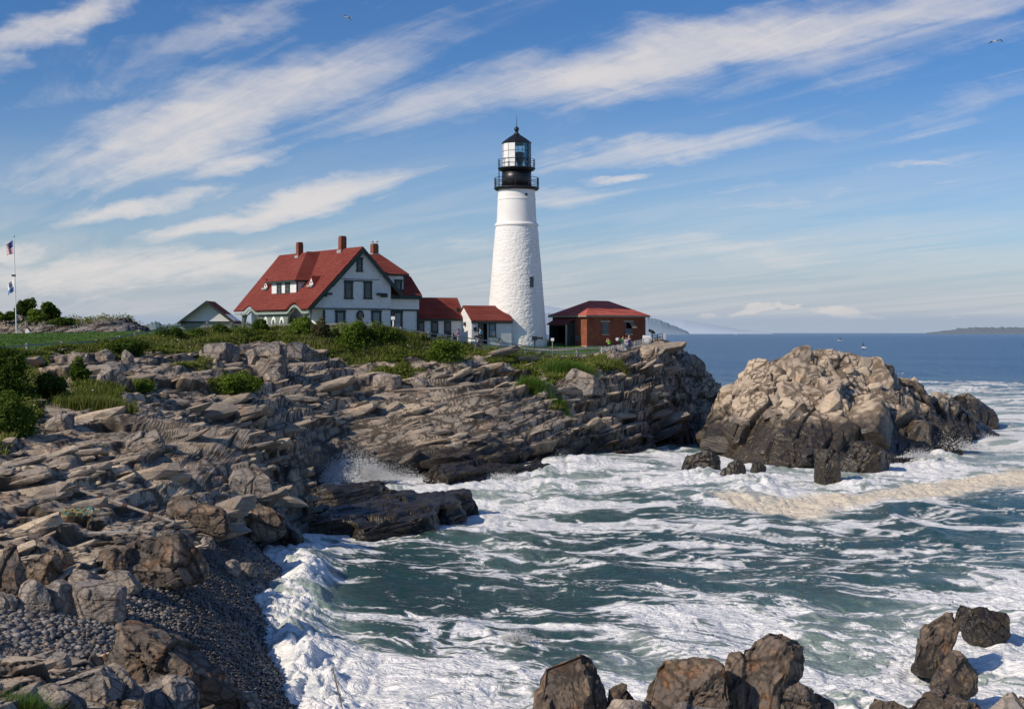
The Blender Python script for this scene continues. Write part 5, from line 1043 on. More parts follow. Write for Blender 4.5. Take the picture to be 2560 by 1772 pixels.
RK = [ # name, label, box, material, seed, options
 ('sea_rock', 'dark low rock in the surf left of the standing rock', (1530, 1014, 1622, 1066), M_WETR, 101, dict(sea=True, sink=.55, depth=.9)),
 ('sea_rock', 'dark wet rock lapped by foam, just right of the low one', (1610, 1038, 1684, 1084), M_WETR, 102, dict(sea=True, sink=.55, depth=.8)),
 ('sea_rock', 'small dark rock awash between foam in front of the standing rock', (1688, 1036, 1728, 1056), M_WETR, 103, dict(sea=True, sink=.55, sub=4)),
 ('sea_rock', 'brown upright rock before the standing rock, with a wet cleft', (1838, 1000, 1905, 1078), M_WETR, 104, dict(sea=True, sink=.55, depth=.9, facets=9)),
 ('sea_rock', 'broad brown block with a flat wet top before the standing rock', (1895, 986, 2018, 1050), M_WETR, 105, dict(sea=True, sink=.55, depth=.7, facets=8)),
 ('sea_rock', 'rounded black rock under the spray at the right of the standing rock', (2075, 942, 2186, 1012), M_WETR, 106, dict(sea=True, sink=.55, depth=.7)),
 ('sea_rock', 'black outlying rock with water running off, far right of the standing rock', (2095, 882, 2202, 940), M_WETR, 107, dict(sea=True, sink=.55, depth=.6, Y=150)),
 ('sea_rock', 'tiny dark rock awash right of the two blocks', (1790, 1030, 1834, 1044), M_WETR, 108, dict(sea=True, sink=.55, sub=4)),
 ('sea_rock', 'largest dark rock of the cluster in the lower right surf', (2052, 1378, 2170, 1480), M_BROWN, 111, dict(sea=True, sink=.55, s=.22, depth=.8, rot=(0, .25, .3), facets=9, amp=1.6, flat=.55)),
 ('sea_rock', 'lowest rock of the lower right cluster, streaked with foam', (2102, 1470, 2206, 1540), M_BROWN, 112, dict(sea=True, sink=.55, s=.22, depth=.8, rot=(0, .3, 0), facets=9, amp=1.6, flat=.55)),
 ('sea_rock', 'wet black rock behind the lower right cluster', (2172, 1368, 2276, 1424), M_WETR, 113, dict(sea=True, sink=.55, s=.22, depth=.6, facets=9, amp=1.6, flat=.5)),
 ('sea_rock', 'small jagged rock at the back of the lower right cluster', (2142, 1352, 2212, 1396), M_WETR, 114, dict(sea=True, sink=.55, s=.22, depth=.6, facets=9, amp=1.6, flat=.5)),
 ('shore_rock', 'tall knobbly brown rock rising from the surf at the bottom edge', (1165, 1440, 1388, 1850), M_BROWN, 121, dict(Y=33.5, sub=6, depth=.8, facets=14, sink=.1, s=.24, flat=.66, amp=1.75)),
 ('shore_rock', 'low dark rock filling the gap right of the knobbly rock', (1350, 1522, 1450, 1800), M_BROWN, 122, dict(Y=33.8, sink=.1, s=.24, amp=1.6)),
 ('shore_rock', 'flat grey slab at the bottom edge between the brown rocks', (1350, 1572, 1480, 1720), M_BOULD, 123, dict(Y=32.5, sink=.1)),
 ('shore_rock', 'square-topped rusty brown rock left of the bottom peak', (1412, 1492, 1700, 1840), M_BROWN, 124, dict(Y=33, sub=6, depth=.7, facets=8, sink=.1, s=.24, amp=1.75)),
 ('shore_rock', 'peaked brown rock sloping down to the right at the bottom edge', (1572, 1428, 1815, 1860), M_BROWN, 125, dict(Y=33.8, sub=6, depth=.9, facets=11, sink=.1, s=.42, rot=(0, .26, 0), amp=1.4)),
 ('shore_rock', 'wet dark shoulder right of the bottom peak, running with foam', (1668, 1482, 1880, 1840), M_BROWN, 126, dict(Y=33.4, sub=6, depth=.8, sink=.1, s=.24, rot=(0, .3, 0), amp=1.75)),
 ('shore_rock', 'small black rock at the waterline right of the bottom peak', (1800, 1555, 1885, 1660), M_WETR, 127, dict(Y=34, sink=.1)),
 ('shore_rock', 'pale broken slab in front of the bottom brown rocks', (1500, 1572, 1680, 1720), M_BOULD, 128, dict(Y=31.5, sink=.1, sub=6)),
 ('shore_rock', 'jagged dark rock at the bottom right edge', (2030, 1545, 2240, 1760), M_BROWN, 129, dict(Y=34.5, sub=6, facets=10, sink=.1, s=.24, amp=1.75, flat=.55)),
 ('shore_rock', 'low dark rock left of the jagged bottom right rock', (1950, 1580, 2080, 1700), M_BROWN, 130, dict(Y=34, sink=.1)),
 ('shore_rock', 'smooth grey rock cut off by the bottom right corner', (2225, 1562, 2360, 1720), M_BOULD, 131, dict(Y=34, sink=.1)),
 # the shingle cove
 ('boulder', 'large cracked angular boulder lying on the pebbles', (122, 1302, 276, 1388), M_BOULD, 141, dict(facets=7, depth=.75, rot=(0, .1, .25), flat=.55, sub=6)),
 ('boulder', 'leaning upright stone beside the cracked boulder', (92, 1296, 166, 1374), M_BOULD, 142, dict(facets=8, rot=(0, .25, 0))),
 ('boulder', 'round dark boulder left of the leaning stone', (26, 1308, 112, 1372), M_BOULD, 143, dict(facets=14)),
 ('boulder', 'grey block half out of frame at the left edge of the pebbles', (-30, 1330, 36, 1368), M_BOULD, 144, dict()),
 ('boulder', 'massive dark layered rock at the head of the pebble beach', (205, 1202, 452, 1312), M_DARKB, 145, dict(facets=10, depth=.6, sub=6, s=.5, rot=(0, -.1, .2), flat=.6)),
 ('boulder', 'brown block leaning on the left end of the layered rock', (203, 1225, 300, 1290), M_DARKB, 146, dict(facets=9)),
 ('boulder', 'low grey rock in front of the layered rock', (218, 1280, 312, 1330), M_BOULD, 147, dict(facets=9)),
 ('boulder', 'rust stained boulder at the left edge above the pebbles', (-20, 1232, 60, 1322), M_DARKB, 148, dict(facets=9)),
 ('boulder', 'striped brown boulder above the leaning stone', (58, 1240, 138, 1300), M_DARKB, 149, dict(facets=9, rot=(0, .2, 0))),
 ('boulder', 'ochre long stone lying below the net', (70, 1222, 128, 1246), M_BOULD, 150, dict(sub=4)),
 ('boulder', 'layered brown boulder above the cracked one', (98, 1232, 166, 1286), M_DARKB, 151, dict(facets=10)),
 ('boulder', 'pale rounded boulder between the layered rocks', (150, 1278, 205, 1318), M_BOULD, 152, dict(sub=4)),
 ('boulder', 'ochre flat stone on the pebbles near the breaking wave', (448, 1210, 482, 1234), M_BOULD, 153, dict(sub=4, facets=6)),
 ('boulder', 'wet grey stone at the edge of the white surge', (533, 1270, 574, 1295), M_BOULD, 154, dict(sub=4)),
 ('boulder', 'wet slanted stone left of the one at the surge edge', (496, 1262, 538, 1290), M_BOULD, 155, dict(sub=4)),
 ('shore_rock', 'great rust brown rock in the bottom left foreground', (165, 1422, 545, 1640), M_DARKB, 161, dict(Y=33.5, sub=6, facets=12, depth=.55, s=.4, rot=(0, .2, .1), sink=.05)),
 ('shore_rock', 'sunlit tan slab at the foot of the rust brown rock', (262, 1530, 440, 1680), M_BOULD, 162, dict(Y=29.5, sub=6, facets=8, rot=(0, .2, .2), sink=.05)),
 ('shore_rock', 'grey slab sloping beside the foreground grass', (60, 1500, 300, 1660), M_BOULD, 163, dict(Y=28, sub=6, facets=8, rot=(0, .15, .1), sink=.05)),
 ('shore_rock', 'rounded grey rock in the bottom left corner', (-40, 1555, 200, 1700), M_BOULD, 164, dict(Y=25.5, sub=6, facets=12, sink=.05)),
 ('shore_rock', 'small tan stone at the edge of the pebbles above the grass', (92, 1468, 160, 1512), M_BOULD, 165, dict(Y=31)),
 ('shore_rock', 'pale broken rock behind the foreground grass', (-20, 1440, 48, 1500), M_BOULD, 166, dict(Y=31.5)),
 ('boulder', 'small wet rock at the bottom right end of the pebbles', (490, 1560, 580, 1612), M_BOULD, 167, dict(Y=36)),
 # on the ledges and the brushy slope
 ('boulder', 'sunlit cream boulder on the grey ledges', (286, 966, 376, 1012), M_BOULD, 171, dict(facets=7)),
 ('boulder', 'pair-cut grey block below the green gully', (92, 930, 176, 966), M_BOULD, 172, dict(facets=6)),
 ('boulder', 'great square block at the seaward end of the left ledges', (480, 1052, 622, 1128), M_BOULD, 173, dict(facets=8, rot=(0, -.15, .2), sub=6)),
 ('boulder', 'brown wet bluff at the inner corner of the cove', (500, 1132, 640, 1200), M_DARKB, 174, dict(facets=11, sub=6)),
 ('boulder', 'dark rounded ledge end left of the brown bluff', (362, 1128, 520, 1192), M_DARKB, 175, dict(facets=11, sub=6)),
 ('boulder', 'big square outcrop under the middle of the hedge', (548, 772, 645, 838), M_BOULD, 176, dict(facets=8)),
 ('boulder', 'flat boulder pile under the hedge, right of the square outcrop', (620, 766, 702, 806), M_BOULD, 177, dict(facets=9)),
 ('boulder', 'rounded grey outcrop among brush left of the square outcrop', (448, 770, 535, 812), M_BOULD, 178, dict(facets=10)),
 ('boulder', 'pointed pale boulder among the brush near the fence', (268, 788, 300, 816), M_BOULD, 179, dict(sub=4)),
 ('boulder', 'tan rounded boulder below the fence on the left', (212, 784, 256, 812), M_BOULD, 180, dict(sub=4)),
 ('boulder', 'low tan boulder at the left end of the brush', (155, 790, 200, 815), M_BOULD, 181, dict(sub=4)),
 ('boulder', 'round topped stone on the shelf below the green shrub', (585, 836, 640, 858), M_BOULD, 182, dict(sub=4, facets=14)),
 ('boulder', 'dark split boulder in the brush above the gully', (205, 812, 290, 872), M_BOULD, 183, dict()),
 ('boulder', 'pale block on the lip of the upper shelf, mid headland', (840, 835, 905, 872), M_BOULD, 184, dict()),
 ('boulder', 'small blocky stone right of the pale lip block', (925, 850, 970, 872), M_BOULD, 185, dict(sub=4)),
 ('boulder', 'sloping pale slab under the tall reeds', (1190, 862, 1250, 892), M_BOULD, 186, dict(facets=7)),
 ('boulder', 'long rusty boulder right of the reeds', (1260, 832, 1362, 880), M_BOULD, 187, dict(facets=10)),
 ('boulder', 'tall fissured crag at the tip of the headland', (1452, 770, 1508, 900), M_BOULD, 188, dict(facets=9, Y=148, depth=.9, sub=6, sink=.05, s=1.0)),
 ('boulder', 'rounded pale crag left of the tall headland crag', (1395, 806, 1470, 880), M_BOULD, 189, dict(facets=10, Y=137, depth=.9, sub=6, s=.9)),
 ('boulder', 'overhanging tan slab on the far crag beyond the fence', (1512, 798, 1592, 838), M_BOULD, 190, dict(facets=8, Y=165, rot=(0, -.1, 0), depth=.8, sub=6)),
]
for nm, lb, bx_, mt, sd, op in RK:
    boulder(nm, lb, bx_, mt, sd, cat='boulder' if nm == 'boulder' else 'rock', **op)
# ---- shingle: thousands of rounded stones
bi = np.where((beach > .55) & (V[:, 1] < 62) & (V[:, 1] > 30))[0]
pick = RNG.choice(bi, 24000); pos_ = V[pick] + np.stack([RNG.normal(0, .06, 24000), RNG.normal(0, .10, 24000), np.zeros(24000)], 1)
IV, IF = ico(1); n = len(pos_)
IVs, IFs = np.array([v for v in IV]), IF
uu_, vv_ = uvd(pos_[:, 0], pos_[:, 1], pos_[:, 2])
rad = np.clip(RNG.lognormal(-3.1, .42, n), .02, .13) * np.interp(uu_, [0, 250, 500], [1.25, 1.0, .72])
sc = np.stack([rad * RNG.uniform(.8, 1.3, n), rad * RNG.uniform(.8, 1.3, n), rad * RNG.uniform(.45, .8, n)], 1); an = RNG.uniform(0, math.pi, n)
q = IVs[None] * sc[:, None, :]; ca, sa = np.cos(an)[:, None], np.sin(an)[:, None]
q = np.stack([q[..., 0] * ca - q[..., 1] * sa, q[..., 0] * sa + q[..., 1] * ca, q[..., 2]], -1)
pos_[:, 2] = H(pos_[:, 0], pos_[:, 1]) * .15 + pos_[:, 2] * .85
VV = (q + pos_[:, None, :] + np.array([0, 0, .3]) * rad[:, None, None]).reshape(-1, 3); FF = (IFs[None] + (np.arange(n) * len(IVs))[:, None, None]).reshape(-1, 3)
m, t = new_mat('pebble_stone'); tn = t.attr('tone'); wt = t.attr('wet')
c = t.mix(tn, (.06, .057, .054), (.34, .31, .28)); c = t.mix(t.ss(tn, .86, .9), c, (.26, .19, .13)); c = t.mix(t.m('MULTIPLY', wt, .8), c, (.035, .033, .034))
t.out(t.bsdf(c, t.mixf(wt, .8, .25), .4)); 
pbl = mesh_np('shingle_pebbles', VV, FF, m, dict(tone=np.repeat(RNG.uniform(0, 1, n), len(IVs)), wet=np.repeat(smst(330, 480, uu_ + RNG.normal(0, 25, n)), len(IVs))), smooth=True)
tag(pbl, kind='stuff')
# ================================================================ foam lumps and spray thrown up by the breakers
m, t = new_mat('white_foam'); fz = t.noise(t.obj(), 9, 4, .6)
b = t.n('ShaderNodeBsdfDiffuse'); t.set(b.inputs[0], t.mix(fz, (.80, .81, .80), (.95, .94, .92))); tl = t.n('ShaderNodeBsdfTranslucent'); tl.inputs[0].default_value = (.92, .93, .92, 1)
mx = t.n('ShaderNodeMixShader'); mx.inputs[0].default_value = .35; t.t.links.new(b.outputs[0], mx.inputs[1]); t.t.links.new(tl.outputs[0], mx.inputs[2]); t.out(mx.outputs[0]); M_FOAM = m
_OV = np.array([(1, 0, 0), (-1, 0, 0), (0, 1, 0), (0, -1, 0), (0, 0, 1), (0, 0, -1)], np.float32); _OF = np.array([(0, 2, 4), (2, 1, 4), (1, 3, 4), (3, 0, 4), (2, 0, 5), (1, 2, 5), (3, 1, 5), (0, 3, 5)])
def blobs(name, pts, rad, label=None):
    n = len(pts); Vb = (_OV[None] * (rad[:, None] * RNG.uniform(.7, 1.3, (n, 3)))[:, None, :] + pts[:, None, :]).reshape(-1, 3)
    o = mesh_np(name, Vb, (_OF[None] + (np.arange(n) * 6)[:, None, None]).reshape(-1, 3), M_FOAM, smooth=True); return tag(o, kind='stuff')
sx = Vw.reshape(-1, 3); fu, fv = uw, vw
wgt = (brk > .25) * brk; cand = np.where(wgt > 0)[0]; 
P_all, R_all = [], []
def plume(ud, vd, wpx, hm, n, lean=0.0, rmax=.10, dz=.0, core=.5):
    x, y, z = ground_hit(ud, vd, True); k = K / F * y; n = int(n * 2.6); rmax = rmax * .62
    a = RNG.normal(0, 1, n); h = np.abs(RNG.normal(0, .5, n)) * hm * np.exp(-(a * .75) ** 2); d = RNG.normal(0, .55, n)
    f = h / max(hm, .1)
    P_all.append(np.stack([x + a * wpx * k * .5 * (1 + .3 * f) + lean * h, y + d * wpx * k * .3, dz + h], 1)); R_all.append(np.clip(RNG.lognormal(math.log(rmax * .35), .5, n), .008, rmax) * (1.1 - .75 * np.clip(f, 0, 1)))
plume(795, 1078, 90, 2.2, 7000, .12, .11); plume(840, 1080, 120, 1.7, 3600, .3, .07); plume(760, 1084, 60, 1.1, 2000, 0, .10)
plume(2125, 1012, 90, 1.9, 2600, -.2, .12); plume(2075, 1030, 50, 1.0, 900, 0, .10); plume(2180, 985, 70, 1.0, 900, 0, .09)
plume(625, 1195, 75, 1.1, 2600, -.1, .10); plume(590, 1205, 60, .8, 1600, -.2, .09)
plume(1265, 1050, 30, 1.2, 700, 0, .09); plume(1320, 1046, 35, .7, 600, 0, .09); plume(1990, 1020, 30, 1.6, 500, .1, .08); plume(1165, 1440, 45, .5, 900, .1, .05)
plume(1690, 1085, 60, .5, 700, 0, .08); plume(1560, 1072, 60, .5, 700, 0, .08); plume(2190, 905, 60, .8, 500, 0, .10); plume(1130, 1075, 60, .5, 600, 0, .09); plume(1830, 1590, 30, .5, 700, 0, .04)
e = np.where((brk > .05) & (brk < .75) & (uw < 650))[0]; k_ = RNG.choice(e, 5000); q = sx[k_].copy(); q[:, 2] += np.abs(RNG.normal(0, .13, 5000)); q[:, 0] -= np.abs(RNG.normal(0, .25, 5000)); P_all.append(q); R_all.append(np.clip(RNG.lognormal(-4.6, .4, 5000), .004, .022))
blobs('sea_spray', np.concatenate(P_all), np.concatenate(R_all))
# ================================================================ vegetation
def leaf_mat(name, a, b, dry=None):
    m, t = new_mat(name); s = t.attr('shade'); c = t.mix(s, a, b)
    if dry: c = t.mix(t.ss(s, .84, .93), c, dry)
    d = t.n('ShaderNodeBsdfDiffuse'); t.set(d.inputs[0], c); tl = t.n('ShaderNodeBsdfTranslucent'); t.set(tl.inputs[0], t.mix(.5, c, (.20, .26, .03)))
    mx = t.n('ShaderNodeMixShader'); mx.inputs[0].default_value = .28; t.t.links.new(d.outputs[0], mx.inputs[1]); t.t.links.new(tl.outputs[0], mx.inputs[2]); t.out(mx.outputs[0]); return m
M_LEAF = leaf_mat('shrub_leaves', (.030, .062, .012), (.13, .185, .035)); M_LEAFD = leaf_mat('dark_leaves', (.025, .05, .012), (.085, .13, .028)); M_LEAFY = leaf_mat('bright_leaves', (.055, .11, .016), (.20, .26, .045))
M_SCRUB = leaf_mat('scrub_leaves', (.045, .075, .016), (.20, .23, .05), (.27, .23, .11)); M_BLADE = leaf_mat('grass_blades', (.06, .10, .018), (.25, .26, .07), (.36, .30, .15)); M_REED = leaf_mat('reed_blades', (.05, .10, .018), (.14, .24, .05))
M_STEM = paint('brown_stem', (.06, .045, .03), .9)
def leaf_quads(c, size, nrm, asp=.55):
    n = len(c); r = RNG.normal(size=(n, 3)); N = nrm + r * .7; N /= np.linalg.norm(N, axis=1, keepdims=True)
    T = np.cross(N, RNG.normal(size=(n, 3))); T /= np.linalg.norm(T, axis=1, keepdims=True); B = np.cross(N, T); s = size[:, None]
    return np.stack([c - T * s * .5, c + B * s * asp * .5, c + T * s * .5, c - B * s * asp * .5], 1).reshape(-1, 3)
def leaf_obj(name, c, size, nrm, mat, shade, parent=None, asp=.55):
    V_ = leaf_quads(c, size, nrm, asp); return mesh_np(name, V_, np.arange(len(V_)).reshape(-1, 4), mat, dict(shade=np.repeat(shade, 4)), parent=parent)
def blade_obj(name, p, h, w, mat, shade, parent=None, lean=.35):
    n = len(p); a = RNG.uniform(0, 2 * math.pi, n); d = np.stack([np.cos(a), np.sin(a), 0 * a], 1); l = RNG.normal(0, lean, (n, 2)) * h[:, None] + np.array([.10, 0]) * h[:, None]
    b0, b1 = p - d * w[:, None], p + d * w[:, None]; mid = p + np.stack([l[:, 0] * .35, l[:, 1] * .35, h * .55], 1); tip = p + np.stack([l[:, 0], l[:, 1], h], 1)
    V_ = np.stack([b0, b1, mid + d * w[:, None] * .7, mid - d * w[:, None] * .7, tip + d * w[:, None] * .1, tip - d * w[:, None] * .1], 1).reshape(-1, 3)
    k = np.arange(n)[:, None] * 6; Fq = np.concatenate([k + np.array([0, 1, 2, 3]), k + np.array([3, 2, 4, 5])]); return mesh_np(name, V_, Fq, mat, dict(shade=np.repeat(shade, 6)), parent=parent)
vi = np.where((veg > .45) & (V[:, 1] > 55) & (V[:, 1] < 150) & (lawn < .7))[0]
cl = fbm((V[vi] / 2.6).astype(np.float32), 3, 301) * .5 + .5; cl2 = fbm((V[vi] / .9).astype(np.float32), 2, 305) * .5 + .5
k_ = RNG.choice(len(vi), 90000, p=(np.clip(cl, .05, 1) ** 1.5) / (np.clip(cl, .05, 1) ** 1.5).sum()); pb_ = V[vi[k_]] + RNG.normal(0, .12, (90000, 3)) * [1, 1, 0]
hh = np.clip(cl[k_] * 1.1 - .25, .05, 1) * np.clip(cl2[k_] * 1.4, .3, 1.3) * .62
pz = pb_.copy(); fr_ = RNG.uniform(0, 1, 90000) ** .7; pz[:, 2] += hh * fr_
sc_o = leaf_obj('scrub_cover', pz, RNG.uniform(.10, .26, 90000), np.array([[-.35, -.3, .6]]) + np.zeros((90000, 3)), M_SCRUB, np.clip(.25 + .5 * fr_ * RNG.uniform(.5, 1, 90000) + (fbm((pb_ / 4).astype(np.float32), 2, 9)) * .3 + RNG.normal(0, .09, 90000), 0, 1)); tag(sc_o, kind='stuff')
gr = 1 - np.clip(cl, 0, 1); k_ = RNG.choice(len(vi), 60000, p=gr / gr.sum()); pb_ = V[vi[k_]] + RNG.normal(0, .10, (60000, 3)) * [1, 1, 0]
go = blade_obj('rough_grass', pb_, RNG.uniform(.12, .45, 60000) * (1.25 - cl[k_] * .6), RNG.uniform(.018, .045, 60000), M_BLADE, np.clip(RNG.beta(2.2, 2.2, 60000) + fbm((pb_ / 5).astype(np.float32), 2, 19) * .28, 0, 1)); tag(go, kind='stuff')
# wild flowers scattered in the brush
fl_ = RNG.choice(len(vi), 170); q = V[vi[fl_]] + np.array([0, 0, .5]); q = q[fbm((q / 3).astype(np.float32), 2, 77) > .15]
fo_ = leaf_obj('wild_flowers', q, np.full(len(q), .10), np.array([[-.3, -.6, .5]]) + np.zeros((len(q), 3)), M_WPAINT, np.full(len(q), .5), asp=1); tag(fo_, kind='stuff')
# short grass on the lawn edge
li = np.where((lawn > .5) & (pathp < .3) & (V[:, 1] < 172) & (V[:, 1] > 90))[0]; k_ = RNG.choice(len(li), 30000); pb_ = V[li[k_]] + RNG.normal(0, .2, (30000, 3)) * [1, 1, 0]
M_LAWN = leaf_mat('lawn_blades', (.035, .085, .012), (.10, .19, .03)); lo_ = blade_obj('lawn_grass', pb_, RNG.uniform(.04, .12, 30000), RNG.uniform(.03, .05, 30000), M_LAWN, RNG.uniform(0, 1, 30000)); tag(lo_, kind='stuff')
def shrub(name, label, box, Y, mat, n, seed, leaf=(.14, .30), depth=.9, lobes=9, cat='shrub', trunk=False, base=None):
    u0, v0, u1, v1 = box
    if Y < 115: Y = float(ground_hit((u0 + u1) / 2, v1)[1]) + .4
    c = D((u0 + u1) / 2, v1, Y); k = K / F * Y; w, h = (u1 - u0) * k / 2, (v1 - v0) * k * (1.28 if Y < 130 else 1)
    r = np.random.default_rng(seed); root = empty(name, c, 0, label, cat); P_, N_, S_ = [], [], []
    for i in range(lobes):
        a = r.uniform(0, 6.28); q = r.uniform(.1, .72); lc = np.array([math.cos(a) * q * w, math.sin(a) * q * w * depth, h * r.uniform(.28, .74)]); lr = np.array([w * r.uniform(.28, .5), w * depth * r.uniform(.28, .5), h * r.uniform(.18, .32)])
        m_ = n // lobes; d = r.normal(size=(m_, 3)); d /= np.linalg.norm(d, axis=1, keepdims=True); rad = r.uniform(.45, 1.08, m_) ** .6 * np.where(r.uniform(0, 1, m_) < .14, r.uniform(1.0, 1.45, m_), 1)
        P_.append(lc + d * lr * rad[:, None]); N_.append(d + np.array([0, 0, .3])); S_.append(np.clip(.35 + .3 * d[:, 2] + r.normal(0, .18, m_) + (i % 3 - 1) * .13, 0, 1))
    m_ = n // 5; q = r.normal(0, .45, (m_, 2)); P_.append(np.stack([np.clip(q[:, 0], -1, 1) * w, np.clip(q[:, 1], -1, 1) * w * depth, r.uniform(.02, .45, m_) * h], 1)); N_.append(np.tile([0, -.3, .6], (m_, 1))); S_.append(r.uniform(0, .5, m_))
    P_, N_, S_ = np.concatenate(P_), np.concatenate(N_), np.concatenate(S_)
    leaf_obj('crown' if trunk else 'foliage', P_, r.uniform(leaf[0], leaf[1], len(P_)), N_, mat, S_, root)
    mb = MB()
    for i in range(3 if trunk else 5):
        a = r.uniform(0, 6.28); mb.tube((math.cos(a) * w * .06, math.sin(a) * w * .06, -.5), (math.cos(a) * w * .35, math.sin(a) * w * .3, h * .55), .09 if trunk else .035, .03 if trunk else .012, n=5)
    mb.build('trunk' if trunk else 'stem', M_STEM, root); return root
SH = [('tree', 'dark round tree on the rock mound behind the flagpole', (36, 668, 78, 712), 222, M_LEAFD, 2600, 1, dict(leaf=(.3, .6), trunk=True, cat='tree')),
 ('tree', 'taller ivy-green bush with a flat dark right side on the rock mound', (84, 676, 133, 722), 218, M_LEAF, 2800, 2, dict(leaf=(.3, .6), trunk=True, cat='tree')),
 ('shrub', 'bright bush filling the gap between the two mound trees', (58, 694, 104, 726), 215, M_LEAFY, 1700, 3, dict(leaf=(.3, .55))),
 ('shrub', 'low bush at the far left end of the rock mound', (-12, 700, 38, 722), 220, M_LEAF, 1300, 4, dict(leaf=(.3, .55))),
 ('shrub', 'low creeping bush on the right shoulder of the mound', (110, 712, 182, 734), 214, M_LEAFD, 1500, 5, dict(leaf=(.3, .55))),
 ('shrub', 'round bright bush on the lawn behind the rope barrier', (109, 749, 150, 772), 190, M_LEAFY, 1500, 6, dict(leaf=(.2, .4))),
 ('shrub', 'small dark bush on the lawn beside the person in green', (199, 750, 228, 770), 186, M_LEAF, 1100, 7, dict(leaf=(.2, .4))),
 ('rose_bush', 'white flowering bush at the left end of the lawn', (-12, 752, 42, 772), 180, M_LEAFD, 1500, 8, dict(leaf=(.2, .4))),
 ('shrub', 'dull green bush between the white post and the round lawn bush', (60, 754, 112, 771), 188, M_LEAFD, 1100, 9, dict(leaf=(.2, .4))),
 ('shrub', 'dark low bush before the fence below the garage', (352, 742, 425, 778), 118, M_LEAFD, 2800, 11, {}),
 ('shrub', 'small bush at the fence right under the garage', (420, 744, 470, 776), 121, M_LEAF, 1800, 12, {}),
 ('shrub', 'dark round bush at the fence left of the porch', (464, 738, 522, 776), 124, M_LEAFD, 2400, 13, {}),
 ('shrub', 'tallest bush in the hedge, in front of the arched windows', (562, 722, 612, 770), 127, M_LEAF, 2600, 14, {}),
 ('shrub', 'broad bright bush in front of the porch end of the gable', (632, 726, 722, 778), 127, M_LEAFY, 4200, 15, {}),
 ('shrub', 'dry brownish bush at the corner of the gable wall', (700, 722, 742, 776), 126, leaf_mat('brown_leaves', (.06, .055, .03), (.17, .15, .08)), 2000, 16, {}),
 ('shrub', 'wide lush bush below the oval window', (742, 732, 842, 792), 126, M_LEAFY, 5200, 17, {}),
 ('shrub', 'yellow green bush below the right wing of the house', (830, 736, 905, 790), 127, M_LEAF, 3600, 18, {}),
 ('shrub', 'fresh green bush lower on the bank under the linking shed', (960, 772, 1052, 816), 126, M_LEAFY, 3600, 19, {}),
 ('shrub', 'low bright shrub spreading over the rocks in mid slope', (470, 842, 592, 884), 97, M_LEAFY, 4600, 20, dict(depth=.8)),
 ('shrub', 'small bright shrub on the ledge left of the spreading one', (298, 862, 350, 882), 90, M_LEAFY, 1300, 21, {}),
 ('shrub', 'dark tangled bush in the gully near the left edge', (85, 848, 150, 900), 82, M_LEAFD, 2600, 22, {}),
 ('shrub', 'big dark bush against the left edge of the slope', (-40, 800, 86, 900), 82, M_LEAF, 6500, 23, dict(leaf=(.12, .26))),
 ('shrub', 'lush bush at the foot of the gully on the left edge', (-30, 900, 92, 985), 72, M_LEAF, 6500, 24, dict(leaf=(.10, .24))),
 ('shrub', 'bush of mixed stems between dark boulders left of centre', (150, 815, 205, 862), 93, M_LEAF, 2200, 25, {}),
 ('shrub', 'low hedge bush trailing along the lower fence', (215, 772, 345, 798), 108, M_LEAFD, 4200, 26, dict(depth=.5))]
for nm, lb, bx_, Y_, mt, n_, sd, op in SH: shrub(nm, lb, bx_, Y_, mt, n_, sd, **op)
rb = [o for o in bpy.data.objects if o.name == 'rose_bush'][0]; q = np.stack([RNG.uniform(-1.4, 1.4, 90), RNG.uniform(-1.2, -.6, 90), RNG.uniform(.3, 1.1, 90)], 1); leaf_obj('blossom', q, np.full(90, .2), np.tile([0., -1, .4], (90, 1)), M_WPAINT, np.full(90, .5), rb, 1)
def tuft(name, label, box, n, h, seed, mat=M_REED, Y=None, wid=.03, cat='reeds', lean=.2):
    u0, v0, u1, v1 = box; pts = []
    r = np.random.default_rng(seed); x, y, z = ground_hit((u0 + u1) / 2, v1) if Y is None else (((u0 + u1) / 2 * K - CX) / F * Y, Y, 0)
    k = K / F * y; px = x + r.normal(0, .38, n) * (u1 - u0) * k * .6; py = y + np.abs(r.normal(0, .5, n)) * (u1 - u0) * k * .4; pz_ = H(px, py) - .05
    root = empty(name, (x, y, float(H(np.array([x]), np.array([y]))[0])), 0, label, cat); p = np.stack([px, py, pz_], 1) - np.array(root.location)
    blade_obj('blades', p, r.uniform(.45, 1.0, n) * h, r.uniform(.5, 1.1, n) * wid, mat, r.uniform(0, 1, n), root, lean); return root
tuft('reed_bed', 'tall green reeds below the rail fence at the lawn corner', (1238, 808, 1335, 846), 3800, 1.35, 1)
tuft('reed_bed', 'lower clump of green reeds running down the rock crack', (1172, 838, 1238, 890), 3000, 1.4, 2)
tuft('reed_bed', 'small tuft of green grass on the pale slab below the reeds', (1236, 906, 1285, 924), 900, .6, 3)
tuft('reed_bed', 'grassy fringe on the shelf below the left gully', (130, 880, 290, 925), 3000, .9, 4, M_BLADE)
tuft('reed_bed', 'tall pale reeds at the left edge above the ledges', (-20, 930, 45, 985), 2600, 1.6, 5)
tuft('reed_bed', 'brown and green weeds under the picket fence', (1378, 800, 1415, 832), 900, .8, 6, M_BLADE)
tuft('grass_clump', 'bright grass clump growing on the bottom left rocks', (-10, 1500, 112, 1568), 800, .55, 7, M_REED, Y=24, wid=.012, cat='grass', lean=.5)
tuft('grass_clump', 'tiny grass tuft on the bottom edge slab', (198, 1570, 232, 1600), 60, .22, 8, M_REED, Y=24.5, wid=.008, cat='grass', lean=.5)
tuft('grass_clump', 'thin dry grasses sticking up at the bottom edge', (325, 1570, 430, 1610), 90, .5, 9, M_BLADE, Y=24, wid=.006, cat='grass', lean=.25)
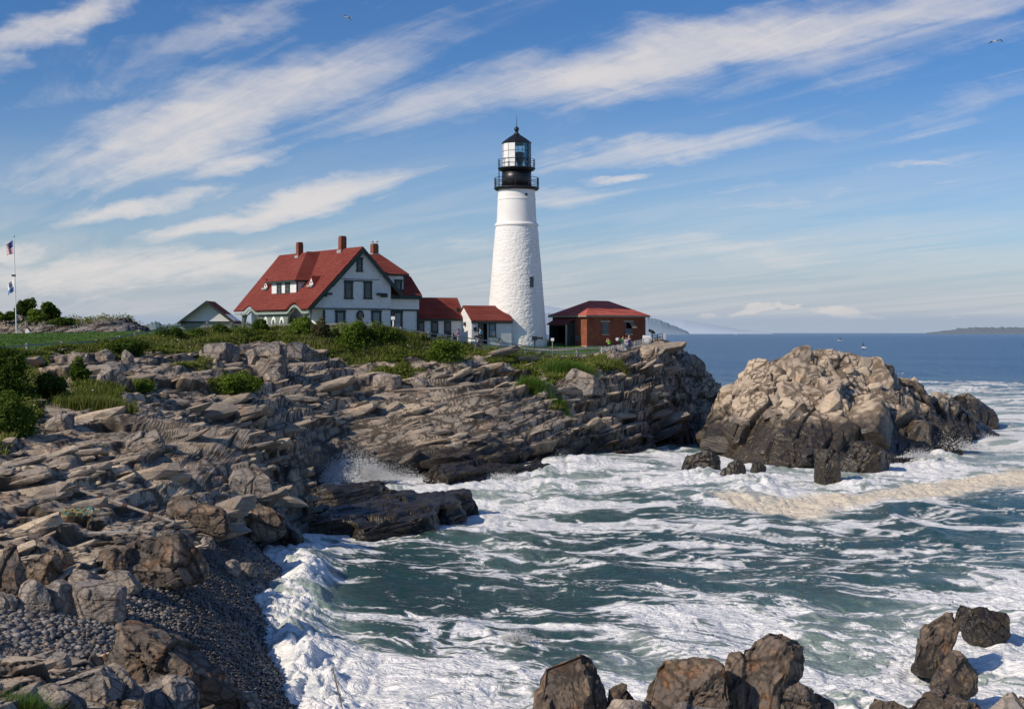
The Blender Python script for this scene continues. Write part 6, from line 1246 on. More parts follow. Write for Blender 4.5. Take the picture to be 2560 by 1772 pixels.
# one dry seed stalk standing close to the viewer
b_ = P(862, 1800, 9.0); zb_ = land_z(b_[0], 9.0); sk = empty('grass_stalk', (b_[0], 9.0, zb_), 0, 'single dry grass stalk with a seed head at the bottom edge', 'grass')
q = [P(862, 1800, 9.0), P(852, 1752, 9.0), P(842, 1715, 9.0), P(832, 1672, 9.0)]; q = [np.array([b_[0] + .01, 9.0, zb_ - .05])] + q; q = [a - np.array([b_[0], 9.0, zb_]) for a in q]
M_STRAW = paint('straw', (.20, .15, .09), .9); mb = MB(); mb.path(q, .0035, 5); mb.build('stem', M_STRAW, sk); mb = MB()
for i in range(26):
    f = i / 25; c_ = Vector(q[2]).lerp(Vector(q[4]), f); s = 1 if i % 2 else -1; mb.tube(c_, c_ + Vector((s * .012 * (1.2 - f), 0, .026)), .0042, .0008, n=4)
mb.build('seed_head', M_STRAW, sk)
# ================================================================ rock mound behind the lawn, distant land
MD = [(-120, 722, 235), (-60, 718, 232), (0, 716, 230), (60, 718, 226), (120, 718, 224), (180, 724, 220), (215, 722, 219), (250, 719, 219), (285, 721, 219), (310, 726, 218), (325, 738, 216)]
mp = [D(*c) for c in MD]; 
for c in MD: mp.append(D(c[0], 770, c[2] - 24) * [1, 1, 0] + [0, 0, 9.2]); mp.append(D(c[0], 770, c[2] + 16) * [1, 1, 0] + [0, 0, 9.0]); mp.append(D(c[0], (c[1] + 768) / 2 - 4, c[2] - 12))
mp += [D(350, 765, 216) * [1, 1, 0] + [0, 0, 9.0], D(352, 765, 200) * [1, 1, 0] + [0, 0, 9.0], D(360, 765, 240) * [1, 1, 0] + [0, 0, 8.5]]
Hm = rbf(mp, 2.0); md = relief_fan('rock_mound', lambda x, y: np.clip(Hm(x, y), 8.6, 15), -130 * K, 350 * K, 192, 246, 260, 130, M_BOULD, basis(math.radians(20), math.radians(20)), 1.6, 61, .8, cut=8.8, sm=.3)
md.data.materials.clear(); md.data.materials.append(rock_mat('mound_rock', light=(.36, .31, .26), grey=(.24, .22, .20), dark=(.11, .095, .08), wet_z=-5, wet_w=.5, scale=1.6)); tag(md, kind='structure')
a_ = np.array([v.co[:] for v in md.data.vertices]); nn_ = fbm((a_ / 5).astype(np.float32), 3, 5); uu, vv = uvd(a_[:, 0], a_[:, 1], a_[:, 2]); s_ = np.where((vv < 732 + nn_ * 12) & (nn_ > -.15) | (vv > 760))[0]
k_ = RNG.choice(s_, 16000); q = a_[k_] + RNG.normal(0, .2, (16000, 3)); q[:, 2] += RNG.uniform(0, .5, 16000); mo = leaf_obj('mound_scrub', q, RNG.uniform(.2, .45, 16000), np.tile([-.3, -.4, .6], (16000, 1)), M_SCRUB, RNG.beta(2, 2, 16000)); tag(mo, kind='stuff')
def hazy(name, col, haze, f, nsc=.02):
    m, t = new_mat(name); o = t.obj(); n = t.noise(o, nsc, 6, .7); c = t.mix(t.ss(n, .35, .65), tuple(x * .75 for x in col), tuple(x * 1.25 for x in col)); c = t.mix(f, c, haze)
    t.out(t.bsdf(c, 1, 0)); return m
def far_land(name, prof, Y, mat, jag, seed, label=None, kind='structure', ysp=.12, inner=.12):
    us_ = np.linspace(prof[0][0], prof[-1][0], 320); vt = np.interp(us_, [p[0] for p in prof], [p[1] for p in prof]); Vq, rows = [], 7
    x1 = (us_ * K - CX) / F * Y; zt_ = np.maximum(CZ - (vt * K - HV) / F * Y, .5)
    j_ = np.abs(fbm(np.stack([us_ / jag[1], 0 * us_, 0 * us_], 1).astype(np.float32), 5, seed)) * jag[0] / 3026 * Y; j_ = j_ * np.minimum(1, zt_ / (.004 * Y))
    for r_ in range(rows):
        f = r_ / (rows - 1); yy = Y * (1 - ysp * (1 - f) * .5); zz_ = zt_ * (f ** .6) + j_ * f ** 8 + fbm(np.stack([us_ / 5, us_ * 0 + f * 9, us_ * 0], 1).astype(np.float32), 3, seed + 3) * inner * zt_ * f * (1 - f); Vq.append(np.stack([x1 * yy / Y, np.full_like(x1, yy), zz_], 1))
    Vq.append(np.stack([x1 * 1.1, np.full_like(x1, Y * 1.1), np.full_like(x1, -5)], 1)); Vq = np.stack(Vq, 1); o = mesh_np(name, Vq.reshape(-1, 3), grid_faces(len(us_), rows + 1), mat, smooth=True); tag(o, kind=kind); return o
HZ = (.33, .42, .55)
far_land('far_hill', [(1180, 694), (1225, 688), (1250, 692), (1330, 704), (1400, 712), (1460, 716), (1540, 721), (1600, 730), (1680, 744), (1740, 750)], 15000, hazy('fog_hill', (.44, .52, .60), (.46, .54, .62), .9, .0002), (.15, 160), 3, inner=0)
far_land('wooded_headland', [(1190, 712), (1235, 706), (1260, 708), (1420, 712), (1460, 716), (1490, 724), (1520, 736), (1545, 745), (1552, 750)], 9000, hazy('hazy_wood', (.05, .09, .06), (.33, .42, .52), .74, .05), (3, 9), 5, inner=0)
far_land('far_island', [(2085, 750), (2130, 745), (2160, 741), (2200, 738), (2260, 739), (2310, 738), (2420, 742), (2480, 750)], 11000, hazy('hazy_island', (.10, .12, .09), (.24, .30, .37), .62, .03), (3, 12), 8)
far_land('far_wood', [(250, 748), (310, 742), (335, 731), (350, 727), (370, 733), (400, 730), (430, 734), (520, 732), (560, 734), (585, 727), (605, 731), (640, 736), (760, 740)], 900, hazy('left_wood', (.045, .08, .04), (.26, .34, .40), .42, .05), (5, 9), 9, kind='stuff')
# ================================================================ fences, poles, signs, people and birds
M_WOOD = paint('weathered_wood', (.33, .32, .30), .9, .1, .25, 4, .3); M_GALV = paint('galvanised_steel', (.50, .52, .53), .5, .4, .1)
FX = [(-60, 92), (0, 96), (150, 105), (340, 118), (450, 125), (560, 128), (720, 128), (860, 128), (960, 130), (1100, 134), (1230, 138), (1360, 140.5)]
FP = [(-22, 780), (60, 774), (139, 770), (217, 765), (303, 750), (385, 732.5), (466, 726.5), (521, 727.5), (580, 728), (640, 728.5), (704, 728), (767, 726), (837, 727.5), (902, 737), (964, 747), (1018, 754), (1072, 761), (1127, 768), (1184, 776.5), (1243, 782.5), (1298, 783.5), (1352, 781.5)]
T_ = [D(u, v, float(np.interp(u, [a for a, b in FX], [b for a, b in FX]))) for u, v in FP]
c0 = T_[8]; fe = empty('rail_fence', (c0[0], c0[1], land_z(c0[0], c0[1])), 0, 'long weathered rail fence along the clifftop from the lawn past the house', 'fence'); o0 = np.array(fe.location)
for p in T_:
    q = p - o0; zg = min(land_z(p[0], p[1]), p[2] - 1.1) - o0[2] - .3
    mb = MB(); mb.box((q[0] - .075, q[1] - .075, zg), (q[0] + .075, q[1] + .075, q[2])); mb.prism([(q[0] - .09, q[1] - .09, q[2]), (q[0] + .09, q[1] - .09, q[2]), (q[0] + .09, q[1] + .09, q[2]), (q[0] - .09, q[1] + .09, q[2])], (0, 0, .05)); mb.build('post', M_WOOD, fe)
for a, b in zip(T_[:-1], T_[1:]):
    for dz in (-.12, -.52, -.92):
        p, q = a - o0 + [0, -.09, dz], b - o0 + [0, -.09, dz]; mb = MB(); mb.prism([p + [0, 0, -.055], p + [0, .05, -.055], p + [0, .05, .055], p + [0, 0, .055]], q - p); mb.build('rail', M_WOOD, fe)
# white picket / mesh fence out to the point
PF = [(1355, 782.5, 140.7), (1372, 780, 143), (1392, 776.5, 145.5), (1411, 772.5, 147.5), (1430, 768, 149), (1449, 763.5, 150.5), (1468, 758.5, 152)]
T2 = [D(*p) for p in PF]; c0 = T2[3]; pf = empty('picket_fence', (c0[0], c0[1], land_z(c0[0], c0[1])), 0, 'pale wire mesh fence running out to the rock point', 'fence'); o0 = np.array(pf.location)
for p in T2:
    q = p - o0; mb = MB(); mb.tube((q[0], q[1], q[2] - 1.7), (q[0], q[1], q[2] + .04), .05, n=6); mb.build('post', M_GALV, pf)
for a, b in zip(T2[:-1], T2[1:]):
    mb = MB(); p, q = a - o0, b - o0; n = 16
    for dz in (0, -.4, -.8, -1.15): mb.tube(p + [0, 0, dz], q + [0, 0, dz], .022, n=5)
    for i in range(1, n): c_ = p + (q - p) * i / n; mb.tube(c_ + [0, 0, -1.15], c_, .014, n=4)
    mb.build('mesh_panel', M_GALV, pf)
ra = [D(1468, 757, 152.2), D(1480, 753, 153), D(1494, 750, 153.5)]; c0 = ra[1]; rl_ = empty('guard_rail', (c0[0], c0[1], 9.5), 0, 'dark end railing on the tip of the rock point', 'railing'); o0 = np.array(rl_.location)
for p in ra: q = p - o0; mb = MB(); mb.tube((q[0], q[1], q[2] - 1.4), (q[0], q[1], q[2]), .05, n=6); mb.build('post', M_TRIM, rl_)
for a, b in zip(ra[:-1], ra[1:]):
    mb = MB()
    for dz in (0, -.35, -.7): mb.tube(a - o0 + [0, 0, dz], b - o0 + [0, 0, dz], .03, n=5)
    mb.build('rail', M_TRIM, rl_)
mb = MB(); q = ra[2] - o0; mb.box((q[0] - .28, q[1] - .10, q[2] - .75), (q[0] + .28, q[1] - .06, q[2])); mb.build('warning_board', M_GALV, rl_)
def at_ground(ud, vtop, Y, h): p = D(ud, vtop, Y); return p, p[2] - h
def viewer(label, ud, vtop, Y, h, head, tilt, pale=False):
    p, zb = at_ground(ud, vtop, Y, h); r = empty('viewing_scope', (p[0], p[1], zb), 0, label, 'telescope'); mb = MB(); mb.tube((0, 0, -.3), (0, 0, h * .72), .075, .06, 8); mb.tube((0, 0, -.05), (0, 0, .06), .2, n=10); mb.build('pedestal', M_BLACK, r)
    mb = MB(); d = Vector((math.cos(tilt[0]) * math.cos(tilt[1]), math.sin(tilt[0]) * math.cos(tilt[1]), math.sin(tilt[1]))); c_ = Vector((0, 0, h * .85)); mb.ball(c_, .2, 10, 8, (1, 1, 1.1)); mb.tube(c_ - d * .35, c_ + d * .45, .12, .16, 10); mb.build('scope', M_GALV if pale else M_BLACK, r); return r
viewer('black coin telescope at the outer end of the mesh fence, aimed up left', 1469, 742, 152.5, 1.75, 0, (math.pi, .5)); viewer('white headed coin telescope by the mesh fence near the people', 1391.5, 760, 147.2, 1.45, 0, (-1.9, .1), True)
p, zb = at_ground(1209.5, 756, 146, 1.75); fh = empty('fog_horn', (p[0], p[1], zb), 0, 'black trumpet fog horn on a post before the lighthouse', 'fog horn')
mb = MB(); mb.tube((-.25, 0, -.4), (-.25, 0, 1.3), .07, n=8); mb.build('post', M_BLACK, fh); mb = MB(); mb.box((-.55, -.2, 1.25), (.0, .2, 1.7)); mb.tube((0, 0, 1.5), (.5, 0, 1.5), .09, .1, 10); mb.tube((.5, 0, 1.5), (.62, 0, 1.5), .12, .24, 12); mb.build('trumpet', M_BLACK, fh)
def simple(name, label, cat, base, zb, fn): r = empty(name, (base[0], base[1], zb), 0, label, cat); fn(r); return r
p, zb = at_ground(1456, 757, 151.5, 1.1); simple('notice_board', 'white notice board on the mesh fence by the brick building', 'sign', p, zb, lambda r: ((lambda m: (m.box((-.45, -.04, .35), (.45, .02, 1.2)), m.build('board', M_WPAINT, r)))(MB()), (lambda m: (m.tube((-.3, .06, -.4), (-.3, .06, 1.1), .04), m.tube((.3, .06, -.4), (.3, .06, 1.1), .04), m.build('post', M_WOOD, r)))(MB())))
p, zb = at_ground(885.5, 713, 131, 1.5); simple('lamp_post', 'white post with a boxy head at the corner of the right wing', 'post', p, zb, lambda r: ((lambda m: (m.box((-.07, -.07, -.6), (.07, .07, 1.2)), m.build('post', M_WPAINT, r)))(MB()), (lambda m: (m.box((-.2, -.15, 1.2), (.16, .15, 1.52)), m.build('head', M_WPAINT, r)))(MB())))
p, zb = at_ground(1200, 789, 139, .55); mb = MB(); mb.box((-.85, -.35, -.4), (.85, .9, .62)); cb = mb.build('concrete_block', M_CONC, bevel=.03); cb.location = (p[0], p[1], zb - .1); tag(cb, 'low pale concrete block beside the rail fence', 'block')
p, zb = at_ground(1120.5, 757, 147.6, .9); simple('sign_stake', 'small pale sign on a stake left of the brick building porch', 'sign', D(1244, 757, 150), 9.3, lambda r: ((lambda m: (m.box((-.17, -.03, .8), (.17, .02, 1.12)), m.build('board', M_WPAINT, r)))(MB()), (lambda m: (m.box((-.05, .021, -.3), (.05, .09, 1.1)), m.build('stake', M_WOOD, r)))(MB())))
p = D(995, 750, 147.5); simple('utility_cabinet', 'white utility cabinet in front of the linking shed doors', 'cabinet', p, 9.6, lambda r: ((lambda m: (m.box((-.5, -.3, -.2), (.5, .3, 1.25)), m.build('casing', M_WPAINT, r)))(MB()), (lambda m: (m.box((-.45, -.33, .1), (.45, -.301, 1.15)), m.build('door', paint('cabinet_door', (.7, .7, .69), .5), r)))(MB())))
# flagpole and flags
pt_, pb2 = P(34.5, 592, 165), P(42, 859, 165); fp = empty('flagpole', pb2, 0, 'tall white flagpole on the lawn at the far left', 'flagpole'); top = pt_ - pb2
mb = MB(); mb.tube((0, 0, -.3), top, .085, .05, 8); mb.build('pole', M_WPAINT, fp); mb = MB(); mb.ball(top + [0, 0, .08], .13, 8, 6); mb.build('finial', M_GALV, fp); mid = (P(36.8, 689, 165) - pb2); mb = MB(); mb.box((mid[0] - .35, -.1, mid[2] - .1), (mid[0] + .1, .1, mid[2] + .12)); mb.build('bracket', M_BLACK, fp)
def flag(name, label, cor, nu_, nv_, pick, mats, Y=164.9):
    A, B, Cc, Dd = [P(u, v, Y) for u, v in cor]; bm = bmesh.new(); g = [[None] * (nv_ + 1) for _ in range(nu_ + 1)]     # A hoist top, B fly top, C fly bottom, D hoist bottom
    for i in range(nu_ + 1):
        for j in range(nv_ + 1):
            s, q = i / nu_, j / nv_; p = (A * (1 - s) + B * s) * (1 - q) + (Dd * (1 - s) + Cc * s) * q; p[1] += .28 * math.sin(s * 7 + q * 1.5) * s; p[2] += .09 * math.sin(s * 8 + q * 2) * s; g[i][j] = bm.verts.new(p - A)
    for i in range(nu_):
        for j in range(nv_): f = bm.faces.new((g[i][j], g[i + 1][j], g[i + 1][j + 1], g[i][j + 1])); f.material_index = pick(i / nu_, j, nu_, nv_)
    me = bpy.data.meshes.new(name); bm.to_mesh(me); bm.free()
    for m_ in mats: me.materials.append(m_)
    o = bpy.data.objects.new(name, me); C.objects.link(o); o.location = A; return tag(o, label, 'flag')
fR, fW, fB = paint('flag_red', (.42, .03, .04), .8), paint('flag_white', (.78, .76, .74), .8), paint('flag_blue', (.03, .04, .16), .8)
flag('flag', 'red and white striped flag with blue starred canton at the pole top', [(31.5, 600), (12.5, 615), (16, 638), (33, 634)], 20, 26, lambda s, j, a, b: 2 if (s < .42 and j < 14) and not (j % 4 == 1 and int(s * 20) % 2 == 1 and False) else (0 if (j // 2) % 2 == 0 else 1), [fR, fW, fB])
flag('flag', 'white and blue flag halfway down the flagpole', [(34, 697), (17.5, 712), (19, 738), (35, 728)], 16, 16, lambda s, j, a, b: 1 if j >= 10 else (2 if (j - 5) ** 2 + ((s - .45) * 14) ** 2 < 9 else 0), [fW, paint('flag_light_blue', (.10, .19, .42), .8), paint('flag_seal', (.30, .36, .42), .8)])
# rope barrier
rp_ = [(-18, 757), (23.5, 761.5), (101.5, 763), (177, 764.5), (232, 767)]; RPp = [D(u, v, 152) for u, v in rp_]; c0 = RPp[2]; rbx = empty('rope_barrier', (c0[0], c0[1], 9.7), 0, 'white rope hung between low posts across the lawn', 'rope barrier'); o0 = np.array(rbx.location)
for p in RPp: q = p - o0; mb = MB(); mb.tube((q[0], q[1], q[2] - .75), (q[0], q[1], q[2] + .05), .06, n=6); mb.build('post', paint('ochre_post', (.30, .22, .10), .8), rbx)
for a, b in zip(RPp[:-1], RPp[1:]): mb = MB(); mb.path([a - o0 + (b - a) * f - np.array([0, .02, .38 * 4 * f * (1 - f)]) for f in np.linspace(0, 1, 12)], .045, 6); mb.build('rope', M_WPAINT, rbx)
p = D(63, 771.5, 156); bxp = empty('post_box', (p[0], p[1], p[2]), 0, 'white post topped by a tiny house-shaped box on the lawn', 'post box'); mb = MB(); mb.tube((0, 0, -.3), (0, 0, 1.05), .13, n=10); mb.build('post', M_WPAINT, bxp)
mb = MB(); mb.box((-.25, -.22, 1.05), (.25, .22, 1.4)); mb.prism([(-.25, -.22, 1.4), (.25, -.22, 1.4), (0, -.22, 1.68)], (0, .44, 0)); hb_ = mb.build('box', M_WPAINT, bxp); mb = MB(); mb.prism([(.0, -.26, 1.72), (.32, -.26, 1.38), (.28, -.26, 1.34), (0, -.26, 1.66)], (0, .52, 0)); mb.build('roof', M_ROOF, bxp)
p = D(231, 765.5, 176); simple('litter_bin', 'dark grey litter bin near the person in green', 'bin', p, p[2], lambda r: ((lambda m: (m.lathe([(.34, 0), (.38, .8), (.36, .82)], 16), m.build('bin_body', paint('bin_grey', (.04, .045, .06), .6), r)))(MB()), (lambda m: (m.lathe([(.40, .821), (.40, .9), (.2, .98), (.05, 1.0)], 16), m.build('lid', paint('bin_lid', (.03, .034, .05), .5), r)))(MB())))
# ---------------------------------------------------------------- people
SKIN = paint('skin', (.46, .27, .19), .6, .3, .08, 20)
def skin_mesh(name, verts, edges, radii, mat, par, sub=1):
    me = bpy.data.meshes.new(name); me.from_pydata([tuple(v) for v in verts], edges, []); o = link(name, me, mat, par); o.modifiers.new('skin', 'SKIN'); o.modifiers[0].use_smooth_shade = True
    for i, r_ in enumerate(radii): me.skin_vertices[0].data[i].radius = (r_, r_) if not isinstance(r_, tuple) else r_
    me.skin_vertices[0].data[0].use_root = True; s_ = o.modifiers.new('smooth', 'SUBSURF'); s_.levels = s_.render_levels = sub; return o
def person(label, ud, vtop, Y, ht, face, shirt, legs, hair, pose='stand', long_hair=False, shorts=False, bend=0.0, hat=None):
    p = D(ud, vtop, Y); zb = p[2] - ht * (1 - .06 * bend); r = empty('person', (p[0], p[1], zb), face, label, 'person'); s = ht / 1.75
    Jt = {}
    def j(n, x, y, z, rr): Jt[n] = (Vector((x, y, z)) * s, rr * s)
    ln = bend; j('pelvis', 0, 0, .95, .135); j('waist', 0, -.05 * ln, 1.12, .12); j('chest', 0, -.16 * ln, 1.32, .15); j('neck', 0, -.22 * ln, 1.48, .058); j('head', 0, -.27 * ln - .02, 1.62, .098); j('crown', 0, -.27 * ln - .02, 1.70, .075)
    st = .16 if pose == 'walk' else .02
    for sd, nm in ((-1, 'l'), (1, 'r')):
        f = sd * st; j(nm + 'hip', sd * .10, 0, .90, .10); j(nm + 'knee', sd * .11, -f * .6 - .03, .50, .065); j(nm + 'ankle', sd * .11, f * .9, .09, .042); j(nm + 'toe', sd * .12, f * .9 - .17, .04, .035)
        c_ = Jt['chest'][0] / s; j(nm + 'sh', sd * .19, c_.y, 1.40, .062)
        if pose == 'photo': e, h = (sd * .27, c_.y - .16, 1.22), (sd * .07, c_.y - .30, 1.55)
        elif pose == 'push': e, h = (sd * .25, c_.y - .14, 1.15), (sd * .16, c_.y - .42, 1.08)
        elif pose == 'walk': e, h = (sd * .25, c_.y - sd * .1 + .03, 1.13), (sd * .24, c_.y - sd * .2 - .08, .90)
        else: e, h = (sd * .26, c_.y + .02, 1.13), (sd * .24, c_.y - .10, .90)
        j(nm + 'el', *e, .045); j(nm + 'wr', *h, .030); d = (Vector(h) - Vector(e)).normalized(); t = Vector((sd, 0, 0)); j(nm + 'palm', *(Vector(h) + d * .07), .030)
        for q in range(4): b_ = Vector(h) + d * .12 + t * (q - 1.5) * .02; j(nm + 'f%d' % q, *(b_ + d * .02), .0095); j(nm + 'g%d' % q, *(b_ + d * (.05 + (.012 if q in (1, 2) else 0)) + Vector((0, -.015, 0))), .008)
        j(nm + 't0', *(Vector(h) + d * .06 - t * .04 + Vector((0, -.02, 0))), .011); j(nm + 't1', *(Vector(h) + d * .10 - t * .055 + Vector((0, -.03, 0))), .009)
    j('nose', 0, -.27 * ln - .135, 1.61, .014)
    order = list(Jt); ix = {n: i for i, n in enumerate(order)}; E = [('pelvis', 'waist'), ('waist', 'chest'), ('chest', 'neck'), ('neck', 'head'), ('head', 'crown'), ('head', 'nose')]
    for nm in 'lr':
        E += [('pelvis', nm + 'hip'), (nm + 'hip', nm + 'knee'), (nm + 'knee', nm + 'ankle'), (nm + 'ankle', nm + 'toe'), ('chest', nm + 'sh'), (nm + 'sh', nm + 'el'), (nm + 'el', nm + 'wr'), (nm + 'wr', nm + 'palm'), (nm + 'wr', nm + 't0'), (nm + 't0', nm + 't1')]
        for q in range(4): E += [(nm + 'palm', nm + 'f%d' % q), (nm + 'f%d' % q, nm + 'g%d' % q)]
    skin_mesh('body', [Jt[n][0] for n in order], [(ix[a], ix[b]) for a, b in E], [Jt[n][1] for n in order], SKIN, r)
    def sub(name, names, edges, k, mat):
        ii = {n: i for i, n in enumerate(names)}; skin_mesh(name, [Jt[n][0] for n in names], [(ii[a], ii[b]) for a, b in edges], [Jt[n][1] * k + .012 for n in names], mat, r)
    sub('shirt', ['waist', 'pelvis', 'chest', 'lsh', 'rsh', 'lel', 'rel'], [('waist', 'pelvis'), ('waist', 'chest'), ('chest', 'lsh'), ('chest', 'rsh'), ('lsh', 'lel'), ('rsh', 'rel')], 1.13, paint('shirt', shirt, .9))
    nm = ['pelvis', 'lhip', 'rhip', 'lknee', 'rknee']; ed = [('pelvis', 'lhip'), ('pelvis', 'rhip'), ('lhip', 'lknee'), ('rhip', 'rknee')]
    if not shorts: nm += ['lankle', 'rankle']; ed += [('lknee', 'lankle'), ('rknee', 'rankle')]
    sub('shorts' if shorts else 'trousers', nm, ed, 1.10, paint('legwear', legs, .9))
    mb = MB(); c_ = Jt['head'][0] + Vector((0, .025 * s, .035 * s)); mb.ball(c_, .115 * s, 12, 8, (1, 1.02, .95))
    if long_hair: mb.ball(c_ + Vector((0, .05 * s, -.12 * s)), .10 * s, 10, 8, (1.0, .6, 1.5))
    mb.build('hair', paint('hair', hair, .7), r, smooth=True); return r
person('woman in a pink top walking past the linking shed', 1032.5, 740, 145.6, 1.66, -1.9, (.50, .22, .48), (.55, .50, .48), (.03, .015, .01), 'push', True, True)
person('man in a blue shirt and dark shorts pushing a pram', 1083.5, 738, 145, 1.78, -1.5, (.16, .42, .62), (.02, .02, .03), (.02, .014, .01), 'push', False, True, .35)
person('person in a lime green shirt raising a camera by the mesh fence', 1371.5, 760, 144.2, 1.70, -2.6, (.18, .50, .05), (.015, .015, .018), (.05, .025, .012), 'photo')
person('person in a dark green shirt and white shorts behind the mesh fence', 1403, 755.5, 147.8, 1.72, .4, (.02, .22, .06), (.65, .63, .6), (.03, .02, .012), 'stand', False, True)
person('person in white with reddish hair between the green and blue shirts', 1410, 759.5, 147.5, 1.55, .1, (.65, .62, .60), (.45, .46, .50), (.16, .06, .025), 'photo', True)
person('grey haired man in a blue shirt and grey trousers at the mesh fence', 1416.5, 755.5, 147.9, 1.78, -.3, (.04, .08, .28), (.20, .21, .25), (.45, .42, .38), 'stand')
person('person in a bright green top with a bent head on the lawn', 211, 740.5, 176, 1.68, 1.2, (.02, .30, .16), (.012, .012, .016), (.02, .015, .012), 'walk', False, False, .5)
p = D(1070, 757, 144.7); pr = empty('pram', (p[0], p[1], land_z(p[0], p[1])), 0, 'dark hooded pram with pale seat in front of the man in blue', 'pram')
mb = MB(); mb.prism([(-.42, -.22, .45), (.30, -.22, .45), (.42, -.22, .75), (-.5, -.22, .72)], (0, .44, 0)); mb.build('seat', M_WPAINT, pr); mb = MB()
mb.prism([(-.1, -.25, .76), (.42, -.25, .76), (.36, -.25, 1.0), (.15, -.25, 1.1), (-.08, -.25, 1.02)], (0, .5, 0)); mb.build('hood', M_BLACK, pr); mb = MB(); mb.path([(-.3, 0, .45), (.3, 0, .6), (.72, 0, 1.06)], .022); mb.build('handle', M_BLACK, pr)
for x in (-.34, .3):
    for y in (-.24, .2): mb = MB(); mb.tube((x, y, .16), (x, y + .04, .16), .16, n=14); mb.build('wheel', M_BLACK, pr)
p = D(1023, 757, 145.8); pr2 = empty('pram', (p[0], p[1], land_z(p[0], p[1]) + .1), 0, 'black pram beside the woman in the pink top', 'pram'); mb = MB(); mb.prism([(-.4, -.22, .45), (.3, -.22, .45), (.4, -.22, .8), (-.45, -.22, 1.1), (-.1, -.22, 1.15)], (0, .44, 0)); mb.build('hood', M_BLACK, pr2); mb = MB(); mb.path([(.2, 0, .5), (.6, 0, 1.05)], .022); mb.build('handle', M_BLACK, pr2)
for x in (-.3, .28):
    for y in (-.24, .2): mb = MB(); mb.tube((x, y, .15), (x, y + .04, .15), .15, n=14); mb.build('wheel', M_BLACK, pr2)
# ---------------------------------------------------------------- gulls
M_GW = paint('gull_white', (.82, .81, .79), .7, var=.05); M_GG = paint('gull_grey', (.16, .17, .19), .7); M_GB = paint('gull_beak', (.55, .35, .05), .5); M_GT = paint('gull_wingtip', (.03, .03, .035), .7)
def gull(label, c, rotz, roll=0.0, wing=(.25, -.35), s=1.0, stand=False, pitch=0):
    r = empty('gull', c, rotz, label, 'gull'); r.rotation_euler = (pitch, roll, rotz); r.scale = (s, s, s); mb = MB()
    prof = [(-.30, .01, 0), (-.22, .045, 0), (-.08, .085, 0), (.06, .085, .01), (.16, .055, .03), (.21, .05, .055), (.26, .045, .065), (.30, .015, .06)]; rings = []
    for y, q, z in prof: rings.append([mb._v((q * math.cos(k * math.pi / 5), y, z + q * math.sin(k * math.pi / 5))) for k in range(10)])
    for A, B in zip(rings[:-1], rings[1:]):
        for k in range(10): mb.bm.faces.new((A[k], A[(k + 1) % 10], B[(k + 1) % 10], B[k]))
    mb.build('body', M_GW, r, True); mb = MB(); mb.tube((0, .29, .062), (0, .36, .05), .014, .004, 6); mb.build('beak', M_GB, r)
    mb = MB(); mb.prism([(-.05, -.22, 0), (.05, -.22, 0), (.09, -.40, 0), (-.09, -.40, 0)], (0, 0, .012)); mb.build('tail', M_GW, r)
    if stand:
        for x in (-.03, .03): mb = MB(); mb.tube((x, -.02, -.07), (x, 0, -.20), .009, n=5); mb.build('leg', M_GB, r)
        for x in (-1, 1): mb = MB(); mb.prism([(x * .07, .12, .07), (x * .10, .0, .04), (x * .05, -.34, .02), (x * .04, -.1, .09)], (x * .02, 0, 0)); mb.build('wing', M_GG, r)
        return r
    for sd in (-1, 1):
        a, b = wing if sd > 0 else (wing[0] * .9, wing[1] * .8); x1, z1 = .06 + .32 * math.cos(a), .04 + .32 * math.sin(a); x2, z2 = x1 + .40 * math.cos(b), z1 + .40 * math.sin(b); mb = MB()
        mb.prism([(sd * .05, .10, .04), (sd * x1, .14, z1), (sd * x1, -.03, z1), (sd * .05, -.12, .035)], (0, 0, .014)); w_ = mb.build('wing', M_GG, r)
        mb = MB(); mb.prism([(sd * x1, .14, z1), (sd * (x1 + x2) / 2, .10, (z1 + z2) / 2), (sd * x2, -.05, z2), (sd * x1, -.03, z1)], (0, 0, .012)); mb.build('wing_tip', M_GT, w_)
    return r
gull('gull gliding high in the sky above the house', P(869, 45, 118), 2.2, -.45, (.30, -.45)); gull('gull gliding at the upper right edge of the sky', P(2490, 104, 105), -1.0, .05, (.15, -.75))
gull('gull flying just above the standing rock, wings raised', P(2099, 851, 190), 1.8, .2, (.5, .2), 1.0); gull('gull flying right of the standing rock top with one wing up', P(2159, 869, 185), 1.2, .8, (.4, .1))
q = HF.T @ Vector((0, 0, 0)); gull('left gull of the pair standing on the right chimney', (CHIM3.x - .22, CHIM3.y, CHIM3.z + .21), 1.9, stand=True); gull('right gull of the pair standing on the right chimney', (CHIM3.x + .22, CHIM3.y - .05, CHIM3.z + .21), 1.4, stand=True)
x, y, z = ground_hit(1551, 790, True, y1=1200); gull('gull sitting on the open sea left of the standing rock', (x, y, .25), -1.4, stand=True, s=1.8)
gull('gull resting on the right shoulder of the standing rock', D(2029, 842, 138.5), -1.3, stand=True)
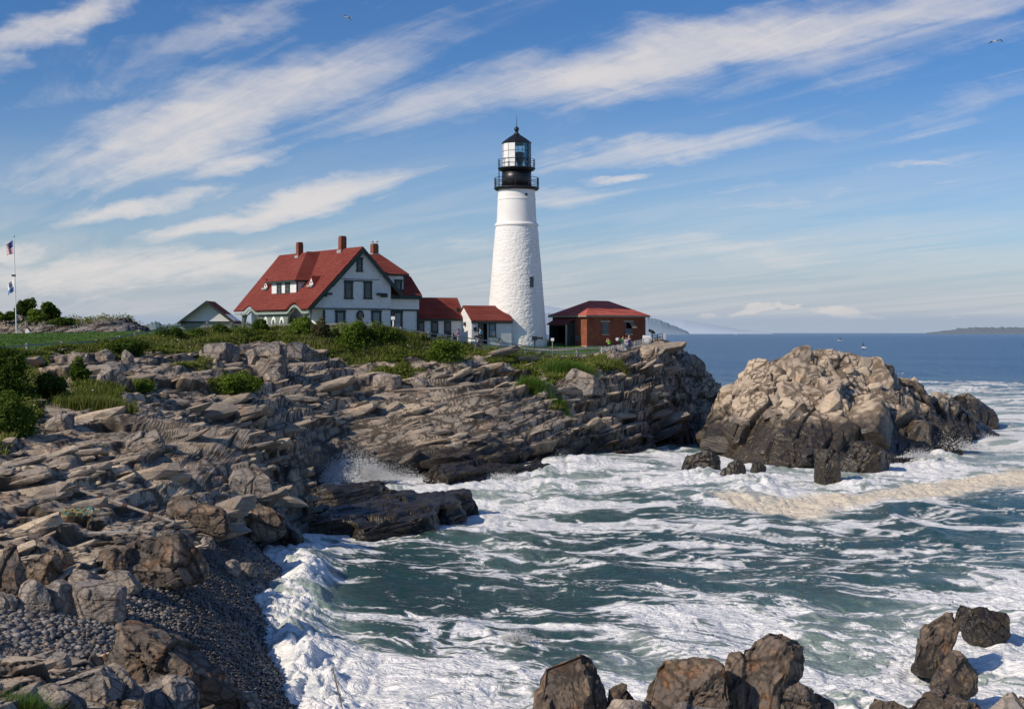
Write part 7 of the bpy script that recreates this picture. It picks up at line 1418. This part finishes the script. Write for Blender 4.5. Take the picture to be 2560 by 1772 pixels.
# ---------------------------------------------------------------- drift on the ledges
x0, y0_, z0 = ground_hit(168, 1124); x1, y1_, z1 = ground_hit(394, 1192); A, B = Vector((x0, y0_, z0 + .45)), Vector((x1, y1_, z1 + .3)); pi_ = empty('iron_pipe', A, 0, 'long rusty grey pipe lying slantwise across the left ledges', 'pipe'); mb = MB(); mb.tube((0, 0, 0), B - A, .06, n=8); mb.build('pipe', paint('rusty_pipe', (.34, .29, .24), .7, var=.35, scale=6), pi_)
for f in (.25, .5, .76): mb = MB(); c_ = (B - A) * f; d = (B - A).normalized(); mb.tube(c_ - d * .08, c_ + d * .08, .085, n=8); mb.build('coupling', paint('rust', (.12, .06, .035), .9), pi_)
mb = MB(); q = [Vector(D(u, v, Y)) for u, v, Y in [(0, 1080, 56), (60, 1094, 55.5), (115, 1106, 55)]]; q = [Vector(ground_hit(u, v)) + Vector((0, 0, .35)) for u, v in [(0, 1088), (40, 1098), (80, 1106), (120, 1114), (165, 1122)]]; cbq = MB(); cbq.path([p - q[0] for p in q], .035, 6); cb2 = cbq.build('cable', M_BLACK); cb2.location = q[0]; tag(cb2, 'thin black cable running down to the rusty pipe', 'cable')
x, y, z = ground_hit(178, 1170); nt = empty('fishing_net', (x, y, z + .1), 0, 'tangle of yellow and teal fishing rope below the rusty pipe', 'net')
for nm, col, n_ in (('rope', (.42, .32, .14), 14), ('teal_rope', (.10, .30, .27), 5)):
    mb = MB()
    for i in range(n_):
        a = random.uniform(0, 6.28); c_ = Vector((random.uniform(-.5, .5), random.uniform(-.3, .3), random.uniform(0, .15))); rr = random.uniform(.12, .34); mb.path([c_ + Vector((rr * math.cos(a + k), rr * .8 * math.sin(a + k), .1 * math.sin(k * 2.3 + i) + .1)) for k in np.linspace(0, 5, 10)], .022, 5)
    mb.build(nm, paint(nm, col, .9), nt)
x, y, z = ground_hit(240, 1218); pl = MB(); pl.prism([(-.7, 0, 0), (.7, .2, .05), (.7, .32, .05), (-.7, .14, 0)], (0, 0, .05)); pl = pl.build('plank', paint('bleached_wood', (.50, .47, .42), .9)); pl.location = (x, y, z + .25); tag(pl, 'bleached plank caught between the rocks above the pebble beach', 'plank')
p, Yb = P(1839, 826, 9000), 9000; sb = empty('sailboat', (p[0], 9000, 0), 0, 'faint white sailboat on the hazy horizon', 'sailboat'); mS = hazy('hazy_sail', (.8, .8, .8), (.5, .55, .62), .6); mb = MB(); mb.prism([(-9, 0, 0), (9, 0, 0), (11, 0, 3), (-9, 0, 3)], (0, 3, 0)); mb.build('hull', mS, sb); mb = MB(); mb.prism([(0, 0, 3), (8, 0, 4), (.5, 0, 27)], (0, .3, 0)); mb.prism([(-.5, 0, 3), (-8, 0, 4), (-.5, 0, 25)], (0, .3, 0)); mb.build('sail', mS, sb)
